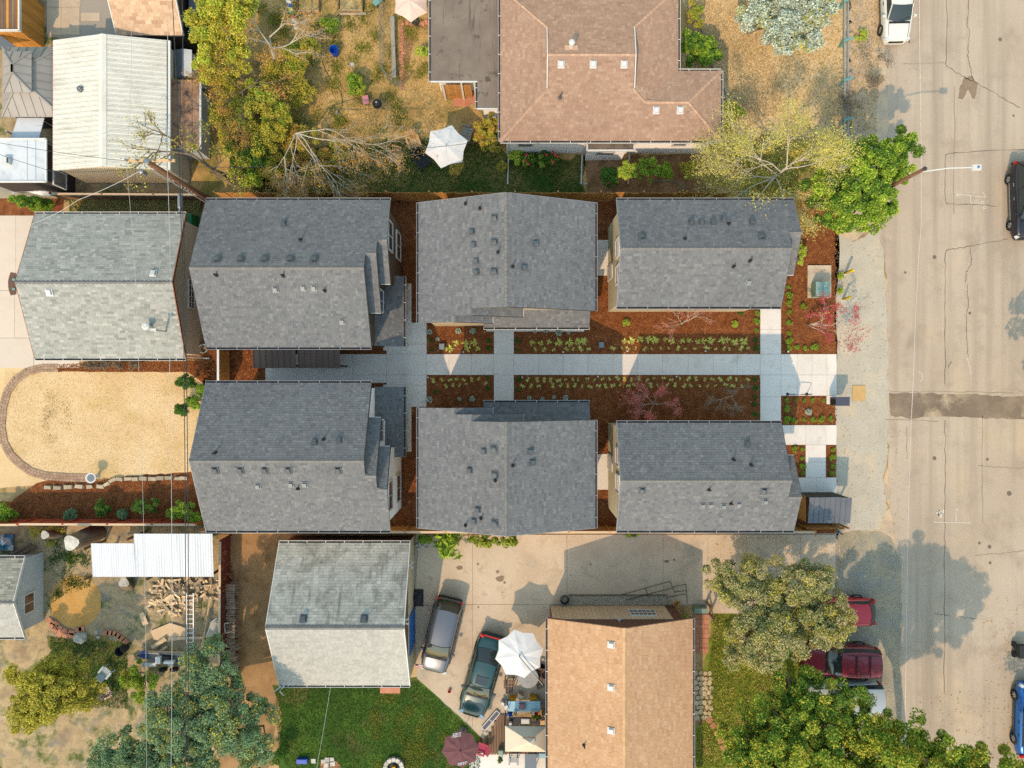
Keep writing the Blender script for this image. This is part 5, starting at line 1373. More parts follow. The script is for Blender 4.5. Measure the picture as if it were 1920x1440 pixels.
# wire fence round the kitchen garden
M['wire'] = mat('wire', [P(130,136,130)], fine=0.1)
t = thing('wire_fence', 'wire mesh fence on thin posts beside the kitchen garden', 'fence', (*W2(720,90),0))
FP = [(718,-10),(718,60),(718,135),(733,158),(758,170)]
for i in range(len(FP)-1):
    a, c = Vector((*W2(*FP[i]),0)), Vector((*W2(*FP[i+1]),0))
    mb = MB(); mb.tube([a, a+Vector((0,0,1.35))],0.025,6); mb.build('post', M['wire'], t)
    mb = MB()
    n = int((c-a).length/0.12)
    for z in [0.1+0.155*k for k in range(9)]: mb.bar(a+Vector((0,0,z)), c+Vector((0,0,z)), 0.008, 0.008)
    for k in range(n): q = a.lerp(c,k/n); mb.bar(q, q+Vector((0,0,1.35)), 0.008, 0.008)
    mb.build('wire_mesh', M['wire'], t)
    mb = MB(); mb.tube([a.lerp(c,0.3)+Vector((0.05,0,0)), a.lerp(c,0.75)+Vector((0.45,0,1.3))],0.018,5); mb.build('brace', M['wire'], t)
M['grey_wood'] = mat('grey_wood', [P(150,142,130), P(176,168,156)], 4, 0.9, 0.2, 30, objr=0.12, fine=0.15, stretch=(1,0.2,1))
mb = MB(); a = W2(737,36); c = W2(741,150); 
for i in range(5):
    f0, f1 = i/5, (i+1)/5; mb.bar((a[0]+(c[0]-a[0])*f0, a[1]+(c[1]-a[1])*f0, 0.35), (a[0]+(c[0]-a[0])*f1, a[1]+(c[1]-a[1])*f1, 0.35), 0.24, 0.05)
mb.box(((a[0]+c[0])/2,(a[1]+c[1])/2,0.17),(0.18,abs(c[1]-a[1])*0.96,0.34)); tag(mb.build('plank_bench', M['grey_wood']), 'long grey weathered plank beside the wire fence', 'plank')
# ------------------------------------------------------------------ trees and plants
def leafmat(name, pal, tr=0.25):
    pal = [tuple(min(0.8, v*1.65) for v in c) for c in pal]
    return mat(name, [], 0.8, 0.75, palette=pal, fine=0, trans=tr, spec=0.2)
LM = {}
LM['yellow'] = leafmat('leaf_yellow', [P(150,140,36), P(186,176,60), P(206,192,80), P(120,124,36), P(172,150,60)])
LM['olive'] = leafmat('leaf_olive', [P(138,134,50), P(176,166,64), P(198,180,76), P(112,120,44), P(164,144,62)])
LM['orange'] = leafmat('leaf_orange', [P(190,140,60), P(160,116,56), P(206,160,80), P(140,120,56)])
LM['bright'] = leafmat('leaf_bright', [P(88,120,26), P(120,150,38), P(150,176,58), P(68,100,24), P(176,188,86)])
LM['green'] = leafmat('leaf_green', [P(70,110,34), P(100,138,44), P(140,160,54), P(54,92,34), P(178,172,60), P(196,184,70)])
LM['dark'] = leafmat('leaf_dark', [P(56,92,34), P(84,120,44), P(44,78,34), P(110,136,50)])
LM['bluegreen'] = leafmat('leaf_bluegreen', [P(84,118,84), P(112,142,104), P(140,160,116), P(66,98,74), P(150,158,104)])
LM['silver'] = leafmat('leaf_silver', [P(150,162,146), P(186,194,178), P(206,212,198), P(124,138,120), P(166,170,146)])
LM['beige'] = leafmat('leaf_beige', [P(152,148,96), P(182,168,120), P(126,130,72), P(200,180,140), P(104,116,56), P(172,152,110)])
LM['birch'] = leafmat('leaf_birch', [P(168,160,80), P(196,186,104), P(146,144,66), P(206,190,112), P(184,168,90)])
LM['red'] = leafmat('leaf_red', [P(190,64,70), P(160,48,58), P(210,96,96), P(140,50,56)])
LM['pink'] = leafmat('leaf_pink', [P(220,120,110), P(230,140,128), P(200,96,96), P(190,110,100)])
LM['lime'] = leafmat('leaf_lime', [P(150,170,50), P(184,196,70), P(120,146,40), P(200,204,100)])
LM['grassblade'] = leafmat('leaf_grassblade', [P(196,196,90), P(216,214,120), P(160,170,66), P(226,222,150)])
LM['brownish'] = leafmat('leaf_brownish', [P(110,98,84), P(136,120,104), P(92,84,70), P(150,130,110)])
M['bark'] = mat('bark', [P(112,96,80), P(140,124,106)], 4, 0.9, fine=0.15)
M['pale_bark'] = mat('pale_bark', [P(196,184,168), P(220,210,196)], 4, 0.85, fine=0.12)
M['dark_bark'] = mat('dark_bark', [P(84,66,52), P(104,84,68)], 4, 0.9, fine=0.15)

def leaves(C, rad, n, size, rng, up=0.9, flat=0.7, aspect=0.55):
    """leaf quads gathered round clump centres C (k,3)"""
    n = int(n*1.8); size = size*0.76 if size < 0.2 else size
    i = rng.integers(0, len(C), n)
    d = rng.normal(0, 1, (n,3)); d /= np.linalg.norm(d, axis=1)[:,None]
    rr = rad[i]*rng.uniform(0.25, 1, n)**0.5
    c = C[i]+d*rr[:,None]*np.array([1,1,flat])
    nr = rng.normal(0, 1, (n,3))+np.array([0,0,up*1.3])+d*0.6; nr /= np.linalg.norm(nr, axis=1)[:,None]
    a = rng.normal(0, 1, (n,3)); t = np.cross(nr, a); t /= np.linalg.norm(t, axis=1)[:,None]; b_ = np.cross(nr, t)
    s = size*rng.uniform(0.6, 1.4, n)[:,None]; w = s*aspect
    V = np.stack([c-t*s, c-b_*w+nr*w*0.35, c+t*s, c+b_*w+nr*w*0.35], 1)
    return V.reshape(-1,3), np.arange(n*4).reshape(n,4)
def crown_clumps(ells, k, rng, inner=0.12):
    vol = np.array([e[3]*e[4]*max(e[5],.3) for e in ells]); vol = vol/vol.sum()
    out = []
    for e, v in zip(ells, vol):
        m_ = max(3, int(round(k*v)))
        d = rng.normal(0,1,(m_,3)); d /= np.linalg.norm(d,axis=1)[:,None]
        d[:,2] = np.where(d[:,2] < -0.35, -d[:,2], d[:,2])
        r_ = rng.uniform(inner, 1, m_)**0.6
        out.append(np.array(e[:3])+d*r_[:,None]*np.array(e[3:6]))
    return np.vstack(out)
def tree(name, label, base, ells, n_leaf, lm, size=0.13, clump=0.5, k=60, cat='tree', group=None, trunk=0.16, bark=None, seed=1, up=0.9, flat=0.7, extra=None, limbs=True, aspect=0.55):
    """base: ground pixel; ells: crowns (px, py, z, rx, ry, rz) with the pixel where the crown's centre is seen"""
    rng = np.random.default_rng(seed); rd = random.Random(seed)
    E = [(*W2(e[0], e[1], e[2]), e[2], e[3], e[4], e[5]) for e in ells]
    b0 = Vector((*W2(*base), 0))
    t = thing(name, label, cat, tuple(b0), group=group)
    k = int(k*1.25); C = crown_clumps(E, k, rng)
    if limbs:
        bark = bark or M['bark']
        mb = MB(); ctr = Vector(np.mean([e[:3] for e in E], 0))
        fork = b0.lerp(Vector((ctr.x, ctr.y, max(0.4, min(e[2]-e[5]*0.6 for e in E)))), 0.75)
        mb.tube([b0-Vector((0,0,0.05)), b0.lerp(fork,0.5)+Vector((rd.uniform(-.1,.1),rd.uniform(-.1,.1),0)), fork], [trunk*1.25, trunk, trunk*0.8], 8); mb.build('trunk', bark, t, smooth=True)
        lb = MB(); nodes = []
        for e in E:
            for j in range(4):
                q = Vector(e[:3])+Vector((rd.uniform(-.5,.5)*e[3], rd.uniform(-.5,.5)*e[4], rd.uniform(-.3,.2)*e[5]))
                m_ = fork.lerp(q,0.5)+Vector((rd.uniform(-.2,.2),rd.uniform(-.2,.2),rd.uniform(0,.3)))
                lb.tube([fork, m_, q], [trunk*0.6, trunk*0.45, trunk*0.25], 6); nodes += [m_, q]
        for c in C[:: max(1, len(C)//70)]:
            c = Vector(c); q = min(nodes, key=lambda z: (z-c).length)
            lb.tube([q, q.lerp(c,0.5)+Vector((0,0,rd.uniform(-.1,.15))), c], [trunk*0.22, trunk*0.15, trunk*0.06], 4, cap=False)
        lb.build('limbs', bark, t, smooth=True)
    V, F = leaves(C, rng.uniform(0.6,1.25,len(C))*clump, n_leaf, size, rng, up, flat, aspect)
    np_mesh('crown', V, F, LM[lm], 4, t)
    for (lm2, frac, sd) in (extra or []):
        V, F = leaves(C[sd::3], rng.uniform(0.6,1.25,len(C[sd::3]))*clump*1.1, int(n_leaf*frac), size, rng, up, flat, aspect)
        np_mesh('crown', V, F, LM[lm2], 4, t)
    return t
def twig(mb, p, d, L, r, depth, rd, tips, droop=0.0, spread=0.6, kids=(2,3)):
    pts = [p]; rr = [r]; q = p; dd = d.copy()
    for i in range(4):
        dd = (dd+Vector((rd.uniform(-1,1),rd.uniform(-1,1),rd.uniform(-.6,.6)))*0.18+Vector((0,0,-droop))).normalized()
        q = q+dd*(L/4); q.z = max(q.z, 0.25); pts.append(q.copy()); rr.append(r*(1-0.13*(i+1)))
    mb.tube(pts, rr, 5 if depth > 1 else 4, cap=False)
    tips.append(pts[-1]); tips.append(pts[2])
    if depth <= 0: return
    for j in range(rd.randint(*kids)+1):
        s = pts[rd.choice((2,3,4,4))]
        nd = (dd+Vector((rd.uniform(-1,1),rd.uniform(-1,1),rd.uniform(-.5,.5)))*spread).normalized()
        twig(mb, s, nd, L*rd.uniform(.55,.8), r*0.58, depth-1, rd, tips, droop, spread, kids)
def branchy(name, label, base, starts, lm=None, n_leaf=0, size=0.07, bark='pale_bark', depth=3, seed=1, droop=0.03, clump=0.25, cat='tree', group=None, r=0.07, spread=0.7, trunkz=None):
    """open tree: starts are (px,py,z, px2,py2,z2) limbs seen from above"""
    rd = random.Random(seed); rng = np.random.default_rng(seed); b0 = Vector((*W2(*base),0))
    t = thing(name, label, cat, tuple(b0), group=group); tips = []
    mb = MB(); lb = MB()
    for i, s in enumerate(starts):
        a, c = Vector(W(*s[:3])), Vector(W(*s[3:6]))
        if i == 0: mb.tube([b0-Vector((0,0,.05)), b0.lerp(a,0.5)+Vector((.05,.03,0)), a], [r*1.7, r*1.4, r*1.1], 8); trunk = mb
        elif (a-Vector(W(*starts[0][:3]))).length > 0.3:
            mb.tube([Vector(W(*starts[0][:3])), a], [r, r*0.8], 6)
        d = (c-a); L = d.length
        twig(lb, a, d.normalized(), L*0.62, r*0.8, depth, rd, tips, droop, spread)
    mb.build('trunk', M[bark], t, smooth=True); lb.build('limbs', M[bark], t, smooth=True)
    if n_leaf:
        C = np.array([tuple(q) for q in tips])
        V, F = leaves(C, rng.uniform(.5,1.3,len(C))*clump, n_leaf, size, rng, 0.6, 0.8); np_mesh('crown', V, F, LM[lm], 4, t)
    return t
def bush(name, label, blobs, n, lm, size=0.07, clump=0.22, k=24, cat='shrub', group=None, seed=1, extra=None, aspect=0.5):
    """dense shrub: blobs (px, py, z, rx, ry, rz)"""
    return tree(name, label, (blobs[0][0], blobs[0][1]), blobs, n, lm, size, clump, k, cat, group, 0.05, M['bark'], seed, 0.9, 0.8, extra, True, aspect)

# --- north yard
tree('yellow_green_tree', 'fuzzy yellow-green tree beside the roofs at the top', (425,110), [(400,60,4.5,1.3,2.0,1.2),(430,25,5,1.5,1.5,1.2),(395,130,3.6,0.9,0.9,0.9),(440,100,4,1.1,1.2,1.0)], 22000, 'yellow', 0.07, 0.36, 150, seed=11, extra=[('lime',0.35,0)])
branchy('bare_tree', 'leafless pale-barked tree at the top edge of the back yard', (520,140), [(510,95,3,470,10,5),(505,80,3.2,440,60,4.5),(505,70,3.2,540,20,4.8),(510,90,3,560,90,4)], 'orange', 1500, 0.06, depth=4, seed=12)
branchy('half_bare_tree', 'half-bare tree with drooping brown twigs beside the shed', (470,200), [(455,170,2.6,400,120,4),(455,170,2.6,420,190,3.6),(450,175,2.6,500,120,4),(455,180,2.6,470,250,3)], 'orange', 2600, 0.06, depth=4, seed=13, bark='bark', r=0.05)
bush('yellow_shrub', 'large yellow-leaved shrub in the middle of the overgrown corner', [(500,185,2.2,1.3,1.2,0.9),(525,215,1.8,1.0,0.9,0.8),(460,220,2.0,1.0,1.2,0.9)], 9000, 'olive', 0.075, 0.3, 60, seed=14, extra=[('bright',0.3,0)])
bush('dark_green_shrub', 'dark green shrub under the bare branches by the pole', [(475,290,1.8,0.9,1.2,0.8),(455,315,1.8,0.8,0.9,0.8),(440,280,1.6,0.6,0.9,0.7)], 6500, 'dark', 0.075, 0.3, 46, seed=15, extra=[('yellow',0.4,1)])
bush('lime_shrub', 'bright yellow-green shrub against the north fence', [(462,335,1.5,0.8,0.6,0.7)], 2600, 'lime', 0.075, 0.26, 24, seed=16)
bush('weedy_shrub', 'mixed olive shrub below the bare pale tree', [(555,110,1.6,1.0,0.9,0.7),(575,92,1.5,0.7,0.7,0.6)], 4200, 'olive', 0.07, 0.28, 34, seed=17, extra=[('bright',0.5,0)])
branchy('white_branched_tree', 'pale bare tree with drooping white branches near the north fence', (570,265), [(555,250,3,640,240,4.5),(555,250,3,520,320,4),(555,250,3,600,350,3.6),(560,250,3,680,290,4.2),(560,250,3,640,330,4),(558,250,3,560,330,3.8)], 'orange', 6500, 0.05, depth=4, seed=18, droop=0.05, r=0.045)
bush('rusty_undergrowth', 'rust and olive undergrowth beneath the white-branched tree', [(560,270,0.9,1.4,1.3,0.5),(620,290,0.8,1.3,1.1,0.5),(530,310,0.9,1.0,1.0,0.5),(590,320,0.7,1.3,0.8,0.4)], 9000, 'olive', 0.06, 0.3, 60, seed=19, extra=[('orange',0.5,0)])
branchy('leaning_limb_tree', 'leaning tree reaching over the white metal roof by the pole', (432,335), [(400,318,3.2,330,270,5.2),(360,290,4.6,240,262,5.6),(345,280,4.8,285,225,5.6),(400,320,3,420,290,3.4),(395,322,3,440,350,2.6)], 'olive', 900, 0.075, 'bark', 3, 20, 0.0, 0.22, r=0.08, spread=0.8)
bush('round_bush', 'small round green bush near the pink chair', [(667,158,0.6,0.6,0.62,0.55)], 2200, 'bright', 0.06, 0.18, 22, seed=21, extra=[('olive',0.4,0)])
bush('garden_weed', 'yellow-green weed clump in the kitchen garden', [(795,97,0.4,0.45,0.4,0.3)], 500, 'lime', 0.06, 0.16, 10, seed=22)
bush('raised_bed_weed', 'green weed clump near the raised beds', [(618,47,0.4,0.6,0.5,0.3)], 1100, 'bright', 0.06, 0.2, 16, seed=23)
bush('corner_bush', 'olive bush against the corner of the hipped house', [(915,235,1.2,0.7,0.8,0.6),(905,255,1.0,0.6,0.6,0.5),(920,270,1.0,0.6,0.6,0.5)], 4200, 'olive', 0.065, 0.22, 34, seed=24, extra=[('orange',0.25,0)])
bush('rose_bush', 'rose bush with pink-red blooms, nearer the bay window', [(1025,300,0.6,0.75,0.5,0.4)], 2200, 'dark', 0.055, 0.2, 22, seed=25, extra=[('lime',0.2,0)])
bush('rose_bush', 'rose bush with red blooms beside the yellow-green hosta', [(990,300,0.5,0.6,0.5,0.35)], 1500, 'dark', 0.055, 0.2, 18, seed=26, extra=[('lime',0.3,0)])
bush('hosta', 'yellow-green leafy plant by the white downspout', [(968,294,0.5,0.4,0.38,0.35)], 900, 'lime', 0.08, 0.18, 14, seed=27)
M['bloom'] = mat('bloom', [P(236,70,84)], fine=0.1)
rose_roots = [o for o in bpy.data.objects if o.name.startswith('rose_bush')]
for i, (x, y) in enumerate(((1037,285),(1040,291),(1045,294),(1037,303),(987,291),(984,301),(991,308),(1024,290))):
    w = W(x,y,0.95); mb = MB(); mb.lathe([(0.02,-0.05),(0.075,-0.01),(0.085,0.03),(0.05,0.06),(0.015,0.07)],8,w); mb.build('bloom', M['bloom'], rose_roots[0 if x > 1000 else 1])
bush('potted_plant', 'round potted shrub on the lawn by the corner bush', [(943,311,0.4,0.32,0.3,0.25)], 500, 'olive', 0.05, 0.14, 10, seed=28)
bush('side_shrub', 'dense glossy green shrub in the angle of the hipped house', [(1310,98,1.3,1.15,1.0,0.8),(1295,85,1.2,0.8,0.8,0.7),(1330,110,1.1,0.8,0.7,0.6)], 9000, 'bright', 0.085, 0.24, 60, seed=29, extra=[('dark',0.5,1)])
bush('wall_shrub', 'olive shrub along the east wall of the hipped house', [(1370,215,1.1,0.7,1.0,0.6),(1300,25,0.8,0.6,1.2,0.4)], 3400, 'olive', 0.065, 0.22, 34, seed=30, extra=[('bright',0.4,0)])
hx = [(1142,330,1.2,0.6,0.62,0.7,'dark','dark green vine clump at the west end of the trellis row'),(1176,322,1.3,0.62,0.6,0.6,'lime','yellow-green vine clump in the trellis row'),(1212,318,1.5,0.75,0.75,0.8,'bright','tall bright green vine clump in the middle of the trellis row'),(1243,320,1.2,0.6,0.45,0.5,'bright','bright green vine clump near the east end of the trellis row'),(1290,318,0.9,0.5,0.6,0.5,'olive','sparse olive vine clump at the east end of the trellis row')]
for i, (x,y,z,rx,ry,rz,lm,lab) in enumerate(hx): bush('vine_clump', lab, [(x,y,z,rx,ry,rz)], 2400, lm, 0.065, 0.2, 22, group='vines on the trellis row', seed=40+i)
tree('silver_tree', 'silvery blue-leaved tree in the side yard', (1480,60), [(1475,15,3.2,2.7,2.2,1.2),(1480,75,2.8,1.7,1.3,1.0),(1425,40,2.9,1.5,1.5,1.0),(1530,15,3.0,1.2,1.2,0.9)], 22000, 'silver', 0.095, 0.4, 120, seed=50, extra=[('olive',0.08,0)])
branchy('birch_tree', 'leaning birch with white limbs and thin yellow leaves by the road', (1425,352), [(1462,326,3.2,1512,276,6.5),(1452,334,2.4,1360,338,4.6),(1458,330,2.9,1375,285,5),(1465,323,3.5,1420,262,5.6),(1455,332,2.6,1400,385,4.4),(1470,318,3.9,1560,300,5.6),(1455,333,2.6,1480,395,4.4),(1475,314,4.2,1480,240,6),(1450,335,2.3,1335,365,4)], 'birch', 13500, 0.055, depth=3, seed=51, droop=0.02, clump=0.6, r=0.06)
bush('yellow_hedge', 'yellow-olive foliage beneath the leaning birch', [(1350,335,1.0,0.9,0.7,0.5),(1400,350,1.2,1.2,0.8,0.6),(1460,340,1.4,1.5,1.0,0.7),(1500,300,1.6,1.2,1.2,0.7),(1420,295,1.2,1.4,0.9,0.5),(1560,390,1.4,1.2,0.8,0.6)], 14000, 'birch', 0.06, 0.35, 90, seed=52, extra=[('olive',0.3,0)])
tree('bright_green_tree', 'bright green broadleaf tree overhanging the road edge', (1590,380), [(1625,310,5,2.3,1.5,1.2),(1680,285,4.6,1.2,0.9,0.8),(1620,370,4.6,1.9,1.6,1.1),(1700,262,4.4,1.0,0.6,0.6),(1545,350,4.2,1.3,1.2,0.9),(1570,410,4,1.6,0.9,0.9),(1650,400,4,0.9,0.7,0.7),(1625,425,3.6,0.5,0.45,0.4),(1690,325,4.4,0.9,0.7,0.6)], 30000, 'bright', 0.075, 0.3, 210, seed=53, extra=[('lime',0.2,0),('dark',0.35,1)])
bush('road_side_bush', 'bare twiggy bush across the rail fence', [(1590,195,0.8,0.9,0.9,0.6)], 700, 'brownish', 0.05, 0.3, 20, seed=54)
branchy('twiggy_shrub', 'grey leafless shrub growing through the rail fence', (1590,200), [(1590,195,0.5,1560,175,1.4),(1590,195,0.5,1620,180,1.4),(1590,195,0.5,1600,225,1.3),(1590,195,0.5,1570,220,1.3),(1590,195,0.5,1590,165,1.4)], depth=3, seed=55, bark='grey_wood', r=0.02, cat='shrub')
branchy('verge_shrub', 'low grey twiggy shrub at the edge of the road', (1635,130), [(1635,130,0.4,1615,110,1.2),(1635,130,0.4,1655,115,1.2),(1635,130,0.4,1650,145,1.1),(1635,130,0.4,1620,150,1.0)], 'brownish', 900, 0.05, depth=3, seed=56, bark='grey_wood', r=0.02, cat='shrub')
bush('verge_tuft', 'small yellow-green tuft beside the white parked car', [(1615,68,0.3,0.4,0.42,0.25)], 700, 'lime', 0.05, 0.16, 10, seed=57)
bush('overgrown_shrub', 'rust-brown overgrown thicket below the yellow-green tree', [(430,160,1.6,1.0,0.9,0.7),(415,215,1.5,0.7,1.1,0.7),(520,140,1.6,1.0,0.8,0.6),(560,175,1.2,1.0,1.0,0.5)], 9000, 'olive', 0.065, 0.35, 60, seed=141, extra=[('yellow',0.5,0)])
bush('overgrown_shrub', 'yellow-olive overgrown thicket between the dark shrub and fence', [(500,250,1.6,1.3,1.1,0.7),(440,250,1.5,0.8,1.0,0.7),(510,310,1.3,1.1,0.9,0.6)], 9000, 'yellow', 0.065, 0.32, 60, seed=142, extra=[('olive',0.6,0)])
# --- south trees
tree('beige_leaved_tree', 'large tree with pale beige-olive leaves beside the driveway', (1470,1145), [(1400,1100,4.6,2.0,1.6,1.2),(1500,1090,4.8,1.9,1.5,1.2),(1540,1160,4.8,1.9,1.7,1.3),(1440,1190,5,2.3,1.8,1.4),(1390,1210,4.2,1.3,1.3,1.0),(1350,1085,4,0.9,1.0,0.9)], 46000, 'beige', 0.066, 0.36, 340, seed=60, trunk=0.22, extra=[('olive',0.2,0),('dark',0.12,1)])
tree('green_yellow_tree', 'green tree with yellowing leaves over the parked cars', (1500,1400), [(1500,1400,6,3.4,2.8,1.8),(1560,1325,5.6,2.6,1.8,1.4),(1470,1330,5.2,1.8,1.5,1.2),(1420,1420,5.4,2.2,1.6,1.4),(1600,1420,6,2.2,2.0,1.5),(1400,1385,4.6,1.7,1.7,1.1),(1490,1275,5,1.5,1.1,0.9)], 52000, 'green', 0.075, 0.36, 340, seed=61, trunk=0.24, extra=[('dark',0.3,0),('yellow',0.15,1)])
tree('roadside_green_tree', 'tall green and yellow tree at the bottom edge beside the road', (1700,1500), [(1740,1440,8,3.2,2.4,2.2),(1690,1400,7,2.4,2.0,1.6),(1850,1440,7.5,2.0,1.8,1.8),(1790,1560,9,3.6,3.0,2.2),(1640,1380,6.4,1.6,1.6,1.4)], 46000, 'green', 0.08, 0.38, 340, seed=62, trunk=0.28, extra=[('yellow',0.4,0)])
def far_tree(label, x, y, z, r, seed):
    rng = np.random.default_rng(seed); px_, py_ = 960+x/K(z), 720-y/K(z)
    bx_, by_ = 960+(x+1.2)/K(0), 720-y/K(0)
    return tree('street_tree', label, (bx_, by_), [(px_,py_,z,r,r,2.4),(px_-40,py_-60,z-0.8,r*0.6,r*0.6,1.4)], 14000, 'green', 0.13, 0.6, 110, seed=seed, trunk=0.25, group='street trees on the far side')
far_tree('street tree past the east edge shading the road beyond the black car', 32.6, -1.9, 6.6, 4.0, 63)
far_tree('street tree past the east edge shading the road by the blue car', 32.6, -24.2, 6.6, 4.1, 64)
tree('willow_tree', 'yellow-olive feathery tree in the south-west corner', (110,1310), [(95,1300,3.6,2.1,1.6,1.2),(60,1340,3.2,1.5,1.0,0.9),(150,1290,3,1.2,1.4,0.9),(110,1255,2.8,1.3,0.8,0.8),(40,1270,2.6,1.0,0.7,0.7)], 26000, 'olive', 0.068, 0.34, 200, seed=65, extra=[('yellow',0.4,0)], flat=0.6)
tree('bluegreen_tree', 'blue-green leafed tree by the dirt lane at the bottom', (390,1400), [(395,1260,5,1.8,1.9,1.3),(340,1340,5.5,2.2,1.8,1.5),(430,1350,5.4,1.9,1.9,1.4),(470,1400,4.8,1.3,1.6,1.2),(250,1410,5,2.0,1.3,1.2),(370,1430,5.6,2.0,1.4,1.3),(485,1345,4.6,0.9,1.5,1.0),(300,1440,5.4,1.8,1.2,1.2),(205,1430,4.8,1.3,1.1,1.0)], 56000, 'bluegreen', 0.072, 0.38, 340, seed=66, trunk=0.2, extra=[('olive',0.12,0)])
bush('yellow_bush', 'yellow-green bush between the junk trailer and blue-green tree', [(252,1265,1.0,0.8,1.0,0.7),(268,1300,0.8,0.6,0.5,0.5),(290,1275,0.6,0.5,0.7,0.4)], 4200, 'bright', 0.065, 0.24, 24, seed=67, extra=[('olive',0.4,0)])
bush('patio_bush', 'dark bush at the bottom edge by the stepping stones', [(525,1415,0.7,0.7,0.6,0.5)], 1600, 'dark', 0.06, 0.2, 18, seed=68)
# --- west shrubs
bush('conifer_column', 'bright green leaning conifer beside the west driveway', [(92,386,0.9,0.5,0.42,0.8),(70,382,1.8,0.55,0.45,0.8),(45,378,2.7,0.42,0.36,0.7),(24,375,3.4,0.25,0.2,0.5)], 7500, 'bright', 0.05, 0.17, 70, cat='conifer', seed=70, extra=[('dark',0.25,0)])
for i, (x,y,z,rx,ry,rz,lm,lab) in enumerate(((352,717,1.1,0.62,0.5,0.8,'dark','dark green conifer at the lawn corner nearest the house eave'),(381,730,0.9,0.35,0.35,0.6,'bright','small bright conifer tucked under the west house eave'),(345,767,0.9,0.42,0.4,0.7,'dark','rounded conifer south of the lawn corner conifer'),(366,755,1.1,0.5,0.42,0.8,'bright','bright conifer touching the white-sided house roof'),
        (340,958,0.9,0.85,0.55,0.6,'bright','wide bright green shrub by the house corner and red fence'),(370,972,0.7,0.45,0.35,0.5,'bright','small bright shrub beneath the house corner'),(275,948,0.8,0.85,0.5,0.55,'dark','oval green shrub in the mulch bed'),(194,953,0.7,0.42,0.48,0.6,'dark','round glossy shrub in the mulch bed'),(133,965,0.4,0.38,0.28,0.3,'bluegreen','small dusky green shrub by the red fence'),(231,964,0.3,0.3,0.22,0.25,'bluegreen','tiny dusky plant by the red fence'),(12,960,0.8,0.65,0.5,0.5,'bright','green shrub cut by the west edge above the red fence'))):
    bush('garden_shrub', lab, [(x,y,z,rx,ry,rz)], 2600, lm, 0.055, 0.18, 26, group='shrubs of the west garden', seed=80+i)
for i, x in enumerate((165,182,199,222,252)):
    bush('dusky_shrub', 'grey-brown dry shrub in the strip below the grey house, %s from the west' % ORD[i], [(x,684,0.4,0.38,0.28,0.3)], 500, 'brownish', 0.05, 0.16, 10, group='dry shrubs below the grey house', seed=100+i)
bush('yellow_weed', 'yellow flowering weeds by the log behind the red fence', [(105,992,0.4,0.7,0.25,0.2),(68,995,0.4,0.5,0.4,0.2),(100,1018,0.3,0.5,0.2,0.2)], 900, 'yellow', 0.05, 0.2, 18, seed=110)
bush('big_leaf_plant', 'large-leaved green plant between garage and fence', [(842,1018,0.8,0.7,0.75,0.4)], 150, 'bright', 0.30, 0.5, 12, cat='plant', seed=111, aspect=0.25)
bush('fence_vine', 'leafy green vine spilling over the south fence', [(905,1014,0.9,0.9,0.35,0.4),(950,1014,0.9,0.9,0.3,0.4)], 2600, 'green', 0.07, 0.2, 30, cat='vine', seed=112)
bush('fence_weed', 'green weed at the fence beside the mossy garage', [(795,1012,0.6,0.55,0.25,0.3)], 700, 'bright', 0.07, 0.2, 12, cat='plant', seed=113)
bush('drive_weed', 'low green weed strip where driveway meets fence', [(1188,1003,0.15,0.4,0.12,0.1)], 400, 'lime', 0.05, 0.14, 8, cat='plant', seed=114)
# --- small maples in the court
branchy('red_maple', 'young red-leaved maple by the yellow bollards', (1514,611), [(1522,608,1.2,1560,590,2.2),(1525,610,1.2,1590,620,2.2),(1520,612,1.1,1560,640,2.0),(1540,606,1.5,1545,570,2.2),(1560,610,1.7,1600,590,2.4)], 'red', 1500, 0.05, depth=3, seed=120, clump=0.16, r=0.03, spread=0.8)
branchy('pink_maple', 'pink-red young maple in the south bed', (1232,762), [(1228,757,0.9,1200,735,1.8),(1228,757,0.9,1240,735,1.8),(1226,758,0.9,1215,775,1.6),(1228,757,0.9,1262,765,1.6),(1226,756,0.9,1190,755,1.6)], 'pink', 1300, 0.05, depth=3, seed=121, clump=0.2, r=0.025)
branchy('bare_maple', 'nearly bare pinkish maple sapling in the north bed', (1277,609), [(1279,606,0.9,1250,618,1.8),(1281,604,0.9,1330,598,2.0),(1280,606,0.9,1300,590,1.8),(1278,607,0.9,1265,590,1.8)], 'pink', 320, 0.04, depth=3, seed=122, clump=0.15, r=0.025)
branchy('dusky_maple', 'thin dusky-leaved sapling at the east end of the south bed', (1370,745), [(1372,742,0.8,1395,725,1.8),(1370,743,0.8,1345,745,1.6),(1371,744,0.8,1385,760,1.6)], 'brownish', 500, 0.045, depth=3, seed=123, clump=0.18, r=0.02)

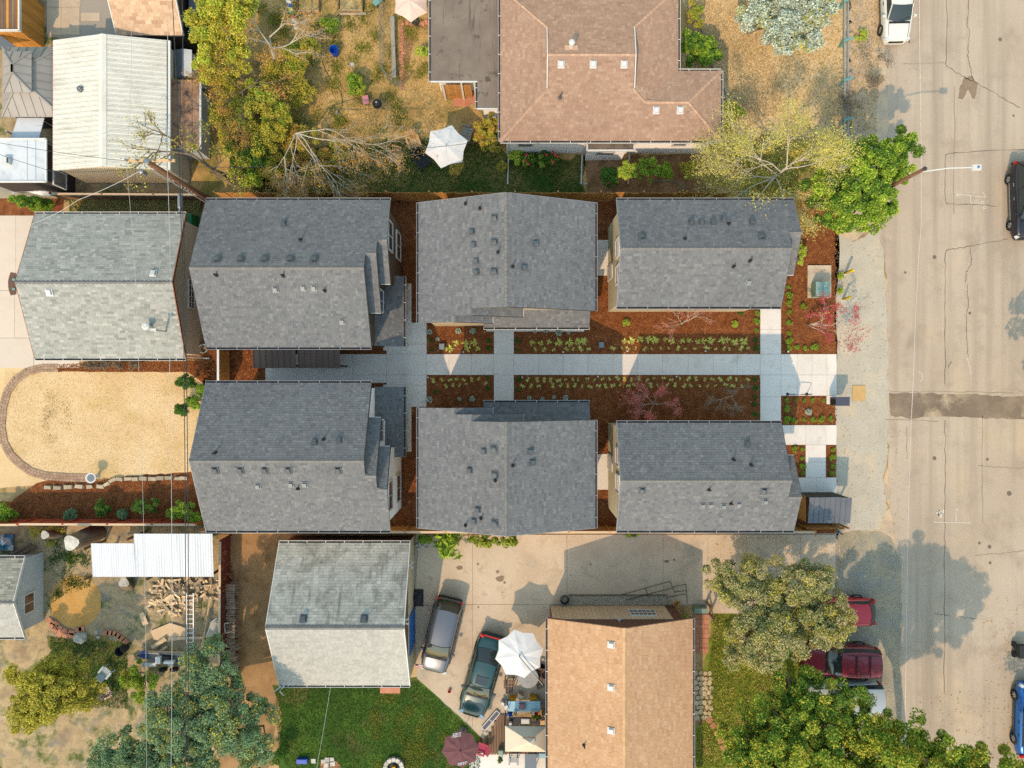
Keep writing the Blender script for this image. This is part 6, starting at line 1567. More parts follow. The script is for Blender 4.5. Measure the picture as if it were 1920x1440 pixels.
# --- bedding plants: one of each kind, then copies
def proto_tuft(nb, L, w, lm, seed, lift=0.5):
    rd = random.Random(seed); V, F = [], []
    for i in range(nb):
        a = rd.uniform(0,2*PI); l = L*rd.uniform(.6,1.2); h = l*lift*rd.uniform(.5,1.3)
        ca, sa = math.cos(a), math.sin(a); ww = w*rd.uniform(.7,1.3)/2; o = len(V)
        for (f, hz, wf) in ((0.05,0.0,1.0),(0.55,h,0.9),(1.0,h*0.75,0.15)):
            V += [(ca*l*f-sa*ww*wf, sa*l*f+ca*ww*wf, hz), (ca*l*f+sa*ww*wf, sa*l*f-ca*ww*wf, hz)]
        F += [(o,o+1,o+3,o+2),(o+2,o+3,o+5,o+4)]
    me = bpy.data.meshes.new('blades'); me.from_pydata(V,[],F); me.materials.append(LM[lm]); me.update(); return me
def proto_clump(n, r, h, size, lm, seed):
    rng = np.random.default_rng(seed); C = rng.normal(0,1,(14,3)); C /= np.linalg.norm(C,axis=1)[:,None]; C = np.abs(C)*np.sign(rng.normal(0,1,(14,3)))*np.array([r,r,0])*0.6+np.array([0,0,1])*rng.uniform(.2,.9,(14,1))*h
    V, F = leaves(C, np.full(14, r*0.5), n, size, rng, 0.8, 0.7, 0.5)
    V[:,2] = np.maximum(V[:,2], 0.01)
    me = bpy.data.meshes.new('leaves'); me.from_pydata(V.tolist(),[],F.tolist()); me.materials.append(LM[lm]); me.update(); return me
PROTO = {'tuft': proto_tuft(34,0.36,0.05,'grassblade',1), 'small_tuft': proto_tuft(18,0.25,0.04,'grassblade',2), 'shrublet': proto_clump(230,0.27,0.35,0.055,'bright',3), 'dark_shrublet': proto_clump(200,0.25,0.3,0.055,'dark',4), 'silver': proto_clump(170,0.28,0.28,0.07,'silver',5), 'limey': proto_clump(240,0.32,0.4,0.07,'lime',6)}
NAMES = {'tuft':'grass_tuft','small_tuft':'small_grass_tuft','shrublet':'box_shrub','dark_shrublet':'box_shrub','silver':'silver_plant','limey':'lime_shrub'}
PSC = {'tuft':.72,'small_tuft':.72,'silver':.68,'shrublet':.82,'dark_shrublet':.78,'limey':.9}
PT = {'tuft':'blades','small_tuft':'blades'}
def plants(kind, pts, label, group):
    xs_, ys_ = [q[0] for q in pts], [q[1] for q in pts]; vert = max(ys_)-min(ys_) > max(xs_)-min(xs_); base_label = label
    order = sorted(pts, key=lambda q: q[1] if vert else q[0])
    for (x, y) in order:
        if 1 < len(pts) <= 12: label = base_label+', %s from the %s' % (ORD[order.index((x, y))], 'north' if vert else 'west')
        t = thing(NAMES[kind], label, 'plant', (*W2(x,y), 0.012), random.uniform(0,6.28), group, random.uniform(.6,1.2)*PSC.get(kind,.8))
        o = link(PT.get(kind,'leaves'), PROTO[kind], t)
def z1(x, y): return (1080+x/3.6, 350+y/3.6)
def z2(x, y): return (1080+x/3.79, 680+y/3.79)
def z3(x, y): return (700+x/3.6, 350+y/3.6)
def z4(x, y): return (700+x/3.79, 680+y/3.79)
def z5(x, y): return (1440+x/3.79, 680+y/3.79)
gA = 'grasses in the bed north of the walk'
plants('tuft', [z1(x,1040+random.uniform(-8,8)) for x in (10,50,325,370,430,490,530,600,645,715,760,820,860,910,980,1020,1070,1130)], 'tall yellow-green grass tuft in the bed north of the walk', gA)
plants('tuft', [z3(1070,1055),z3(1130,1055),z3(1185,1050),z3(1250,1050),z3(1322,1050),z3(1378,1050),z3(1418,1045)], 'tall yellow-green grass tuft in the bed north of the walk', gA)
plants('small_tuft', [z1(x,1092+random.uniform(-6,6)) for x in (30,85,250,310,345,400,465,510,570,625,685,735,800,880,940,1000,1030,1110,1160)]+[z3(x,1098) for x in (1090,1150,1215,1300,1352,1395,1455)], 'small grass tuft edging the north side of the walk', 'small grasses edging the walk on the north')
plants('tuft', [z3(555,1055),z3(515,1090),z3(620,1060),z3(705,1095),z3(680,1050),z3(640,1095)], 'grass tuft in the small bed by the brown house porch', 'grasses by the brown house porch')
gB = 'small grasses in the bed south of the walk'
plants('small_tuft', [z2(x,115+random.uniform(-6,6)) for x in (15,80,130,185,240,290,345,395,450,505,555,620,675,735,795,845,910,965,1025,1085,1140,1220)]+[z2(x,162+random.uniform(-6,6)) for x in (40,100,160,205,260,315,370,410,525,580,650,705,770,815,880,935,990,1060,1110,1180)]
       +[z4(x,122) for x in (1100,1160,1210,1255,1315,1365,1415)]+[z4(x,163) for x in (1063,1118,1175,1280,1335,1385,1435)], 'small grass tuft in the long bed south of the walk', gB)
plants('small_tuft', [z4(430,125),z4(490,120),z4(545,120),z4(590,120),z4(640,125),z4(695,120),z4(750,115),z4(520,165),z4(570,160),z4(610,160),z4(660,150),z4(795,145)], 'small grass tuft in the small bed by the white house porch', 'grasses by the white house porch')
plants('silver', [z3(380,980),z3(575,975),z3(672,975),z3(435,1030)], 'silvery plant in the small bed by the brown house porch', 'silvery plants by the brown house porch')
plants('silver', [z3(1090,975),z3(1165,965),z3(1250,985),z3(1318,985)], 'silvery plant along the north house porch', 'silvery plants along the north porch')
plants('silver', [z4(400,262),z4(612,258),z4(702,258)], 'silvery plant in the small bed by the white house porch', 'silvery plants by the white house porch')
plants('silver', [z4(1108,253),z4(1200,258),z4(1283,245),z4(1365,250)], 'silvery plant along the south house porch', 'silvery plants along the south porch')
plants('dark_shrublet', [z3(390,1040),z3(395,1100),z3(780,1040),z3(780,1092),z4(445,205),z4(815,105),z4(815,185)], 'small dark green shrub in a bed by the west porches', 'dark shrubs by the west porches')
plants('dark_shrublet', [z3(972,1040),z3(972,1103),z4(1030,120),z4(1030,190)], 'small dark green shrub beside the cross walk', 'dark shrubs beside the cross walk')
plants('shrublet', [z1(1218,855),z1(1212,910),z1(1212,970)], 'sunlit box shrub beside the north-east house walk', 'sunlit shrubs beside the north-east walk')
plants('dark_shrublet', [z1(1210,1035),z1(1215,1090)], 'shaded box shrub at the corner of the north bed', 'shaded shrubs at the corner of the north bed')  # same box shrubs as above; shade put into the darker leaf colour
plants('dark_shrublet', [z2(1272,y) for y in (120,180,245,295,365)], 'shaded box shrub at the east end of the south bed', 'shaded shrubs of the south bed')  # shade again put into the leaf colour of these box shrubs
plants('shrublet', [z1(1432,y) for y in (680,735,790,850,920,990,1040,1090)]+[z1(1490,1085)], 'box shrub in the row west of the red maple', 'shrub row west of the red maple')
plants('shrublet', [(1440+190/3.6,350+1085/3.6),(1440+248/3.6,350+1092/3.6),(1440+305/3.6,350+1085/3.6)], 'box shrub between the red maple and the walk', 'shrubs below the red maple')
plants('limey', [z1(335,920)], 'yellow-green shrub in the north bed nearest the middle house', None)
plants('limey', [z1(1065,930)], 'yellow-green shrub in the north bed near the east walk', None)
plants('dark_shrublet', [z1(1108,852)], 'small dark shrub by the north-east house wall', None)
plants('limey', [(1440+480/3.6,350+605/3.6)], 'leafy shrub beside the northern yellow bollard', None)
plants('limey', [(1440+478/3.6,350+705/3.6)], 'leafy shrub beside the southern yellow bollard', None)
plants('shrublet', [(1440+235/3.6,350+810/3.6)], 'box shrub below the utility box', None)
plants('dark_shrublet', [z2(735,270)], 'round green shrub beside the pink maple', None)
plants('shrublet', [z5(128,268),z5(195,262),z5(253,268),z5(313,268),z5(388,268)], 'box shrub in the north row of the bed by the mailboxes', 'north shrubs of the mailbox bed')
plants('shrublet', [z5(130,405),z5(180,410),z5(250,405),z5(315,405),z5(370,402),z5(440,398),z5(128,325)], 'box shrub in the south row of the bed by the mailboxes', 'south shrubs of the mailbox bed')
plants('silver', [z5(282,350)], 'silvery plant in the bed by the mailboxes', None)
plants('shrublet', [z5(183,615),z5(240,615),z5(240,678),z5(240,735),z5(243,785)], 'box shrub between the south-east house and its walk', 'shrubs west of the short walk')
plants('shrublet', [z5(455,618),z5(450,672),z5(455,735),z5(450,785)], 'box shrub in the narrow bed beside the gravel', 'shrubs in the narrow gravel-side bed')
bush('ground_cover', 'yellow-green ground cover by the north-east house corner', [(1503,470,0.4,0.4,0.6,0.3),(1497,490,0.4,0.25,0.3,0.25)], 900, 'lime', 0.055, 0.18, 14, cat='plant', seed=130)
# ------------------------------------------------------------------ vehicles
def paint(name, c, rough=0.32, metal=0.35):
    return mat(name, [c], fine=0.02, fscale=300, rough=rough, metal=metal, spec=0.5, coat=0.35, coord='obj')
M['tyre'] = mat('tyre', [P(40,40,42)], rough=0.85, fine=0.05)
M['rim'] = mat('rim', [P(196,198,202)], rough=0.35, metal=0.6, fine=0.02)
M['car_glass'] = glass('car_glass', (0.02,0.03,0.03), 0.04)
M['car_glass_pale'] = glass('car_glass_pale', (0.025,0.035,0.032), 0.05)
M['black_trim'] = mat('black_trim', [P(36,36,40)], rough=0.5, fine=0.03)
M['red_lamp'] = mat('red_lamp', [P(206,40,44)], rough=0.25, fine=0.02)
M['clear_lamp'] = mat('clear_lamp', [P(226,228,232)], rough=0.2, fine=0.02)
M['amber_lamp'] = mat('amber_lamp', [P(240,140,40)], rough=0.25, fine=0.02)
def wheel(root, x, y, r=0.33, w=0.21, s=1):
    mb = MB(); n = 20
    prof = [(r*0.62,-w/2),(r*0.93,-w/2),(r,-w*0.3),(r,w*0.3),(r*0.93,w/2),(r*0.62,w/2)]
    vs, fs = [], []
    for rr, yy in prof:
        for k in range(n): a = 2*PI*k/n; vs.append((x+rr*math.cos(a), y+yy, r+rr*math.sin(a)))
    for i in range(len(prof)-1):
        for k in range(n): fs.append((i*n+k,(i+1)*n+k,(i+1)*n+(k+1)%n,i*n+(k+1)%n))
    mb.add(vs, fs); e = bpy.data.objects.new('wheel', None); COL.objects.link(e); e.parent = root
    mb.build('tyre', M['tyre'], e, smooth=True, local=True)
    mb = MB(); yo = y+s*w*0.38
    for k in range(7):
        a = 2*PI*k/7; mb.bar((x,yo,r),(x+r*0.62*math.cos(a),yo,r+r*0.62*math.sin(a)),0.05,0.02,up=(0,1,0))
    vs = [(x+r*0.64*math.cos(2*PI*k/n),yo-s*0.03,r+r*0.64*math.sin(2*PI*k/n)) for k in range(n)]; mb.add(vs,[tuple(range(n)) if s < 0 else tuple(range(n))[::-1]],1)
    mb.build('rim', [M['rim'],M['black_trim']], e, local=True)
def car(name, label, px, py, dirpx, L, Wd, Ht, m, kind='suv', glassm=None, group=None, sunroof=False, rack=False, rimdark=False, trim=None):
    ang = math.atan2(-dirpx[1], dirpx[0])
    t = thing(name, label, 'car', (*W2(px,py),0.02), ang, group)
    g = glassm or M['car_glass']; hw = Wd/2
    if kind == 'sedan': top = [(-.5,.62),(-.47,.86),(-.36,.94),(-.30,.95),(.17,.97),(.22,.96),(.36,.87),(.45,.76),(.49,.62),(.5,.52)]; gr = (-.34,.20,-.20,.06)
    elif kind == 'hatch': top = [(-.5,.6),(-.47,.92),(-.40,.98),(.20,.99),(.26,.98),(.38,.88),(.46,.76),(.49,.62),(.5,.52)]; gr = (-.48,.24,-.36,.06)
    elif kind == 'boxy': top = [(-.5,.7),(-.49,1.0),(-.40,1.04),(.16,1.05),(.22,1.06),(.36,1.03),(.46,.97),(.49,.8),(.5,.55)]; gr = (-.49,.18,-.45,.05)
    else: top = [(-.5,.7),(-.48,.98),(-.42,1.02),(.20,1.04),(.26,1.02),(.38,.94),(.46,.84),(.49,.68),(.5,.55)]; gr = (-.48,.25,-.38,.06)
    def zt(f):
        for i in range(len(top)-1):
            if top[i][0] <= f <= top[i+1][0]:
                u = (f-top[i][0])/(top[i+1][0]-top[i][0]); return top[i][1]+(top[i+1][1]-top[i][1])*u
        return top[-1][1]
    def wf(f): return hw*(1-0.20*abs(2*f)**5)*(0.97 if kind != 'boxy' else 1)
    fs_ = [-.5,-.49,-.47,-.44,-.40,-.34,-.27,-.18,-.08,.02,.12,.20,.26,.32,.38,.43,.46,.48,.493,.5]
    rows = []
    for f in fs_:
        w, z = wf(f), zt(f); e_ = 1-0.10*max(0,abs(2*f)-.93)/.07; w *= e_
        sec = [(-w*.86,.20),(-w*.98,.32),(-w,.52),(-w*.985,min(z*.80,z-.04)),(-w*.93,z-.04),(-w*.80,z),(-w*.4,z+.022),(0,z+.03)]
        sec = sec+[(-a,b_) for a,b_ in sec[:-1]][::-1]
        rows.append([(f*L,a,b_) for a,b_ in sec])
    mb = MB(); mb.grid(rows)
    for r_, fl in ((rows[0],1),(rows[-1],0)):
        n = len(r_); mb.add(r_, [tuple(range(n)) if fl else tuple(range(n))[::-1]])
    body = mb.build('body', m, t, smooth=True, local=True)
    # greenhouse
    xr, xf, xr2, xf2 = [q*L for q in gr]
    zb = lambda x: zt(x/L)+0.015
    wb = hw*0.86; wr = hw*(0.68 if kind == 'sedan' else 0.74 if kind != 'boxy' else 0.80); zr = Ht
    def base_pt(s, v):   # s -1 rear, +1 front, v in -1..1 across
        x = xf if s > 0 else xr; return Vector((x+s*0.13*(1-v*v), v*wb*0.97, zb(x)))
    def roof_pt(s, v):
        x = xf2 if s > 0 else xr2; return Vector((x+s*0.08*(1-v*v), v*wr*0.96, zr-0.05*v*v-0.02))
    vv = [-1,-.6,-.2,.2,.6,1]
    for s, nm in ((1,'windshield'),(-1,'rear_window')):
        mb = MB(); rr = []
        for u in (0.04,.35,.7,.97):
            rr.append([tuple(base_pt(s,v*.93).lerp(roof_pt(s,v*.93),u)+Vector((s*.03,0,.02))*math.sin(u*PI)) for v in vv])
        if s > 0: rr = rr[::-1]
        mb.grid(rr); mb.build(nm, g, t, smooth=True, local=True)
    mb = MB(); rr = []
    xs_ = [xr2+(xf2-xr2)*i/8 for i in range(9)]
    for i, x in enumerate(xs_):
        u = i/8; row = []
        for v in (-1.06,-.96,-.7,-.3,0,.3,.7,.96,1.06):
            bow = (0.08*(1-v*v) if i in (0,8) else 0)*(1 if i == 8 else -1)
            row.append((x+bow, v*wr*(1-0.03*abs(2*u-1)), zr-0.05*v*v-0.02-0.05*(2*u-1)**2*0.6-(0.05 if abs(v)>1 else 0)))
        rr.append(row)
    mb.grid(rr); roof = mb.build('roof', m, t, smooth=True, local=True)
    for s in (-1,1):
        mb = MB(); rr = []
        for u in (0.03,.5,.97):
            row = []
            for i in range(7):
                f = i/6; a = Vector((xr+(xf-xr)*f, s*wb, zb(xr+(xf-xr)*f))); b_ = Vector((xr2+(xf2-xr2)*f, s*wr*1.02, zr-0.09))
                row.append(tuple(a.lerp(b_,u)+Vector((0,s*0.02*math.sin(u*PI),0))))
            rr.append(row)
        mb.grid(rr if s < 0 else rr[::-1]); sw = mb.build('side_window', g, t, smooth=True, local=True)
        for f, w_ in ((0.0,.10),(1.0,.08),(0.52,.06)):
            a = Vector((xr+(xf-xr)*f, s*wb*1.005, zb(xr+(xf-xr)*f)-0.01)); b_ = Vector((xr2+(xf2-xr2)*f, s*wr*1.03, zr-0.07))
            if f in (0.0,1.0):
                a = a.lerp(base_pt(1 if f else -1, s*.97),0.6); b_ = b_.lerp(roof_pt(1 if f else -1, s*.97),0.6)
            mb = MB(); mb.bar(a,b_,w_,0.03,up=(0,s,0.4)); mb.build('pillar', m, t, local=True)
        # mirror, handles, sill trim
        mb = MB(); mb.box((xf-0.25, s*(hw+0.06), zb(xf)+0.02),(0.14,0.2,0.13),taper=.85); mb.build('mirror', m, t, local=True)
        for f in (-.02,-.20):
            mb = MB(); mb.box((f*L, s*(wf(f)*0.985+0.012), 0.80),(0.2,0.03,0.03)); mb.build('door_handle', trim or M['black_trim'], body, local=True)
        mb = MB(); mb.box((0.0, s*(hw*0.99+0.008), 0.45),(L*0.48,0.02,0.05)); mb.build('door_moulding', trim or M['black_trim'], body, local=True)
        mb = MB(); mb.box((L*.462, s*hw*.70, .70),(0.22,0.36,0.14),rz=-s*0.5,taper=.8); mb.build('headlight', M['clear_lamp'], t, local=True)
        mb = MB(); mb.box((-L*.478, s*hw*.74, .84),(0.16,0.30,0.2),rz=s*0.35,taper=.85); mb.build('taillight', M['red_lamp'], t, local=True)
        for f in (-.295,.305):
            wheel(t, f*L, s*(hw-0.12), 0.34 if kind != 'boxy' else .37, .22, s)
    mb = MB(); mb.box((-L*.497,0,.48),(0.1,Wd*.80,.16)); mb.build('rear_bumper', M['black_trim'] if kind != 'sedan' else m, t, local=True)
    mb = MB(); mb.box((L*.495,0,.52),(0.08,Wd*.5,.16)); mb.build('grille', M['black_trim'], t, local=True)
    mb = MB(); mb.bar((xf+0.14,-wb*.85,zb(xf)+.01),(xf+0.14,wb*.85,zb(xf)+.01),.12,.02); mb.build('cowl', M['black_trim'], t, local=True)
    # panel seams and wipers
    for s in (-1,1):
        mb = MB(); P_ = [(xf+.2+(L*.47-xf-.2)*k/5, s*hw*(.72-.05*k/5)) for k in range(6)]; mb.tube([(x,y,zt(x/L)+.012) for x,y in P_],.012,4); mb.build('hood_seam', M['black_trim'], body, local=True)
        mb = MB(); mb.tube([(xf+.1,s*.1+.15,zb(xf)+.05),(xf-.12,s*.1+.15-.5*s,zb(xf)+.16)],.012,4); mb.build('wiper', M['black_trim'], t, local=True)
    if kind == 'sedan':
        mb = MB(); mb.box((-L*.488,0,.82),(0.07,Wd*.62,.07)); mb.build('light_bar', M['red_lamp'], t, local=True)
    if sunroof:
        mb = MB(); mb.box((xr2+(xf2-xr2)*.76,0,zr-.01),(0.5,wr*1.2,.025)); mb.build('sunroof', M['car_glass'], roof, local=True)
    if rack:
        for s in (-1,1):
            mb = MB(); mb.tube([(xr2+.2,s*wr*.85,zr+.04),(xf2-.25,s*wr*.85,zr+.04)],.02,6); mb.build('roof_rail', M['black_trim'], roof, local=True)
        for f in (.3,.65):
            mb = MB(); mb.box((xr2+(xf2-xr2)*f,0,zr+.05),(.07,wr*1.7,.03)); mb.build('roof_bar', M['black_trim'], roof, local=True)
    return t
car('silver_suv', 'silver-grey SUV with black bumper parked beside the blue garage door', 830, 1184, (-33,138), 4.62, 1.86, 1.62, paint('paint_silver', P(96,102,112), 0.3, 0.4), 'suv', M['car_glass_pale'])
car('green_sedan', 'dark teal-green sedan with a sunroof on the driveway', 905, 1259, (-45,157), 5.15, 1.90, 1.42, paint('paint_teal', P(18,70,70), 0.3, 0.15), 'sedan', M['car_glass_pale'], sunroof=True)
car('white_car', 'white hatchback parked on the verge at the top edge', 1669, 22, (2,100), 4.35, 1.76, 1.5, paint('paint_white', P(232,230,224), 0.35, 0.0), 'hatch', M['car_glass_pale'], trim=M['black_trim'])
car('black_suv', 'black car with silver wheels parked at the right edge', 1911, 381, (3,100), 4.75, 1.86, 1.58, paint('paint_black', P(38,38,46), 0.25, 0.2), 'suv', trim=M['rim'])
car('red_car', 'red hatchback with its tail showing from under the beige tree', 1565, 1141, (-100,3), 4.2, 1.74, 1.46, paint('paint_red', P(206,24,44), 0.3, 0.1), 'hatch', rack=False)
car('maroon_suv', 'maroon SUV with a roof rack parked between the two trees', 1564, 1228, (-100,-2), 4.6, 1.84, 1.72, paint('paint_maroon', P(136,34,48), 0.35, 0.1), 'boxy', rack=True)
car('grey_suv', 'pale grey SUV almost hidden under the green tree', 1570, 1296, (-100,4), 4.6, 1.84, 1.75, paint('paint_grey', P(196,202,208), 0.35, 0.3), 'boxy')
car('blue_car', 'bright blue car cut by the right edge near the bottom', 1919, 1340, (2,-100), 4.5, 1.8, 1.48, paint('paint_blue', P(30,110,196), 0.28, 0.3), 'sedan')
M['black_plastic'] = mat('black_plastic', [P(44,46,50)], rough=0.6, fine=0.05)
t = thing('utility_cart', 'small black wheeled cart at the right edge above the blue car', 'cart', (*W2(1904,1215),0))
c = W2(1908,1215); mb = MB(); mb.box((c[0],c[1],0.5),(0.7,0.7,0.5),taper=1.1); mb.build('tub', M['black_plastic'], t)
for dy in (-.3,.3):
    mb = MB(); mb.tube([(c[0]-.42,c[1]+dy,.2),(c[0]-.30,c[1]+dy,.2)],.2,14); mb.build('wheel', M['tyre'], t)
mb = MB(); mb.tube([(c[0]+.3,c[1]+.25,.6),(c[0]+.7,c[1]+.25,.95),(c[0]+.7,c[1]-.25,.95),(c[0]+.3,c[1]-.25,.6)],.02,6); mb.build('handle', M['rim'], t)

# ------------------------------------------------------------------ poles, lamp, wires
M['pole_wood'] = mat('pole_wood', [P(112,78,58), P(136,98,74)], 4, 0.9, fine=0.15)
M['arm_wood'] = mat('arm_wood', [P(226,186,140)], fine=0.12)
M['grey_metal'] = mat('grey_metal', [P(150,154,160)], rough=0.4, metal=0.5, fine=0.05)
M['cable'] = mat('cable', [P(60,62,66)], rough=0.7, fine=0.05)
M['pale_cable'] = mat('pale_cable', [P(200,200,196)], rough=0.6, fine=0.05)
PZ = 9.0
top = Vector(W(275,303,PZ)); base = Vector((top.x, top.y, 0))
t = thing('utility_pole', 'brown wooden utility pole with crossarm leaning over the white roof', 'pole', tuple(base))
mb = MB(); mb.tube([base, base+Vector((0,0,PZ/2)), top], [0.19,0.16,0.13], 12); mb.build('pole_shaft', M['pole_wood'], t, smooth=True)
mb = MB(); mb.lathe([(0.16,0),(0.17,0.05),(0.10,0.12)],12,top); mb.build('pole_cap', M['grey_metal'], t)
mb = MB(); mb.bar(Vector(W(236,301,PZ-.15)), Vector(W(328,301,PZ-.15)),0.12,0.12); ca = mb.build('crossarm', M['arm_wood'], t)
for x in (238,258,290,320):
    mb = MB(); mb.lathe([(0.05,0),(0.06,0.08),(0.035,0.12),(0.06,0.16),(0.03,0.2)],8,W(x,301,PZ-.08)); mb.build('insulator', M['grey_metal'], ca)
mb = MB(); mb.tube([top+Vector((-.12,-.2,-.6)), base+Vector((-.12,-.22,0.2))],0.03,6); mb.build('conduit', M['pale_cable'], t)
for z in (6.3,4.9,4.1):
    q = base+Vector((-.1,-.22,z)); mb = MB(); mb.bar(q,q+Vector((-.12,.25,.1)),.03,.03); mb.bar(q+Vector((.15,0,0)),q+Vector((0,.28,.1)),.03,.03); mb.build('bracket', M['pale_cable'], t)
mb = MB(); mb.lathe([(0.0,0),(0.12,0.05),(0.13,0.5),(0.05,0.55)],10,top+Vector((-.5,-.35,-.9))); mb.build('fuse_cutout', M['grey_metal'], t)
def wire(label, pts, r, m, sag=0.0, name='overhead_wire', group='overhead wires'):
    P_ = []
    for i in range(len(pts)-1):
        a, c = Vector(W(*pts[i])), Vector(W(*pts[i+1]))
        for k in range(14): f = k/14; q = a.lerp(c,f); q.z -= sag*4*f*(1-f); P_.append(q)
    P_.append(Vector(W(*pts[-1])))
    mb = MB(); mb.tube(P_, r, 4); return tag(mb.build(name, m), label, 'wire', group)
wire('dark thick overhead cable running down past the grey house, left of the pair', [(320,-60,7.5),(338,372,7.2),(345,700,7.0),(348,1480,7.0)], 0.022, M['cable'], 0.1)
wire('dark thick overhead cable running down past the grey house, right of the pair', [(341,-60,7.5),(342,372,7.2),(352,900,7.0),(352,1480,7.0)], 0.022, M['cable'], 0.1)
wire('pale thin overhead wire crossing the white roof and the dry lawn', [(246,50,8),(236,300,8.8),(260,690,8.2),(275,1480,8)], 0.008, M['pale_cable'], 0.2)
wire('pale thin overhead wire crossing the grey house roof near its mast', [(310,-60,8.8),(313,300,8.8),(318,690,8.3),(320,1480,8)], 0.012, M['pale_cable'], 0.2)
wire('service drop running from the pole to the flat roofed building', [(268,305,8.6),(0,268,4.2)], 0.012, M['cable'], 0.3)
wire('second service drop to the flat roofed building', [(232,318,8.0),(100,322,5),(0,290,4.0)], 0.012, M['cable'], 0.2)
wire('pale guy wire from the pole across the fence to the grey house', [(280,310,8.4),(146,375,5.0),(60,420,3.3)], 0.014, M['pale_cable'], 0.2)
wire('service drop across the back yard and the white umbrella to the hipped house', [(350,312,8),(560,308,6.5),(780,278,4.6),(934,258,3.5)], 0.013, M['cable'], 0.3)
wire('service wire from the mossy garage across the south lawn', [(526,1296,2.9),(497,1180,4.2)], 0.012, M['pale_cable'], 0.0)
wire('thin line across the south lawn from the garage eave', [(620,1286,2.7),(592,1450,3.2)], 0.010, M['pale_cable'], 0.1)
t = tag(MB().lathe([(0.0,-.5),(0.09,-.46),(0.11,-.3),(0.11,.25),(0.05,.32),(0.05,.5),(0.0,.52)],10).build('cable_closure', M['grey_metal']), 'grey cylindrical splice case hanging on the overhead cable', 'cable closure')
t.location = W(337,380,7.1); t.rotation_euler = (PI/2,0,0)
LZ = 8.0
lt = Vector(W(1733,317,LZ)); lb = Vector((lt.x,lt.y,0))
t = thing('street_lamp', 'street lamp on a wooden pole behind the bright green tree', 'street lamp', tuple(lb))
mb = MB(); mb.tube([lb, lt], [0.14,0.09], 10); mb.build('pole_shaft', M['pole_wood'], t, smooth=True)
mb = MB(); mb.lathe([(0.10,0),(0.12,0.06),(0.05,0.12)],12,lt); mb.build('pole_cap', M['cable'], t)
mb = MB(); mb.tube([lt-Vector((0,.05,.3)), Vector(W(1780,315,LZ-.1)), Vector(W(1822,314,LZ-.05))],0.035,6); mb.build('arm', M['vent_white'], t)
h = Vector(W(1831,314,LZ)); mb = MB(); mb.box(h,(0.48,0.30,0.12),taper=.9); hd = mb.build('lamp_head', M['vent_white'], t)
mb = MB(); mb.lathe([(0.05,0),(0.05,0.06)],8,h+Vector((.05,0,.06))); mb.build('photocell', M['blue_door'], hd)

# ------------------------------------------------------------------ court furniture
M['yellow_paint'] = mat('yellow_paint', [P(240,206,30)], rough=0.5, fine=0.05)
for i, (x, y, h, lab) in enumerate(((1584,512,1.1,'northern yellow steel bollard in the gravel'),(1580,561,1.05,'southern yellow steel bollard in the gravel'),(1540,588,0.9,'yellow steel bollard among the red maple branches'))):
    t = thing('bollard', lab, 'bollard', (*W2(x,y),0), group='yellow bollards'); c = W2(x,y)
    mb = MB(); mb.lathe([(0.085,0),(0.085,h),(0.07,h+.035),(0.03,h+.06)],14,(*c,0)); mb.build('bollard_post', M['yellow_paint'], t, smooth=True)
    mb = MB(); mb.lathe([(0.14,0),(0.12,0.03)],14,(*c,0)); mb.build('footing', M['concrete'], t)
M['pad_green'] = mat('pad_green', [P(128,156,138), P(144,170,152)], 3, 0.5, fine=0.06)
M['pad_lid'] = mat('pad_lid', [P(150,178,170)], fine=0.05, rough=0.5)
t = thing('utility_box', 'green utility transformer box on a tan concrete pad', 'utility box', (*W2(1535,528),0))
a, c = W2(1513,559), W2(1557,498); mb = MB(); mb.box(((a[0]+c[0])/2,(a[1]+c[1])/2,.06),(c[0]-a[0],c[1]-a[1],.12)); mb.build('pad', M['drive_concrete'], t)
a, c = W2(1530,555,.85), W2(1556,529,.85); mb = MB(); mb.box(((a[0]+c[0])/2,(a[1]+c[1])/2,.46),(c[0]-a[0],c[1]-a[1],.76)); bx_ = mb.build('cabinet', M['pad_green'], t)
mb = MB(); mb.box(((a[0]+c[0])/2,(a[1]+c[1])/2,.86),(c[0]-a[0]+.04,c[1]-a[1]+.04,.04)); mb.build('lid', M['pad_lid'], bx_)
mb = MB(); mb.box(((a[0]+c[0])/2,(a[1]+c[1])/2+.02,.885),(.02,c[1]-a[1],.012)); mb.build('lid_seam', M['pad_green'], bx_)
M['mailbox'] = mat('mailbox', [P(84,84,100)], rough=0.45, fine=0.05)
t = thing('mailbox_cluster', 'dark grey cluster mailbox on a small concrete pad', 'mailbox', (*W2(1562,750),0))
a, c = W2(1568,760,1.5), W2(1592,745,1.5); mb = MB(); mb.box(((a[0]+c[0])/2,(a[1]+c[1])/2,1.08),(c[0]-a[0],c[1]-a[1],.84)); cb = mb.build('cabinet', M['mailbox'], t)
mb = MB(); mb.box(((a[0]+c[0])/2,(a[1]+c[1])/2,.35),(.2,.2,.66)); mb.build('pedestal', M['mailbox'], t)
mb = MB(); mb.box(((a[0]+c[0])/2,(a[1]+c[1])/2,1.515),(c[0]-a[0]+.06,c[1]-a[1]+.06,.03)); mb.build('cap', M['mailbox'], cb)
for k in range(3):
    for j in range(4):
        mb = MB(); mb.box((a[0]-.012,a[1]+.08+.105*k,.8+.18*j),(.02,.09,.15)); mb.build('mail_door', M['black_plastic'], cb)
t = thing('bike_rack', 'black hoop bike rack on the plaza', 'bike rack', (*W2(1495,739),0))
a, c = Vector(W(1476,739,0)), Vector(W(1512,739,0)); up = Vector((0,0,.85))
mb = MB(); mb.tube([a,a+up*.9,a.lerp(c,.08)+up,a.lerp(c,.5)+up*1.04,a.lerp(c,.92)+up,c+up*.9,c],.028,8); mb.build('hoop', M['black_plastic'], t)
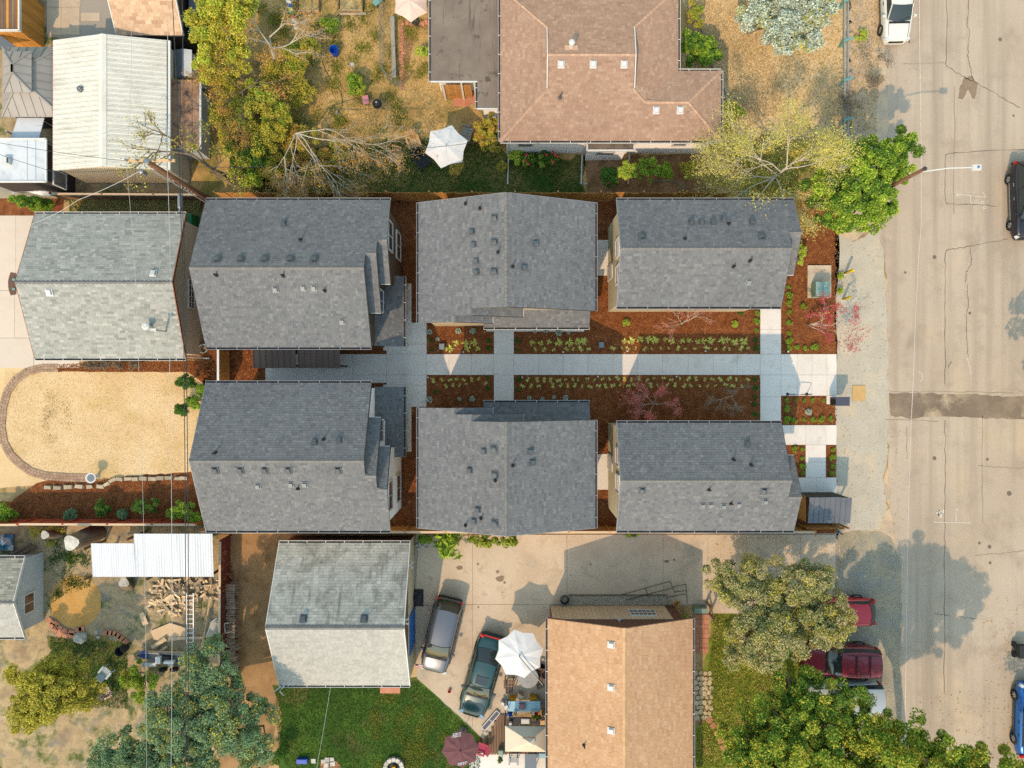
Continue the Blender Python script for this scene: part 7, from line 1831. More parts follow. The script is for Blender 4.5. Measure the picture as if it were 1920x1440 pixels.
for q in (a,c): mb = MB(); mb.box(q+Vector((0,0,.06)),(.16,.16,.02)); mb.build('flange', M['black_plastic'], t)
for i, (x, y) in enumerate([z1(340,1112),z1(863,1112),z1(143,1283),z1(670,1283),z1(1230,1280),z1(1417,1115),z4(392,105),z4(1058,105),z3(610,1118),z3(1278,1118)]):
    w = W2(x,y); t = thing('path_light', 'small white-capped path light at the edge of the central walk', 'path light', (*w,0), group='path lights along the walk')
    mb = MB(); mb.tube([(*w,0),(*w,.35)],.02,6); mb.build('stake', M['black_plastic'], t)
    mb = MB(); mb.lathe([(0.055,0),(0.06,.03),(0.02,.06)],10,(*w,.35)); mb.build('cap', M['vent_white'], t)
M['vault'] = mat('vault', [P(132,148,156), P(150,164,170)], 4, .8, fine=.1)
for (x, y, s, lab) in ((829,650,.36,'grey utility vault lid in the bed by the brown house porch'),(1127,647,.34,'blue-grey utility vault lid in the bed north of the walk')):
    w = W2(x,y); t = thing('utility_vault', lab, 'vault', (*w,0)); mb = MB(); mb.box((*w,.14),(s,s*1.1,.28),taper=.9); b1 = mb.build('vault_box', M['vault'], t); mb = MB(); mb.box((*w,.29),(s*.8,s*.9,.02)); mb.build('lid', M['vault'], b1)
M['bike_blue'] = mat('bike_blue', [P(60,90,150)], rough=.4, fine=.03)
t = thing('bicycle', 'bicycle leaning at the south side of the bin enclosure', 'bicycle', (*W2(1562,990),0))
a, c = Vector(W(1554,982,.33)), Vector(W(1571,996,.33)); d = (c-a).normalized()
for q in (a,c):
    mb = MB(); up = Vector((0,0,1)); mb.tube([q+(d*math.cos(k*PI/9)+up*math.sin(k*PI/9))*.33 for k in range(19)],.02,5,cap=False); wh = mb.build('wheel', M['tyre'], t)
bb = a.lerp(c,.45)-Vector((0,0,.05)); seat = a.lerp(c,.32)+Vector((0,0,.5)); head = a.lerp(c,.82)+Vector((0,0,.5))
for p_, q_ in ((bb,seat),(seat,head),(bb,head),(a,bb),(a,seat),(head,c)):
    mb = MB(); mb.tube([p_,q_],.018,6); mb.build('frame_tube', M['bike_blue'], t)
mb = MB(); mb.box(seat+Vector((0,0,.06)),(.26,.14,.05),rz=math.atan2(d.y,d.x)); mb.build('saddle', M['black_plastic'], t)
s = d.cross(Vector((0,0,1))); mb = MB(); mb.tube([head+s*.3+Vector((0,0,.12)),head+Vector((0,0,.12)),head-s*.3+Vector((0,0,.12))],.016,6); mb.build('handlebar', M['rim'], t)

# ------------------------------------------------------------------ umbrellas and yard furniture
M['canvas_white'] = mat('canvas_white', [P(228,226,226), P(236,234,234)], 1.5, .85, fine=.03)
M['canvas_pink'] = mat('canvas_pink', [P(240,204,188), P(246,214,200)], 1.5, .85, fine=.03)
M['canvas_maroon'] = mat('canvas_maroon', [P(112,72,76), P(122,80,82)], 1.5, .9, fine=.05)
M['canvas_sand'] = mat('canvas_sand', [P(222,204,180), P(232,216,194)], 1.5, .9, fine=.05)
def umbrella(label, px, py, z, r, n, rot, m, rise=0.45, valance=0.0, sag=0.93, cant=None):
    c = Vector(W(px,py,z)); t = thing('patio_umbrella', label, 'umbrella', (c.x,c.y,0))
    for k in range(n):
        a0, a1 = rot+2*PI*k/n, rot+2*PI*(k+1)/n; am = (a0+a1)/2
        p0, p1 = c+Vector((r*math.cos(a0),r*math.sin(a0),-rise)), c+Vector((r*math.cos(a1),r*math.sin(a1),-rise))
        pm = c+Vector((r*sag*math.cos(PI/n)*math.cos(am),r*sag*math.cos(PI/n)*math.sin(am),-rise*.97))
        q0, q1, qm = c.lerp(p0,.5)+Vector((0,0,.05)), c.lerp(p1,.5)+Vector((0,0,.05)), c.lerp(pm,.5)+Vector((0,0,.01))
        mb = MB(); mb.add([c,q0,qm,q1,p0,pm,p1],[(0,1,2),(0,2,3),(1,4,5,2),(2,5,6,3)]); mb.build('canopy_panel', m, t)
        mb = MB(); mb.bar(c-Vector((0,0,.06)), p0-Vector((0,0,.04)),.02,.02); mb.build('rib', M['grey_metal'], t)
    mb = MB(); mb.lathe([(0.06,0),(0.05,.05),(0.02,.1)],8,c); mb.build('finial', m, t)
    if cant:
        q = Vector((*W2(*cant),0)); mb = MB(); mb.tube([q,q+Vector((0,0,z-.2)),c+Vector((0,0,.22)),c],.035,8); mb.build('mast', M['grey_metal'], t); c2 = q
    else:
        mb = MB(); mb.tube([(c.x,c.y,.05),c],.025,8); mb.build('mast', M['grey_metal'], t); c2 = Vector((c.x,c.y,0))
    mb = MB(); mb.lathe([(0.3,0),(0.28,.07),(0.05,.1)],14,(c2.x,c2.y,0.0)); mb.build('base', M['black_plastic'], t)
    return t
umbrella('white six-sided umbrella on the dry grass of the back yard', 836, 272, 2.5, 1.32, 6, R(16), M['canvas_white'], .28, sag=.93)
umbrella('pale pink umbrella at the top edge beside the brown flat roof', 769, 0, 2.5, 1.12, 6, R(30), M['canvas_pink'], .38, sag=.94)
umbrella('white eight-sided cantilever umbrella beside the green sedan', 974, 1229, 2.7, 1.46, 8, R(12), M['canvas_white'], .26, cant=(1014,1252))
mu = umbrella('maroon eight-sided umbrella with white lettering on the south lawn', 863, 1408, 2.5, 1.14, 8, R(8), M['canvas_maroon'], .2)
M['letter'] = mat('letter', [P(236,236,240)], fine=.02)
random.seed(33)
for (cx, cy, ang, lines) in ((856,1378,R(10),(7,7,8)),(866,1433,R(12),(8,7))):
    for li, nch in enumerate(lines):
        for k in range(nch):
            u, v = (k-(nch-1)/2)*2.3, (li-1)*3.0
            x = cx+u*math.cos(ang)-(-v)*math.sin(ang)*-1; y = cy-u*math.sin(ang)+v*math.cos(ang)
            d = math.dist((x,y),(863,1408))/38.0
            q = W(x,y,2.5-.2*min(1,d)+.05); mb = MB()
            mb.box(q,(.02,.07,.01),rz=ang); mb.box((q[0]+.02,q[1]+random.choice((-.025,0,.025)),q[2]),(.035,.018,.01),rz=ang)
            if random.random() < .5: mb.box((q[0]+.038,q[1],q[2]),(.016,.07,.01),rz=ang)
            mb.build('lettering', M['letter'], mu)
M['teak'] = mat('teak', [P(206,160,108), P(222,180,128)], 5, .8, fine=.12, objr=.08)
M['pink_plastic'] = mat('pink_plastic', [P(214,140,150)], fine=.05)
M['mauve'] = mat('mauve', [P(150,116,120)], fine=.08, objr=.08)
def slat_chair(name, label, px, py, rz, m, w=.62, d=.72, sh=.36, back=.6, cat='chair', group=None):
    t = thing(name, label, cat, (*W2(px,py),0), rz, group)
    for k in range(5):
        mb = MB(); mb.box((-w/2+w*(k+.5)/5,0.02,sh),(w/5-.018,d*.8,.03)); mb.build('seat_slat', m, t, local=True)
        mb = MB(); mb.bar((-w/2+w*(k+.5)/5,-d*.38,sh+.05),(-w/2+w*(k+.5)/5,-d*.38-.28,sh+back),w/5-.018,.025); mb.build('back_slat', m, t, local=True)
    for s in (-1,1):
        mb = MB(); mb.box((s*(w/2+.05),0.02,sh+.2),(.11,d,.03)); mb.build('armrest', m, t, local=True)
        for y in (-d*.4,d*.42): mb = MB(); mb.box((s*(w/2+.03),y,(sh+.18)/2),(.06,.06,sh+.18)); mb.build('leg', m, t, local=True)
    return t
slat_chair('garden_chair','wooden slatted garden chair closest to the white umbrella',777,271,R(200),M['teak'])
slat_chair('garden_chair','wooden slatted garden chair by the tips of the bare branches',744,299,R(165),M['teak'])
slat_chair('garden_chair','dark slatted reclining chair under the white umbrella edge',793,306,R(215),M['black_plastic'],.6,.9)
slat_chair('garden_chair','mauve slatted chair beneath the bare branches at the fence',548,342,R(-25),M['mauve'],.7,.7)
slat_chair('garden_bench','grey bench half under the white umbrella',872,256,R(72),M['grey_wood'],.9,.5,.4,.3,'bench')
t = thing('picnic_table','low wooden table beneath the white umbrella','table',(*W2(842,283),0),R(15))
for k in range(6): mb = MB(); mb.box((0,-.4+.16*k,.7),(1.3,.145,.035)); mb.build('table_board', M['teak'], t, local=True)
for x in (-.5,.5):
    for y in (-.3,.3): mb = MB(); mb.box((x,y,.34),(.08,.08,.68)); mb.build('leg', M['teak'], t, local=True)
t = thing('folding_stool','pink folding stool beside the kettle grill','stool',(*W2(688,192),0),R(12))
mb = MB(); mb.box((0,0,.42),(.38,.52,.03)); mb.build('seat', M['pink_plastic'], t, local=True)
for s in (-1,1): mb = MB(); mb.bar((-.17,s*.2,0),(.17,s*.2,.4),.03,.03); mb.bar((.17,s*.22,0),(-.17,s*.22,.4),.03,.03); mb.build('leg', M['grey_metal'], t, local=True)
t = thing('kettle_grill','black round kettle grill on the dry grass','grill',(*W2(711,203),0)); w = W2(711,203)
mb = MB(); mb.lathe([(0.05,.45),(0.22,.52),(0.29,.68),(0.29,.74),(0.24,.88),(0.08,.95),(0.02,.96)],18,(*w,0)); mb.build('kettle', M['black_rubber'], t, smooth=True)
mb = MB(); mb.lathe([(0.05,.95),(0.05,.99)],8,(*w,0)); mb.build('handle', M['vent_white'], t)
for k in range(3): a = k*2.1; mb = MB(); mb.tube([(w[0]+.12*math.cos(a),w[1]+.12*math.sin(a),.5),(w[0]+.3*math.cos(a),w[1]+.3*math.sin(a),0)],.015,5); mb.build('leg', M['grey_metal'], t)
M['blue_plastic'] = mat('blue_plastic', [P(20,86,196)], rough=.45, fine=.04)
def bucket(name,label,px,py,r,h,m,cat,inner=None):
    w = W2(px,py); t = thing(name,label,cat,(*w,0)); mb = MB(); mb.lathe([(r*.8,0),(r,h),(r*1.06,h),(r*1.06,h-.03),(r*.94,h-.02),(r*.78,h*.35)],18,(*w,0)); mb.build('shell', m, t, smooth=False)
    mb = MB(); mb.lathe([(r*.8,h*.4),(r*.5,h*.42),(0.01,h*.42)],18,(*w,0)); mb.build('contents', inner or m, t); return t
bucket('rain_barrel','bright blue round barrel on the dry grass',630,101,.27,.6,M['blue_plastic'],'barrel')
bucket('pail','small white pail lid on the dry grass below the blue barrel',661,122,.14,.12,M['vent_white'],'pail')
bucket('pail','small pale pail near the hose end',632,213,.09,.2,M['vent_white'],'pail')
t = thing('tub_chair','grey metal hoop chair in the overgrown shrubs','chair',(*W2(548,152),0)); w = W2(548,152)
mb = MB(); mb.tube([(w[0]+.36*math.cos(k*PI/8),w[1]+.30*math.sin(k*PI/8),.55) for k in range(17)],.025,6,cap=False); mb.build('rim', M['grey_metal'], t)
mb = MB(); mb.lathe([(0.3,.3),(0.2,.26),(0.02,.25)],14,(*w,0)); mb.build('seat', M['grey_metal'], t)
for k in range(4): a = k*PI/2+.6; mb = MB(); mb.tube([(w[0]+.34*math.cos(a),w[1]+.28*math.sin(a),.55),(w[0]+.25*math.cos(a),w[1]+.2*math.sin(a),0)],.015,5); mb.build('leg', M['grey_metal'], t)
def hose(name,label,pts,r,m): 
    mb = MB(); P_ = [Vector(W(x,y,.03)) for x,y in pts]; Q = []
    for i in range(len(P_)-1):
        p0,p1,p2,p3 = P_[max(i-1,0)],P_[i],P_[i+1],P_[min(i+2,len(P_)-1)]
        for k in range(6):
            f = k/6; Q.append(.5*((2*p1)+(-p0+p2)*f+(2*p0-5*p1+4*p2-p3)*f*f+(-p0+3*p1-3*p2+p3)*f**3))
    Q.append(P_[-1]); mb.tube(Q,r,5); return tag(mb.build(name,m),label,'hose')
M['hose_dark'] = mat('hose_dark', [P(66,84,66)], fine=.05)
hose('garden_hose','long dark garden hose winding through the back yard',[(702,18),(690,22),(640,26),(625,40),(608,58),(603,85),(603,110),(612,135),(625,155),(638,172),(642,195),(635,210)],.022,M['hose_dark'])
hose('garden_hose','teal hose in the flower bed south of the hipped house',[(1220,340),(1240,339),(1262,340),(1275,345),(1284,354)],.02,M['teal'])
for (x0,x1,y1,lab) in ((560,600,24,'wooden raised garden bed nearer the bare tree'),(637,681,23,'wooden raised garden bed nearer the wire fence')):
    t = thing('raised_bed',lab,'planter',(*W2((x0+x1)/2,5),0)); 
    for a,c in (((x0,y1),(x1,y1)),((x0,-40),(x0,y1)),((x1,-40),(x1,y1))): mb = MB(); mb.bar((*W2(*a),.15),(*W2(*c),.15),.05,.3); mb.build('side_board', M['arm_wood'] if a[1]==c[1] else M['deck_wood'], t)
    mb = MB(); a,c = W2(x0,y1),W2(x1,-40); mb.box(((a[0]+c[0])/2,(a[1]+c[1])/2,.1),(c[0]-a[0]-.1,c[1]-a[1],.2)); mb.build('soil', M['wild_yard'], t)
tag(MB().box((*W2(662,27),.06),(1.65,.14,.1)).build('loose_board', M['pale_cap']),'pale loose board lying below the raised bed','board')
t = thing('teal_bench','teal bench seat at the top edge by the wire fence','bench',(*W2(712,7),0),R(40))
mb = MB(); mb.box((0,0,.4),(.75,.34,.04)); mb.build('seat', M['teal'], t, local=True)
for x in (-.3,.3): mb = MB(); mb.box((x,0,.19),(.05,.28,.38)); mb.build('leg', M['grey_metal'], t, local=True)
t = thing('flag_string','string of coloured prayer flags at the top edge','flags',(*W2(542,30),0))
a, c = Vector(W(530,-20,2.6)), Vector(W(554,60,1.6)); mb = MB(); mb.tube([a,a.lerp(c,.5)-Vector((0,0,.1)),c],.008,4); mb.build('string', M['pale_cable'], t)
for k, col in enumerate((P(200,90,100),P(230,226,224),P(40,90,160),P(200,200,110),P(70,130,90),P(200,80,90),P(226,226,230),P(40,80,150),P(230,226,220))):
    p0 = a.lerp(c,.14+.09*k); p1 = a.lerp(c,.14+.09*(k+1)-.01); mm = mat('flag_%d'%k,[col],fine=.04); mb = MB()
    mb.add([p0,p1,p1+Vector((.22,.02,-.12)),p0+Vector((.22,.02,-.12))],[(0,1,2,3)]); mb.build('flag',mm,t)
M['ceramic'] = mat('ceramic', [P(232,226,216)], fine=.05)
t = thing('birdbath','white round birdbath at the end of the paver border','birdbath',(*W2(184,893),0)); w = W2(184,893)
mb = MB(); mb.lathe([(0.16,0),(0.1,.1),(0.08,.6),(0.2,.68),(0.31,.76),(0.33,.8),(0.29,.8),(0.2,.74),(0.02,.73)],20,(*w,0)); mb.build('bowl', M['ceramic'], t, smooth=True)
mb = MB(); mb.lathe([(0.24,.765),(0.01,.766)],18,(*w,0)); mb.build('water', M['pane_grey'], t)
bucket('clay_pot','pale round planter under the corner downspout of the grey house',385,654,.27,.4,M['ceramic'],'planter',M['litter_soil'])
M['bin_green'] = mat('bin_green', [P(24,120,70)], rough=.5, fine=.05)
t = thing('wheeled_bin','green wheeled bin behind the grey house corner','bin',(*W2(364,418),0)); w = W2(364,418)
mb = MB(); mb.box((w[0],w[1],.5),(.55,.6,1.0),taper=1.1); mb.build('body', M['bin_green'], t); mb = MB(); mb.box((w[0],w[1],1.03),(.62,.68,.06)); mb.build('lid', M['bin_green'], t)
for s in (-.22,.22): mb = MB(); mb.tube([(w[0]+s-.03,w[1]+.32,.1),(w[0]+s+.03,w[1]+.32,.1)],.1,10); mb.build('wheel', M['tyre'], t)
t = thing('gable_panel','dark curved panel on the west gable peak of the grey house','panel',(*W2(40,530),0)); 
rr = []
for i in range(9):
    f = i/8; y = 512+40*f; bow = 5*math.sin(f*PI); rr.append([W(31,y,3.5),W(20-bow,y+(2 if f>.5 else -2),3.4)])
mb = MB(); mb.grid(rr[::-1]); mb.build('panel_face', M['dark_gable'], t)
for y in (524,542): mb = MB(); mb.box(W(26,y,3.52),(.16,.12,.05)); mb.build('bracket', M['teal'], t)

# ------------------------------------------------------------------ south-west yard: wood, ladder, junk
M['split_wood'] = mat('split_wood', [P(226,190,146), P(244,216,178), P(206,168,126)], 4, .9, fine=.15, objr=.22, coord='obj')
M['log_bark'] = mat('log_bark', [P(160,136,114), P(190,164,140)], 5, .9, fine=.2, objr=.15, coord='obj')
M['log_end'] = mat('log_end', [P(206,178,140), P(222,196,160)], 6, .9, fine=.12, coord='obj')
def dead_trunk(label, bpx, tpx, z, r, seed):
    rd = random.Random(seed); b0 = Vector((*W2(*bpx),0)); t1 = Vector(W(*tpx,z)); t = thing('tree_stump',label,'stump',tuple(b0)); mb = MB(); n = 16; vs = []
    for f in (0,.4,.8,1):
        q = b0.lerp(t1,f); rr_ = r*(1.25-.3*f)
        for k in range(n): a = 2*PI*k/n; k_ = rr_*(1+.12*math.sin(3*a+seed)+.05*rd.uniform(-1,1)); vs.append((q.x+k_*math.cos(a),q.y+k_*math.sin(a),q.z))
    mb.add(vs,[(i*n+k,i*n+(k+1)%n,(i+1)*n+(k+1)%n,(i+1)*n+k) for i in range(3) for k in range(n)]); mb.build('bark_trunk', M['bark'], t)
    mb = MB(); top_ = vs[-n:]; mb.add([(x,y,zz+.003) for x,y,zz in top_],[tuple(range(n))]); mb.build('cut_face', M['rock'], t)
dead_trunk('tall thick tree stump with pale cut top beside the red fence',(182,1000),(133,1018),2.6,.46,1)
dead_trunk('smaller stump with pale triangular cut top behind the red fence',(112,1002),(84,1003),1.4,.26,2)
dead_trunk('thick stump under the edge of the corrugated roof',(240,1098),(232,1092),.9,.32,3)
mbw = MB(); mbw.add([(-.2,-.07,-.05),(-.2,.07,-.05),(-.2,0,.07),(.2,-.07,-.05),(.2,.07,-.05),(.2,0,.07)],[(0,2,1),(3,4,5),(0,1,4,3),(1,2,5,4),(2,0,3,5)])
wood_me = None
heap = scatter([W2(*q) for q in ((272,1130),(285,1095),(300,1084),(412,1084),(412,1125),(380,1120),(350,1138),(335,1155),(300,1150),(280,1145))],190,np.random.default_rng(5))
cx_, cy_ = W2(335,1110)
for i,(x,y) in enumerate(heap):
    d = math.hypot((x-cx_)/2.2,(y-cy_)/1.0); z = max(.06,.55*(1-d))*random.uniform(.5,1.1)+.06
    if wood_me is None: o = mbw.build('firewood',M['split_wood'],local=True); wood_me = o.data
    else: o = bpy.data.objects.new('firewood',wood_me); COL.objects.link(o)
    o.location = (x,y,z); o.rotation_euler = (random.uniform(0,6.28),random.uniform(-.5,.5),random.uniform(0,6.28)); s = random.uniform(.7,1.25); o.scale = (s,s,s)
    tag(o,'pale split firewood piece lying in the loose heap below the corrugated roof','firewood','loose firewood heap')
mbl = MB(); mbl.tube([(-.2,0,0),(.2,0,0)],.085,9); log_me = None
for i in range(40):
    for j in range(2):
        for l in range(2):
            if random.random() < .1: continue
            if log_me is None: o = mbl.build('stacked_log',[M['log_bark']],local=True); log_me = o.data
            else: o = bpy.data.objects.new('stacked_log',log_me); COL.objects.link(o)
            w = W2(431.5+5+j*7+random.uniform(-1,1),1092+i*4.3+random.uniform(-1,1)); o.location = (w[0],w[1],.09+.55*(l)+.0); o.rotation_euler = (random.uniform(0,3),random.uniform(-.05,.05),random.uniform(-.12,.12)); s = random.uniform(.7,1.1); o.scale = (.85*s,s,s)
            tag(o,'brown log in the long stack against the dark red fence','log','log stack along the dark red fence')
for (x,y,r) in ((437,1077,.16),(434,1060,.12)): bucket('clay_pot',('brown pot at the head of the log stack' if y > 1070 else 'smaller brown pot further from the log stack'),x,y,r,.25,M['red_paver'],'pot',M['litter_soil'])
M['alu'] = mat('alu', [P(206,208,212)], rough=.4, metal=.4, fine=.04)
t = thing('ladder','aluminium ladder leaning from the firewood heap to the tree','ladder',(*W2(357,1167),0))
a0,a1 = Vector(W(350,1112,.75)),Vector(W(350,1226,.35)); b0,b1 = Vector(W(363,1112,.75)),Vector(W(363,1226,.35))
for p_,q_ in ((a0,a1),(b0,b1)): mb = MB(); mb.bar(p_,q_,.05,.09); mb.build('side_rail',M['alu'],t)
for k in range(13): f=(k+.5)/13; mb = MB(); mb.bar(a0.lerp(a1,f),b0.lerp(b1,f),.05,.03); mb.build('rung',M['alu'],t)
M['plywood'] = mat('plywood', [P(226,190,150), P(236,204,166)], 2, .85, fine=.06, patches=[(P(190,150,116),1.5,.66,.05)])
tag(MB().prism([W2(284,1182),W2(320,1167),W2(350,1176),W2(350,1196),W2(314,1203),W2(290,1198)],.08,.11).build('plywood_sheet',M['plywood']),'large tan plywood sheet lying beside the ladder','plywood')
tag(MB().prism([W2(263,1150),W2(271,1145),W2(281,1168),W2(271,1172)],.14,.17).build('plywood_board',M['plywood']),'small tan board lying left of the firewood heap','board')
tag(MB().bar((*W2(318,1196),.14),(*W2(385,1194),.14),.16,.06).build('loose_plank',M['pale_cap']),'long pale plank lying under the ladder','plank')
for (x0,y0,x1,y1,r,lab) in ((287,1214,312,1196,.16,'thick cut log lying by the plywood sheet'),(300,1222,314,1212,.1,'short thin log next to the thick cut log')):
    a,c = Vector(W(x0,y0,r)),Vector(W(x1,y1,r)); t = thing('cut_log',lab,'log',tuple(a)); mb = MB(); mb.tube([a,c],r,12,cap=False); mb.build('bark_side',M['split_wood'],t,smooth=True)
    for q,s in ((a,-1),(c,1)): mb = MB(); d=(c-a).normalized(); mb.tube([q-d*.01*s,q+d*.004*s],r*.97,12); mb.build('cut_face',M['log_end'],t)
M['tarp_grey'] = mat('tarp_grey', [P(150,150,150), P(176,176,176)], 2, .7, fine=.08)
# boat trailer
t = thing('junk_trailer','old trailer with dark curved hull and white boxes in the dirt yard','trailer',(*W2(300,1235),0))
rr = []
for i in range(9):
    f = i/8; x = 256+88*f; w_ = 9*math.sin(min(1,f*1.6+.12)*PI/2); yc = 1228+8*math.sin(f*1.4); rr.append([W(x,yc-w_,.7),W(x,yc-w_*.5,.35),W(x,yc+w_*.5,.35),W(x,yc+w_,.7)])
mb = MB(); mb.grid(rr); mb.build('hull',M['tarp_grey'],t)
for (x,y,sx,sy,z,m) in ((298,1237,.3,.4,.7,'vent_white'),(318,1241,.6,.16,.75,'vent_white'),(281,1245,.85,.25,.4,'ceramic'),(314,1234,.5,.3,.5,'black_plastic'),(321,1244,.3,.2,.5,'grey_metal')): mb = MB(); mb.box(W(x,y,z),(sx,sy,.3)); mb.build('box',M[m],t)
for x in (310,330): w = W2(x,1252); mb = MB(); mb.tube([(w[0],w[1]-.06,.26),(w[0],w[1]+.06,.26)],.26,14); mb.build('wheel',M['tyre'],t)
mb = MB(); mb.bar(W(265,1222,.5),W(345,1224,.5),.12,.08); mb.build('frame_beam',M['pale_cap'],t); mb = MB(); mb.tube([(W(270,1226,.6)[0]+.2*math.cos(k),W(270,1226,.6)[1]+.2*math.sin(k),.62) for k in range(7)],.05,6); mb.build('rope_coil',M['blue_plastic'],t)
bucket('black_barrel','black open barrel at the end of the brick curve',236,1214,.28,.75,M['black_plastic'],'barrel',M['bark'])
def boulder(label,px,py,sx,sy,h,seed,m='rock'):
    rd = random.Random(seed); w = W2(px,py); mb = MB(); n=10; vs=[]
    for (f,z) in ((1,0),(.95,.5),(.6,.9)):
        for k in range(n): a=2*PI*k/n; q=f*rd.uniform(.82,1.12); vs.append((w[0]+sx*q*math.cos(a),w[1]+sy*q*math.sin(a),h*z*rd.uniform(.85,1.1)))
    mb.add(vs,[(i*n+k,i*n+(k+1)%n,(i+1)*n+(k+1)%n,(i+1)*n+k) for i in range(2) for k in range(n)]+[tuple(range(2*n,3*n))]); return tag(mb.build('boulder',M[m]),label,'rock')
boulder('large pale boulder beside the red brick curve',152,1195,.45,.36,.4,1); boulder('small rounded stone next to the large boulder',183,1184,.16,.15,.2,2); boulder('smaller dark stone by the brick curve',185,1194,.12,.1,.15,3); boulder('pale rock below the yellow bush',294,1314,.2,.18,.2,4); boulder('grey rock at the edge of the flower bed',1098,345,.14,.12,.15,5)
for i,(x,y) in enumerate(((782,1022),(787,1018),(792,1024),(797,1020),(785,1028),(800,1026))): boulder('white quartz stone in the small heap by the garage corner',x,y,.12,.1,.14,10+i).__setitem__('group','white stones by the garage corner')
M['cushion'] = mat('cushion', [P(196,208,218)], fine=.06); M['plaid'] = mat('plaid', [P(120,70,60), P(222,200,180)], 9, .9, fine=.1, pos=(.45,.55))
slat_chair('lawn_chair','pale blue cushioned lawn chair on the shaded grass',206,1255,R(-40),M['cushion'],.5,.5,.4,.4); slat_chair('lawn_chair','plaid folding lawn chair near the willow-like tree',208,1292,R(-60),M['plaid'],.5,.5,.4,.4)
t = thing('window_frame','white empty window frame leaning on the dark red fence','frame',(*W2(430,1178),0))
P4=[W(421,1169,1.2),W(437,1167,.5),W(439,1183,.5),W(422,1187,1.2)]
for k in range(4): mb = MB(); mb.bar(P4[k],P4[(k+1)%4],.05,.05); mb.build('frame_bar',M['vent_white'],t)
t = thing('folded_canopy','grey folded canopy beside the dark red fence','canopy',(*W2(398,1175),0))
mb = MB(); mb.add([W(388,1195,.2),W(396,1168,.8),W(410,1160,.8),W(412,1180,.5),W(408,1190,.3)],[(0,4,3,2,1)]); mb.build('cloth',M['tarp_grey'],t); mb = MB(); mb.tube([W(386,1196,.15),W(397,1166,.8),W(408,1158,.9)],.04,6); mb.build('pole',M['alu'],t)
mb = MB(); mb.tube([W(396,1120,.5),W(376,1220,.1)],.03,5); mb.tube([W(393,1120,.5),W(380,1215,.1)],.03,5); tag(mb.build('tent_poles',M['log_end']),'bundle of thin poles lying beside the ladder','poles')
t = thing('covered_heap','white and blue tarp covered heap at the west edge','heap',(*W2(8,1015),0))
rr=[]; rd=random.Random(3)
for i in range(7):
    rr.append([W(-20+45*j/7,1002+30*i/6,.15+.5*math.sin(i/6*PI)*math.sin(j/7*PI)*rd.uniform(.5,1.2)) for j in range(8)])
M['blue_tarp']=mat('blue_tarp',[P(60,140,170),P(226,228,230)],2.2,.6,fine=.05,pos=(.46,.54)); mb=MB(); mb.grid(rr[::-1]); mb.build('tarp',M['blue_tarp'],t)
for (x0,y0,x1,y1) in ((20,1040,62,1018),(28,1046,70,1022),(10,1050,48,1034)): tag(MB().bar((*W2(x0,y0),.15),(*W2(x1,y1),.2),.12,.1).build('old_beam',M['bark']),'dark weathered beam lying behind the pale shed','beam','old beams behind the pale shed')

# ------------------------------------------------------------------ patio of the orange roofed house
deck = thing('patio_deck','small weathered plank deck beside the orange roofed house','deck',(*W2(925,1375),0))
for k in range(9):
    x0 = 906+5*k; y0 = max(1338,1395-11*k); a,c = W2(x0,1413),W2(x0+4.6,y0); mb = MB(); mb.box(((a[0]+c[0])/2,(a[1]+c[1])/2,.1),(c[0]-a[0]-.01,c[1]-a[1],.05)); mb.build('deck_board',M['deck_wood'],deck)
for k in range(3): a,c=W2(947+27*k,1412),W2(973+27*k,1362); mb=MB(); mb.box(((a[0]+c[0])/2,(a[1]+c[1])/2,.08),(c[0]-a[0]-.01,c[1]-a[1],.05)); mb.build('deck_board',M['deck_wood'],deck)
patio = sheet('patio',[(880,1412),(1030,1412),(1030,1500),(880,1500)],5,M['concrete'])
t = thing('gazebo','sand coloured square gazebo canopy against the orange roofed house','gazebo',(*W2(985,1385),0))
z=2.3; C4=[W(947,1361,z),W(1026,1362,z),W(1025,1410,z),W(947,1409,z)]; ap=Vector(W(993,1390,z+.75)); q4=[Vector(p_).lerp(ap,.72) for p_ in C4]
for k in range(4):
    mb=MB(); mb.add([C4[k],C4[(k+1)%4],q4[(k+1)%4],q4[k]],[(0,3,2,1)]); mb.build('canopy_panel',M['canvas_sand'],t)
    mb=MB(); u=Vector((0,0,.14)); mb.add([q4[k]+u,q4[(k+1)%4]+u,ap+u],[(0,2,1)]); mb.build('vent_panel',M['canvas_sand'],t)
    g=Vector(C4[k]); mb=MB(); mb.tube([g,(g.x,g.y,0)],.035,6); mb.build('post',M['black_plastic'],t)
M['table_blue']=mat('table_blue',[P(150,196,214),P(180,214,226)],3,.6,fine=.05); M['yellow_plastic']=mat('yellow_plastic',[P(236,170,20)],rough=.5,fine=.05)
def table(name,label,x0,y0,x1,y1,h,m,cat='table'):
    t=thing(name,label,cat,(*W2((x0+x1)/2,(y0+y1)/2),0)); a,c=W2(x0,y1,h),W2(x1,y0,h); mb=MB(); mb.box(((a[0]+c[0])/2,(a[1]+c[1])/2,h-.02),(c[0]-a[0],c[1]-a[1],.04)); mb.build('top',m,t)
    for x in (a[0]+.06,c[0]-.06):
        for y in (a[1]+.06,c[1]-.06): mb=MB(); mb.box((x,y,h/2-.02),(.05,.05,h-.04)); mb.build('leg',M['grey_metal'],t)
    return t
table('work_table','cluttered pale blue work table on the patio',953,1315,1013,1334,.78,M['table_blue'])
table('potting_bench','dark potting bench with pots north of the gazebo',953,1345,1020,1359,.7,M['black_plastic'])
table('glass_table','pale glass topped table at the bottom edge of the patio',984,1414,1006,1450,.7,M['pane_grey'])
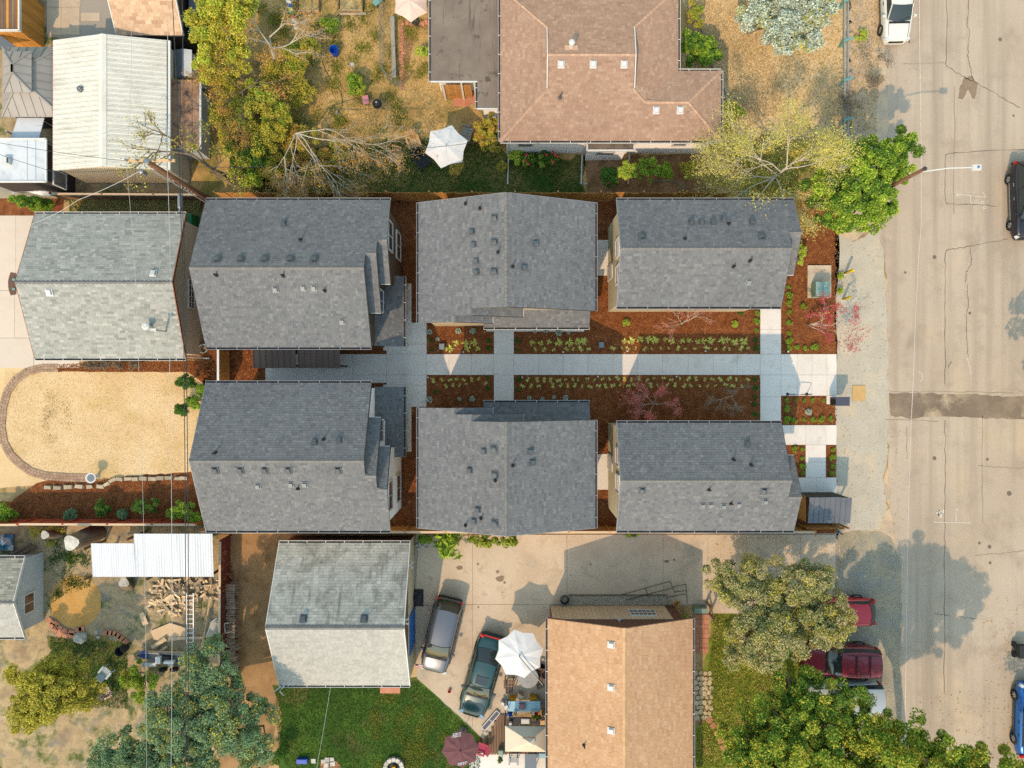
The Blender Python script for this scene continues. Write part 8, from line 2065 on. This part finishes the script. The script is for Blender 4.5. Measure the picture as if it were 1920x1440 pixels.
def item(name,label,px,py,z,s,m,cat,rz=0,taper=1.0,tri=None):
    w=W(px,py,z+s[2]/2); t=thing(name,label,cat,(w[0],w[1],z),rz); mb=MB(); mb.box((0,0,s[2]/2),s,taper=taper); mb.build('body',m,t,local=True); mb=MB(); mb.box((0,0,s[2]+.008),(s[0]*.82,s[1]*.82,.016)); mb.build('lid',m,t,local=True); return t
item('storage_crate','purple crate on the blue work table',979,1324,.78,(.38,.38,.14),M['mauve'],'crate'); item('yellow_stool','western yellow plastic stool by the work table',961,1310,0,(.4,.32,.5),M['yellow_plastic'],'stool',0,.9); item('yellow_stool','eastern yellow plastic stool by the work table',1000,1309,0,(.42,.34,.5),M['yellow_plastic'],'stool',0,.9)
item('cardboard_box','brown cardboard box between the yellow stools',975,1304,0,(.36,.3,.5),M['plywood'],'box',R(-30)); item('blue_tub','small blue tub at the corner of the work table',956,1338,0,(.3,.16,.4),M['blue_plastic'],'tub'); item('stone_cooler','blue cooler box at the foot of the house wall',1017,1414,0,(.45,.3,.4),M['table_blue'],'cooler')
item('white_bag','white sack at the west end of the work table',950,1322,.0,(.3,.36,.8),M['vent_white'],'sack',.5,.6); item('white_bag','crumpled white sack next to the yellow stool',944,1318,.0,(.2,.4,.4),M['vent_white'],'sack',.9,.5)
for (x,y,m,lab) in ((998,1333,'ceramic','white bowl on the work table'),(1005,1334,'red_lamp','dark bowl with red fruit on the work table'),(968,1335,'yellow_plastic','yellow cup on the work table'),(967,1331,'table_blue','pale blue basin on the work table')): 
    o=bucket('table_bowl',lab,x-1,y-8,.1,.1,M[m],'bowl'); o.location.z=.78
planter=item('herb_planter','wooden planter with green herbs behind the work table',1006,1346,.7,(.6,.24,.2),M['deck_wood'],'planter'); bush('herbs','green herbs growing in the patio planter',[(1005,1345,.98,.24,.09,.08)],300,'bright',.04,.08,8,cat='plant',seed=140)
item('sink_tray','white tray on the potting bench',985,1352,.7,(.5,.3,.08),M['vent_white'],'tray'); item('paint_can','white can at the west end of the potting bench',957,1356,.7,(.16,.16,.2),M['vent_white'],'can'); item('wood_crate','orange-brown wooden crate at the east end of the potting bench',1017,1352,.3,(.3,.3,.4),M['arm_wood'],'crate')
t=thing('panel_frame','white framed pair of dark panels lying by the deck edge','panel',(*W2(921,1350),0)); a,c=Vector(W(906,1367,.15)),Vector(W(934,1335,.15)); d=(c-a).normalized(); s=d.cross(Vector((0,0,1)))
for o_ in (-.14,.14): mb=MB(); mb.bar(a+s*o_,c+s*o_,.05,.05); mb.build('frame_bar',M['vent_white'],t)
for f in (0,.5,1): q=a.lerp(c,f); mb=MB(); mb.bar(q-s*.14,q+s*.14,.04,.045); mb.build('frame_bar',M['vent_white'],t)
for f0,f1 in ((.03,.47),(.53,.97)): mb=MB(); mb.bar(a.lerp(c,f0),a.lerp(c,f1),.24,.02); mb.build('dark_panel',M['mailbox'],t)
M['rose_cloth']=mat('rose_cloth',[P(190,70,96)],fine=.05)
slat_chair('rose_chair','rose red bench seat beside the maroon umbrella',904,1396,R(70),M['rose_cloth'],.55,.6,.42,.3)
item('plant_stand','grey-green stand with a potted plant on the patio',939,1408,0,(.3,.3,.5),M['pad_green'],'stand'); bush('potted_palm','dark green potted plant on the patio',[(939,1424,.4,.17,.17,.16)],240,'dark',.05,.1,8,cat='plant',seed=141)
slat_chair('patio_chair','grey folding chair south of the gazebo',963,1417,R(180),M['tarp_grey'],.42,.45,.42,.4)
t=thing('round_table','round grey patio table beneath the cantilever umbrella','table',(*W2(986,1262),0)); w=W2(990,1262); mb=MB(); mb.lathe([(0.62,.68),(0.64,.71),(0.62,.74),(0.01,.745)],26,(*w,0)); mb.build('top',M['tarp_grey'],t); mb=MB(); mb.lathe([(0.25,0),(0.05,.06),(0.05,.68)],10,(*w,0)); mb.build('pedestal',M['black_plastic'],t)
M['sling']=mat('sling',[P(122,98,82)],fine=.08)
for (x,y,a,lab) in ((955,1276,0,'brown sling chair west of the round table'),(1009,1274,120,'brown sling chair south-east of the round table'),(1014,1256,80,'brown sling chair against the house wall')): slat_chair('sling_chair',lab,x,y,R(a),M['sling'],.46,.5,.4,.45,group='sling chairs round the patio table')
M['terracotta']=mat('terracotta',[P(222,98,76)],fine=.05); bucket('clay_pot','small orange-red pot on the driveway by the green sedan',843,1294,.1,.2,M['terracotta'],'pot')
# by the garage
t=thing('black_tarp','crumpled black tarp against the garage wall','tarp',(*W2(782,1115),0)); rd=random.Random(9); rr=[[W(772+22*j/6,1105+32*i/6,.1+.7*math.sin(i/6*PI)*(1-j/7)*rd.uniform(.5,1.1)) for j in range(7)] for i in range(7)]; mb=MB(); mb.grid(rr[::-1]); mb.build('sheet',M['black_plastic'],t)
t=thing('flag','small red, white and blue striped flag on the garage wall','flag',(*W2(780,1225),0)); a=Vector((gx1_+.0,W2(0,1224)[1],1.6)); mb=MB(); mb.tube([a,a+Vector((.75,.05,.55))],.012,5); mb.build('staff',M['alu'],t)
fu=Vector((.62,.05,.42)).normalized(); fv=Vector((-.1,-.32,-.28))
for k in range(5): mb=MB(); p0=a+fu*.25+fv*(k/5)*1.0; p1=a+fu*.85+fv*(k/5); mb.add([p0,p1,p1+fv/5,p0+fv/5],[(0,3,2,1)]); mb.build('stripe',M['rose_cloth'] if k%2==0 else M['vent_white'],t)
mb=MB(); p0=a+fu*.25+Vector((0,0,.004)); mb.add([p0,p0+fu*.25,p0+fu*.25+fv*.5,p0+fv*.5],[(0,3,2,1)]); mb.build('canton',M['mailbox'],t)
# driveway edge of the orange roofed house
t=thing('gravel_planter','low planter strip of stones along the north wall of the orange roofed house','planter',(*W2(1150,1125),0))
a,c=W2(1067,1134),W2(1250,1115); mb=MB(); mb.box(((a[0]+c[0])/2,(a[1]+c[1])/2,.06),(c[0]-a[0],c[1]-a[1],.1)); mb.build('soil',M['gravel_dark'],t)
for y in (1115,): mb=MB(); mb.bar((*W2(1067,y),.08),(*W2(1250,y),.08),.06,.16); mb.build('kerb',M['bark'],t)
pebbles('planter_stones',[(1068,1133),(1250,1133),(1250,1116),(1068,1116)],900,.05,M['stones'],.11,'loose stones in the planter strip by the orange roofed house',30)
t=thing('metal_trellis','black metal trellis frame lying across the planter strip','trellis',(*W2(1220,1105),0))
for p_,q_ in (((1166,1115),(1256,1090)),((1174,1125),(1262,1102)),((1256,1090),(1266,1112)),((1210,1103),(1215,1116)),((1262,1100),(1286,1095)),((1265,1110),(1288,1107)),((1250,1120),(1285,1114)),((1286,1095),(1289,1132))): mb=MB(); mb.tube([W(*p_,.25),W(*q_,.25)],.02,5); mb.build('rod',M['black_plastic'],t)
bucket('planter_tub','round dark tub at the corner of the orange roofed house',1058,1122,.26,.4,M['black_plastic'],'tub',M['gravel_dark'])
for (x,y,lab,lm) in ((1268,1131,'orange flowers in a pot at the house corner','orange'),(1282,1156,'yellow flowering plant by the house corner','lime')): bush('flower_pot',lab,[(x,y,.35,.2,.16,.16)],200,lm,.05,.09,8,cat='plant',seed=150+x%7)
t=thing('wooden_gate','dark wooden gate post and rail by the front path','gate',(*W2(1327,1140),0)); 
for x,y in ((1324,1128),(1330,1150)): w=W2(x,y); post(t,w[0],w[1],0,1.3,M['deck_wood'],.12)
mb=MB(); mb.bar((*W2(1324,1128),1.1),(*W2(1330,1150),1.1),.05,.12); mb.build('rail',M['deck_wood'],t); mb=MB(); mb.bar((*W2(1324,1128),.5),(*W2(1330,1150),.5),.05,.12); mb.build('rail',M['deck_wood'],t)
item('gate_bin','dark box beside the wooden gate',1312,1143,0,(.8,.3,.5),M['pad_green'],'box')
# fire pit and slabs at the bottom of the lawn
t=thing('fire_pit','round stone fire pit on the south lawn at the bottom edge','fire pit',(*W2(739,1437),0)); w=W2(739,1437)
for k in range(12):
    a=2*PI*k/12; mb=MB(); mb.box((w[0]+.52*math.cos(a),w[1]+.52*math.sin(a),.13),(.24,.26,.26),rz=a); mb.build('stone_block',M['rock'],t)
mb=MB(); mb.lathe([(0.42,.04),(0.01,.05)],18,(*w,0)); mb.build('ash',M['black_rubber'],t); mb=MB(); mb.box((w[0]+.03,w[1]-.05,.2),(.2,.3,.2),rz=.3); mb.build('fuel_box',M['yellow_plastic'],t)
item('blue_crate','blue crate at the bottom edge of the south lawn',567,1426,0,(.65,.28,.3),M['blue_plastic'],'crate')
for i,(x,y,s) in enumerate(((588,1426,.28),(606,1427,.24),(614,1424,.3),(622,1424,.3),(624,1431,.3),(612,1434,.3))): w=W2(x,y); tag(MB().box((*w,.04),(s,s,.07)).build('stepping_slab',M['rock']),'grey square slab in the paved patch at the bottom of the lawn','slab','grey slabs at the bottom of the lawn')
sheet('brick_patch',[(600,1430),(615,1424),(632,1426),(640,1440),(640,1470),(596,1470)],5,M['red_paver'],.03,.2)

# fallen leaves on the road, the lawn and the driveway
LM['fallen'] = mat('leaf_fallen', [], 0, 0.9, palette=[P(226,196,90), P(206,166,70), P(190,140,80), P(232,210,130)], fine=0)
chips('road_leaves', [(1830,1120),(1915,1120),(1915,1440),(1700,1440),(1720,1300),(1850,1290)], 260, 0.07, LM['fallen'], 0.02, 'fallen yellow leaves on the road near the blue car', seed=41)
chips('lawn_leaves', [(1336,1155),(1440,1155),(1440,1380),(1306,1440),(1306,1380),(1336,1250)], 900, 0.06, LM['fallen'], 0.08, 'fallen yellow leaves on the front lawn', seed=42)
chips('drive_leaves', [(1340,1004),(1566,1002),(1566,1120),(1340,1060)], 240, 0.06, LM['fallen'], 0.045, 'fallen leaves on the driveway under the beige tree', seed=43)
chips('verge_leaves', [(1566,450),(1665,450),(1700,990),(1570,990)], 220, 0.06, LM['fallen'], 0.02, 'scattered dry leaves on the gravel shoulder', seed=44)
chips('yard_leaves', [(430,100),(720,60),(780,260),(700,350),(480,350)], 1600, 0.07, LM['fallen'], 0.05, 'fallen leaves beneath the bare trees', seed=45)
